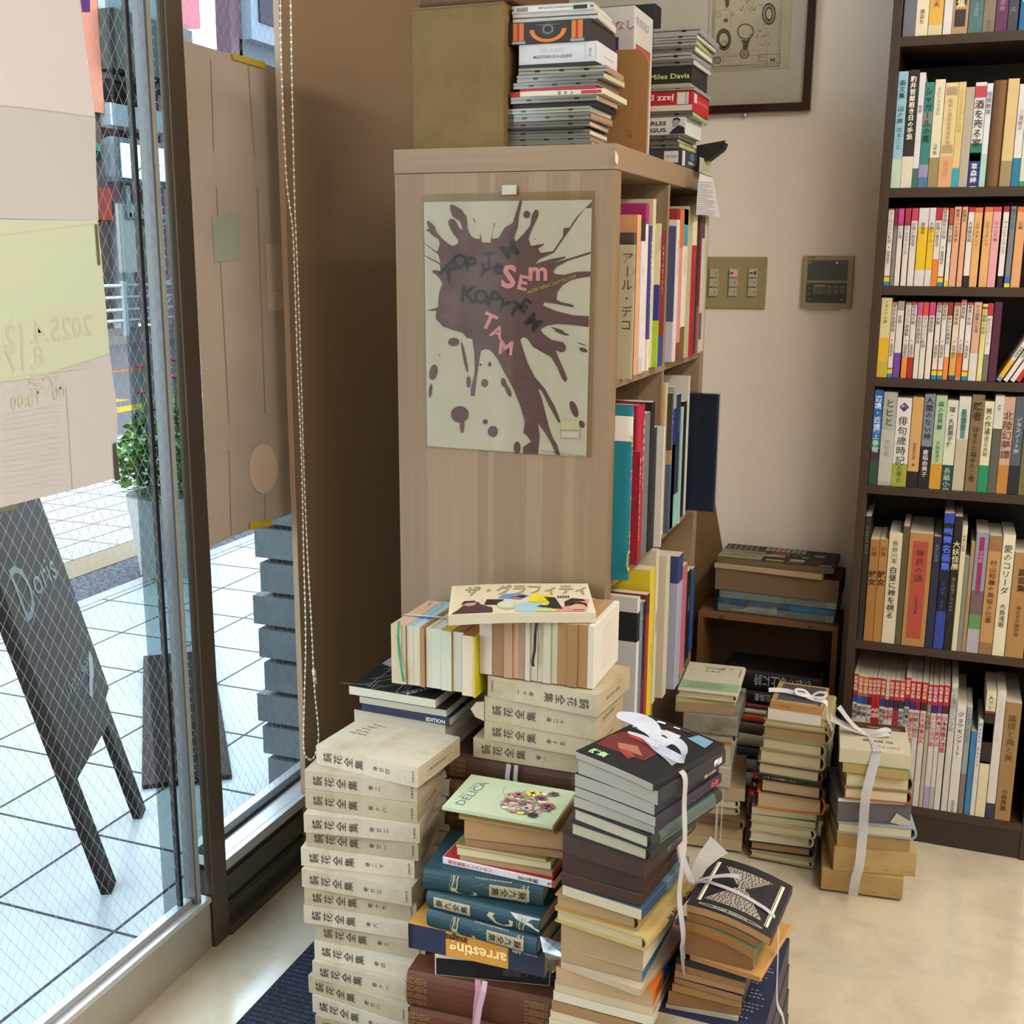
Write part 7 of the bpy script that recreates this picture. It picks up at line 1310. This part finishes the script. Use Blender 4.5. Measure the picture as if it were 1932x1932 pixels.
# H2: rear middle stack
def frm(mb, L, Wd, T):
    z = T + .0005; mb.quad((L * .10, Wd * .06, z), (L * .97 - L * .02, Wd * .06, z), (L * .95, Wd * .93, z), (L * .10, Wd * .93, z), '4a4b4c').htext('BOITEN', (L * .2, -.0005, T * .45), (1, 0, 0), (0, 0, 1), T * .3, 'ink:5a4428', 0, L * .18)
    mb.quad((L * .12, Wd * .05, z + .0002), (L * .9, Wd * .05, z + .0002), (L * .9, Wd * .10, z + .0002), (L * .12, Wd * .10, z + .0002), 'b5ac84')
CR_ = 'c9bf9c'
h2_ = [(1453, 1336, 1551, 1350, .125, 'S', 'b58a50', '', 'brown case with dark grey face, topmost of the rear middle stack', {'deco': frm}), (1448, 1356, 1547, 1370, .14, 'r', 'd6d4d0', 'dedcd8', 'pile-thick white booklet under the grey faced case', {'name': 'booklet'}),
 (1441, 1367, 1562, 1384, .19, 'R', 'a89a6c', CR_, 'cream-edged hardcover, third in the rear middle stack'), (1439, 1389, 1564, 1406, .19, 'R', '9a8c64', 'a38a60', 'tan-edged hardcover, fourth in the rear middle stack'), (1437, 1412, 1555, 1431, .19, 'R', '8f8a6c', CR_, 'cream hardcover, fifth in the rear middle stack'), (1432, 1437, 1554, 1456, .19, 'R', 'a39c78', CR_, 'cream hardcover, sixth in the rear middle stack'),
 (1430, 1459, 1550, 1479, .19, 'R', '4a4436', 'c4bd98', 'dark covered hardcover, seventh in the rear middle stack'), (1429, 1467, 1550, 1487, .19, 'S', '1c1a19', '', 'flat black book with white front lettering', {'deco': lambda mb, L, Wd, T: mb.htext('いちご三味線のブル', (L * .1, -.0005, T * .3), (1, 0, 0), (0, 0, 1), T * .5, 'ink:c8c0b0', 0, L * .5)}),
 (1435, 1493, 1552, 1511, .19, 'R', '2a2622', 'bca684', 'tan-paged hardcover in black boards, rear middle stack'), (1427, 1523, 1554, 1539, .19, 'R', 'c8702c', 'c4b08a', 'hardcover with orange cover edge, rear middle stack'), (1418, 1535, 1540, 1549, .185, 'r', '8a6a8c', 'beb392', 'book with lilac line, rear middle stack'), (1417, 1547, 1538, 1564, .185, 'r', '3c7a56', 'beb594', 'book with green cover line, rear middle stack'),
 (1415, 1565, 1537, 1585, .19, 'R', 'b5ad8c', 'c9c2a0', 'cream hardcover above the white one, rear middle stack'), (1414, 1585, 1533, 1600, .19, 'R', 'c9c4ac', 'cdc7ae', 'whitish hardcover, third from bottom of the rear middle stack'), (1415, 1602, 1534, 1618, .19, 'R', '2a2826', '9a7c54', 'brown-paged book in black boards near the rear middle foot'), (1415, 1616, 1533, 1639, .19, 'R', '9a9274', 'c4bc9a', 'cream hardcover resting on the floor, rear middle stack')]
s2_ = stack((0, 0, 1), 2.345, (1452, 1322), h2_, 'books of the rear middle stack')
o, a, yw, A, D, z, T = s2_[0]; t2 = empty('plastic_tie'); tag(t2, 'white string bow on the grey faced case', 'string'); zt = z + T + .002
Lh = lambda x, y, zz=zt: loc_(a, yw, x, y, zz); yv = Lh(0, 1) - Lh(0, 0); xv = Lh(1, 0) - Lh(0, 0)
ribbon(spl([Lh(-.012, .048, zt + .004), Lh(.02, .052, zt + .006), Lh(.06, .042, zt + .006), Lh(.085, .036, zt + .003), Lh(A + .004, .03, zt), Lh(A + .008, .03, zt - .03), Lh(A + .02, .03, zt - .06)], 4), .011, yv * .8 + Vector((0, 0, .6)), 'plw:e0e0e6').build('strand', t2)
bow(t2, Lh(.078, .042, zt + .003), xv, yv, (0, 0, 1), .62)
# H3: rear right stack tied over boxes
def fel(mb, L, Wd, T):
    z = T + .0006; mb.htext('フロイトの', (L * .86, Wd * .20, z), (-1, .03, 0), (0, -1, 0), .012, 'ink:4a463c', 0, L * .34).htext('お前線', (L * .78, Wd * .38, z), (-1, .03, 0), (0, -1, 0), .013, 'ink:3a362c', 0, L * .45).htext('HANS ERICH NOSSACK', (L * .72, Wd * .56, z), (-1, .03, 0), (0, -1, 0), .006, 'ink:7a766a', 0, L * .4)
    mb.quad((L * .02, Wd * .78, z), (L * .98, Wd * .78, z), (L * .98, Wd * .99, z), (L * .02, Wd * .99, z), '4a2c20').htext('WHITE LABEL', (L * .9, Wd * .86, z + .0002), (-1, 0, 0), (0, -1, 0), .010, 'ink:b0a89c', 0, L * .5)
ST = lambda mb, L, Wd, T: [mb.quad((L * x, -.0005, T * .18), (L * (x + .06), -.0005, T * .16), (L * (x + .06), -.0005, T * .19), (L * x, -.0005, T * .21), 'ink:6a6254') for x in (.08, .36, .62, .88)]
h3 = [(1583, 1437, 1717, 1452, .15, 'S', 'c4bda4', '', 'white boxed book lettered upside down, topmost of the rear right stack', {'deco': fel}), (1589, 1456, 1713, 1473, .15, 'r', '5a7a3c', 'b39a68', 'tan-edged book with green cover line, rear right stack'), (1594, 1484, 1721, 1495, .15, 'R', '8a8468', 'd0c49c', 'cream hardcover third from top of the rear right stack'), (1592, 1507, 1719, 1518, .15, 'R', '9a5a3c', 'd4c5a0', 'cream hardcover with orange tinted edge, rear right stack'),
 (1578, 1549, 1717, 1557, .15, 'S', '57555a', '', 'plain dark grey box with torn flap, rear right stack', {'deco': lambda mb, L, Wd, T: mb.quad((.0, -.0004, T * .86), (L * .9, -.0004, T * .86), (L * .9, -.0004, T), (0, -.0004, T), 'c2bcae').poly([(L * .72, -.003, T * .10), (L * .80, -.004, T * .52), (L, -.002, T * .18), (L, -.002, 0.0), (L * .86, -.003, .001)], 'b3ad9c')}), (1579, 1571, 1727, 1585, .16, 'R', '8f98a4', 'c6c3a6', 'hardcover with blue grey edges and orange slip', {'deco': lambda mb, L, Wd, T: mb.poly([(.002, -.0009, T * .5), (.02, -.0009, T * .4), (.012, -.0009, T * .75)], 'c8602a')}),
 (1578, 1596, 1715, 1607, .15, 'r', '8a6c40', '9f8352', 'brown-edged old book resting on the tan boxes'), (1571, 1642, 1727, 1655, .19, 'S', 'old:b59a66', '', 'tan stapled box, upper of two under the rear right stack', {'deco': ST, 'name': 'book_carton'}), (1548, 1677, 1703, 1698, .20, 'S', 'old:ad915c', '', 'tan stapled box, lower of two, on the floor', {'deco': ST, 'name': 'book_carton', 'L': .162})]
s3_ = stack((0, 0, 1), 2.265, (1582, 1410), h3, 'books of the rear right stack')
o, a, yw, A, D, z, T = s3_[0]; t3 = empty('plastic_tie'); tag(t3, 'white vinyl string and bow round the rear right stack', 'string'); zt = z + T + .002
Lh = lambda x, y, zz=zt: loc_(a, yw, x, y, zz); yv = Lh(0, 1) - Lh(0, 0); xv = Lh(1, 0) - Lh(0, 0); kn = Lh(.055, .078)
ribbon(spl([kn, Lh(.066, .03, zt), Lh(.070, .0, zt + .001), Lh(.070, -.003, zt - .01), py(1634, 1500, 2.25), py(1628, 1570, 2.25), py(1622, 1630, 2.235), py(1614, 1660, 2.232), py(1609, 1690, 2.236)], 4), .014, (1, 0, 0), taper=lambda t: .3 + 1.0 * min(1, t * 3)).build('strand', t3)
ribbon(spl([kn, kn - xv * .03 + Vector((0, 0, .02)), kn - xv * .06 + yv * .01 + Vector((0, 0, .052))], 5), .014, yv + Vector((0, 0, .4)), 'plw:cfcdd0', taper=lambda t: .5 + t).build('loose_end', t3)
ribbon(spl([kn, kn - xv * .035 + Vector((0, 0, .012)), kn - xv * .075 + yv * .0 + Vector((0, 0, .03))], 5), .03, yv, 'plw:cfcdd0', taper=lambda t: .4 + t).build('loose_end', t3)
ribbon(spl([kn, kn + xv * .02 + Vector((0, 0, .010)), kn + xv * .038 + yv * .006 + Vector((0, 0, .014)), kn + xv * .044 + Vector((0, 0, .008)), kn + xv * .025 - yv * .004 + Vector((0, 0, .004)), kn], 5), .009, yv + Vector((0, 0, .8))).build('bow_loop', t3); MB().ball(kn, .004, 'plw:c2c4ca', 8, 5).build('knot', t3)
# wooden crate with magazines on it and black books inside
CZt = .452; CY0 = 2.665; CY1 = 2.81; CX0, CX1 = -.516, -.186
cr_o = empty('wooden_crate', (CX0, CY0, 0)); tag(cr_o, 'orange brown wooden crate on end between the two bookcases', 'crate'); W3 = 'wdx:7c5530'; Wc, Dc = CX1 - CX0, CY1 - CY0
mb = MB().box((0, 0, CZt - .013), (Wc, Dc, CZt), W3); 
for x in (.05, .26): mb.box((x, -.0004, CZt - .0125), (x + .012, .01, CZt - .004), '4a3420')
mb.build('top_board', cr_o, bevel=.0008)
MB().box((0, 0, 0), (.013, Dc, CZt - .0135), 'wod:7c5530').build('side_board', cr_o, bevel=.0008); MB().box((Wc - .013, 0, 0), (Wc, Dc, CZt - .0135), 'wod:7c5530').build('side_board', cr_o, bevel=.0008)
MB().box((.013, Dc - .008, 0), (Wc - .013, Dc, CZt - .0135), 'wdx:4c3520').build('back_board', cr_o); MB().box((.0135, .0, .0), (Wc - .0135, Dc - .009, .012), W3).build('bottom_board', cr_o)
def B_(n): return lambda mb, L, Wd, T: mb.htext(n, (L * .92, -.0006, T * .8), (-1, 0, 0), (0, 0, -1), T * .6, 'ink:a8a49c', 0, L * .6)
z = .0125
for i, (A, T, D, k, x, lb, fn) in enumerate(((.20, .04, .14, 'a8a08c', .06, 'pale volume at the crate bottom', None), (.19, .035, .14, '8f8a7c', .07, 'grey volume second up in the crate', None), (.20, .03, .14, '3a3c44', .06, 'dark slate volume third up in the crate', None), (.19, .035, .14, 'b0a890', .065, 'cream volume fourth up in the crate', None), (.20, .03, .14, '5a4a40', .06, 'brown volume fifth up in the crate', None), (.21, .022, .14, 'a3452c', .055, 'rust volume sixth up in the crate', None),
   (.22, .014, .15, 'c2bb9c', .06, 'thin cream volume with blue stripe in the crate', None), (.235, .013, .15, '7a2438', .06, 'thin crimson volume under the black ones in the crate', None), (.22, .034, .15, '141312', .075, 'black volume with one title line, lower of two in the crate', B_('笑大機よりの證 白鳥書')), (.225, .052, .15, '151413', .07, 'thick black volume with large white title in the crate', B_('裂裳の歌上に詩')))):
    book(A, .12, T - .0006, 'front', k, 'a89c80', True, None, None, (CX0 + x, CY0 + .010, z), -.02, label=lb, group='volumes inside the crate', deco=fn); z += T
def jazzc(mb, L, Wd, T):
    z = T + .0005; r = random.Random(9); P = lambda x, y, h=0: (L * x, Wd * y, z + h)
    mb.quad(P(0, 0, -.0002), P(1, 0, -.0002), P(1, 1, -.0002), P(0, 1, -.0002), '2c2624').quad(P(.0, .05), P(.38, .05), P(.38, .62), P(.0, .62), '9a8f74')
    for i in range(6):
        for j in range(4): mb.box((L * (.02 + .05 * i), Wd * (.68 + .07 * j), z), (L * (.045 + .05 * i), Wd * (.71 + .07 * j), z + .0001), 'b0a88e')
    for i in range(8):
        for j in range(2): mb.quad(P(.36 + .045 * i, .74 + .12 * j), P(.395 + .045 * i, .74 + .12 * j), P(.395 + .045 * i, .83 + .12 * j), P(.36 + .045 * i, .83 + .12 * j), 'c2bca4')
    for x, y, w, h, k in ((.44, .5, .15, .18, 'a8463c'), (.36, .36, .2, .14, 'b8ae90'), (.62, .5, .12, .16, '3a5a44'), (.70, .44, .06, .08, 'a8a03c'), (.80, .6, .09, .12, 'b8ae94'), (.42, .08, .15, .10, 'a89e3c'), (.60, .05, .14, .12, '8a3a3c'), (.78, .1, .1, .3, '5a2a34'), (.88, .04, .1, .07, 'c2b894'), (.62, .18, .12, .14, 'c2bca0')): mb.quad(P(x, y, .0002), P(x + w, y, .0002), P(x + w, y + h, .0002), P(x, y + h, .0002), k)
    mb.htext('JAZZ PICTURE', P(.04, .42, .0003), (1, 0, 0), (0, 1, 0), .016, 'ink:3a342a').htext('Make it', P(.10, .2, .0003), (1, 0, 0), (0, 1, 0), .02, 'ink:3a342a')
mz = [(1354, 1146, 1573, 1175, .13, 'f', '8a958a', 'a5a895', 'wrapped grey magazines lowest on the crate', {'name': 'magazine'}), (1354, 1136, 1576, 1157, .13, 'f', '2a6a94', 'a5a895', 'blue-spined magazines in crinkled wrapping on the crate', {'name': 'magazine'}), (1357, 1124, 1578, 1148, .13, 'f', '9aa69c', 'a8ac9a', 'pale grey-green magazines in wrapping on the crate', {'name': 'magazine'}),
 (1349, 1100, 1582, 1126, .13, 'b', '4a3426', '7a6248', 'old brown-edged magazines loosely piled on the crate', {'name': 'magazine'}), (1348, 1065, 1552, 1104, .13, 'f', 'b09a78', 'b5a484', 'tan magazine with red corner patch on the crate', {'name': 'magazine'}), (1352, 1056, 1572, 1089, .145, 'f', '6a5a40', '7a6a4c', 'patchwork covered magazine, topmost on the crate', {'deco': jazzc, 'name': 'magazine'})]
zz = CZt + .001; YM = 2.69
tops = [1137, 1126, 1112, 1071, 1061, 1050]
for i, (ul, vl, ur, vr, D, kd, cv, pg, lb, kw) in enumerate(mz):
    T = max(.006, py(ul, tops[i], YM).z - zz); a, b = py(ul, vl, YM), pz(ur, vr, zz); A = abs(py(ur, vr, YM).x - a.x); yw = (-.02, -.03, -.01, -.03, -.08, -.02)[i]
    book(A, D, T - .0005, {'f': 'front', 'b': 'back'}[kd], cv, pg, False, None, None, (a.x, YM, zz), yw, lb, 'magazine', 'magazines piled on the crate', kw.get('deco'), 'magazine'); zz += T
    if i == 2:
        a = py(1350, 1150, YM); wrp = MB().box((0, -.0012, 0), (.262, .135, zz - CZt), 'clh:dfe6e8').build('clear_bag', loc=(a.x - .002, YM - .004, CZt + .0008)); tag(wrp, 'crinkled clear bag round the blue and grey magazines on the crate', 'bag')
# small floor marks
for i, (u, v) in enumerate(((1305, 1590), (1640, 1815), (1535, 1780))): pass
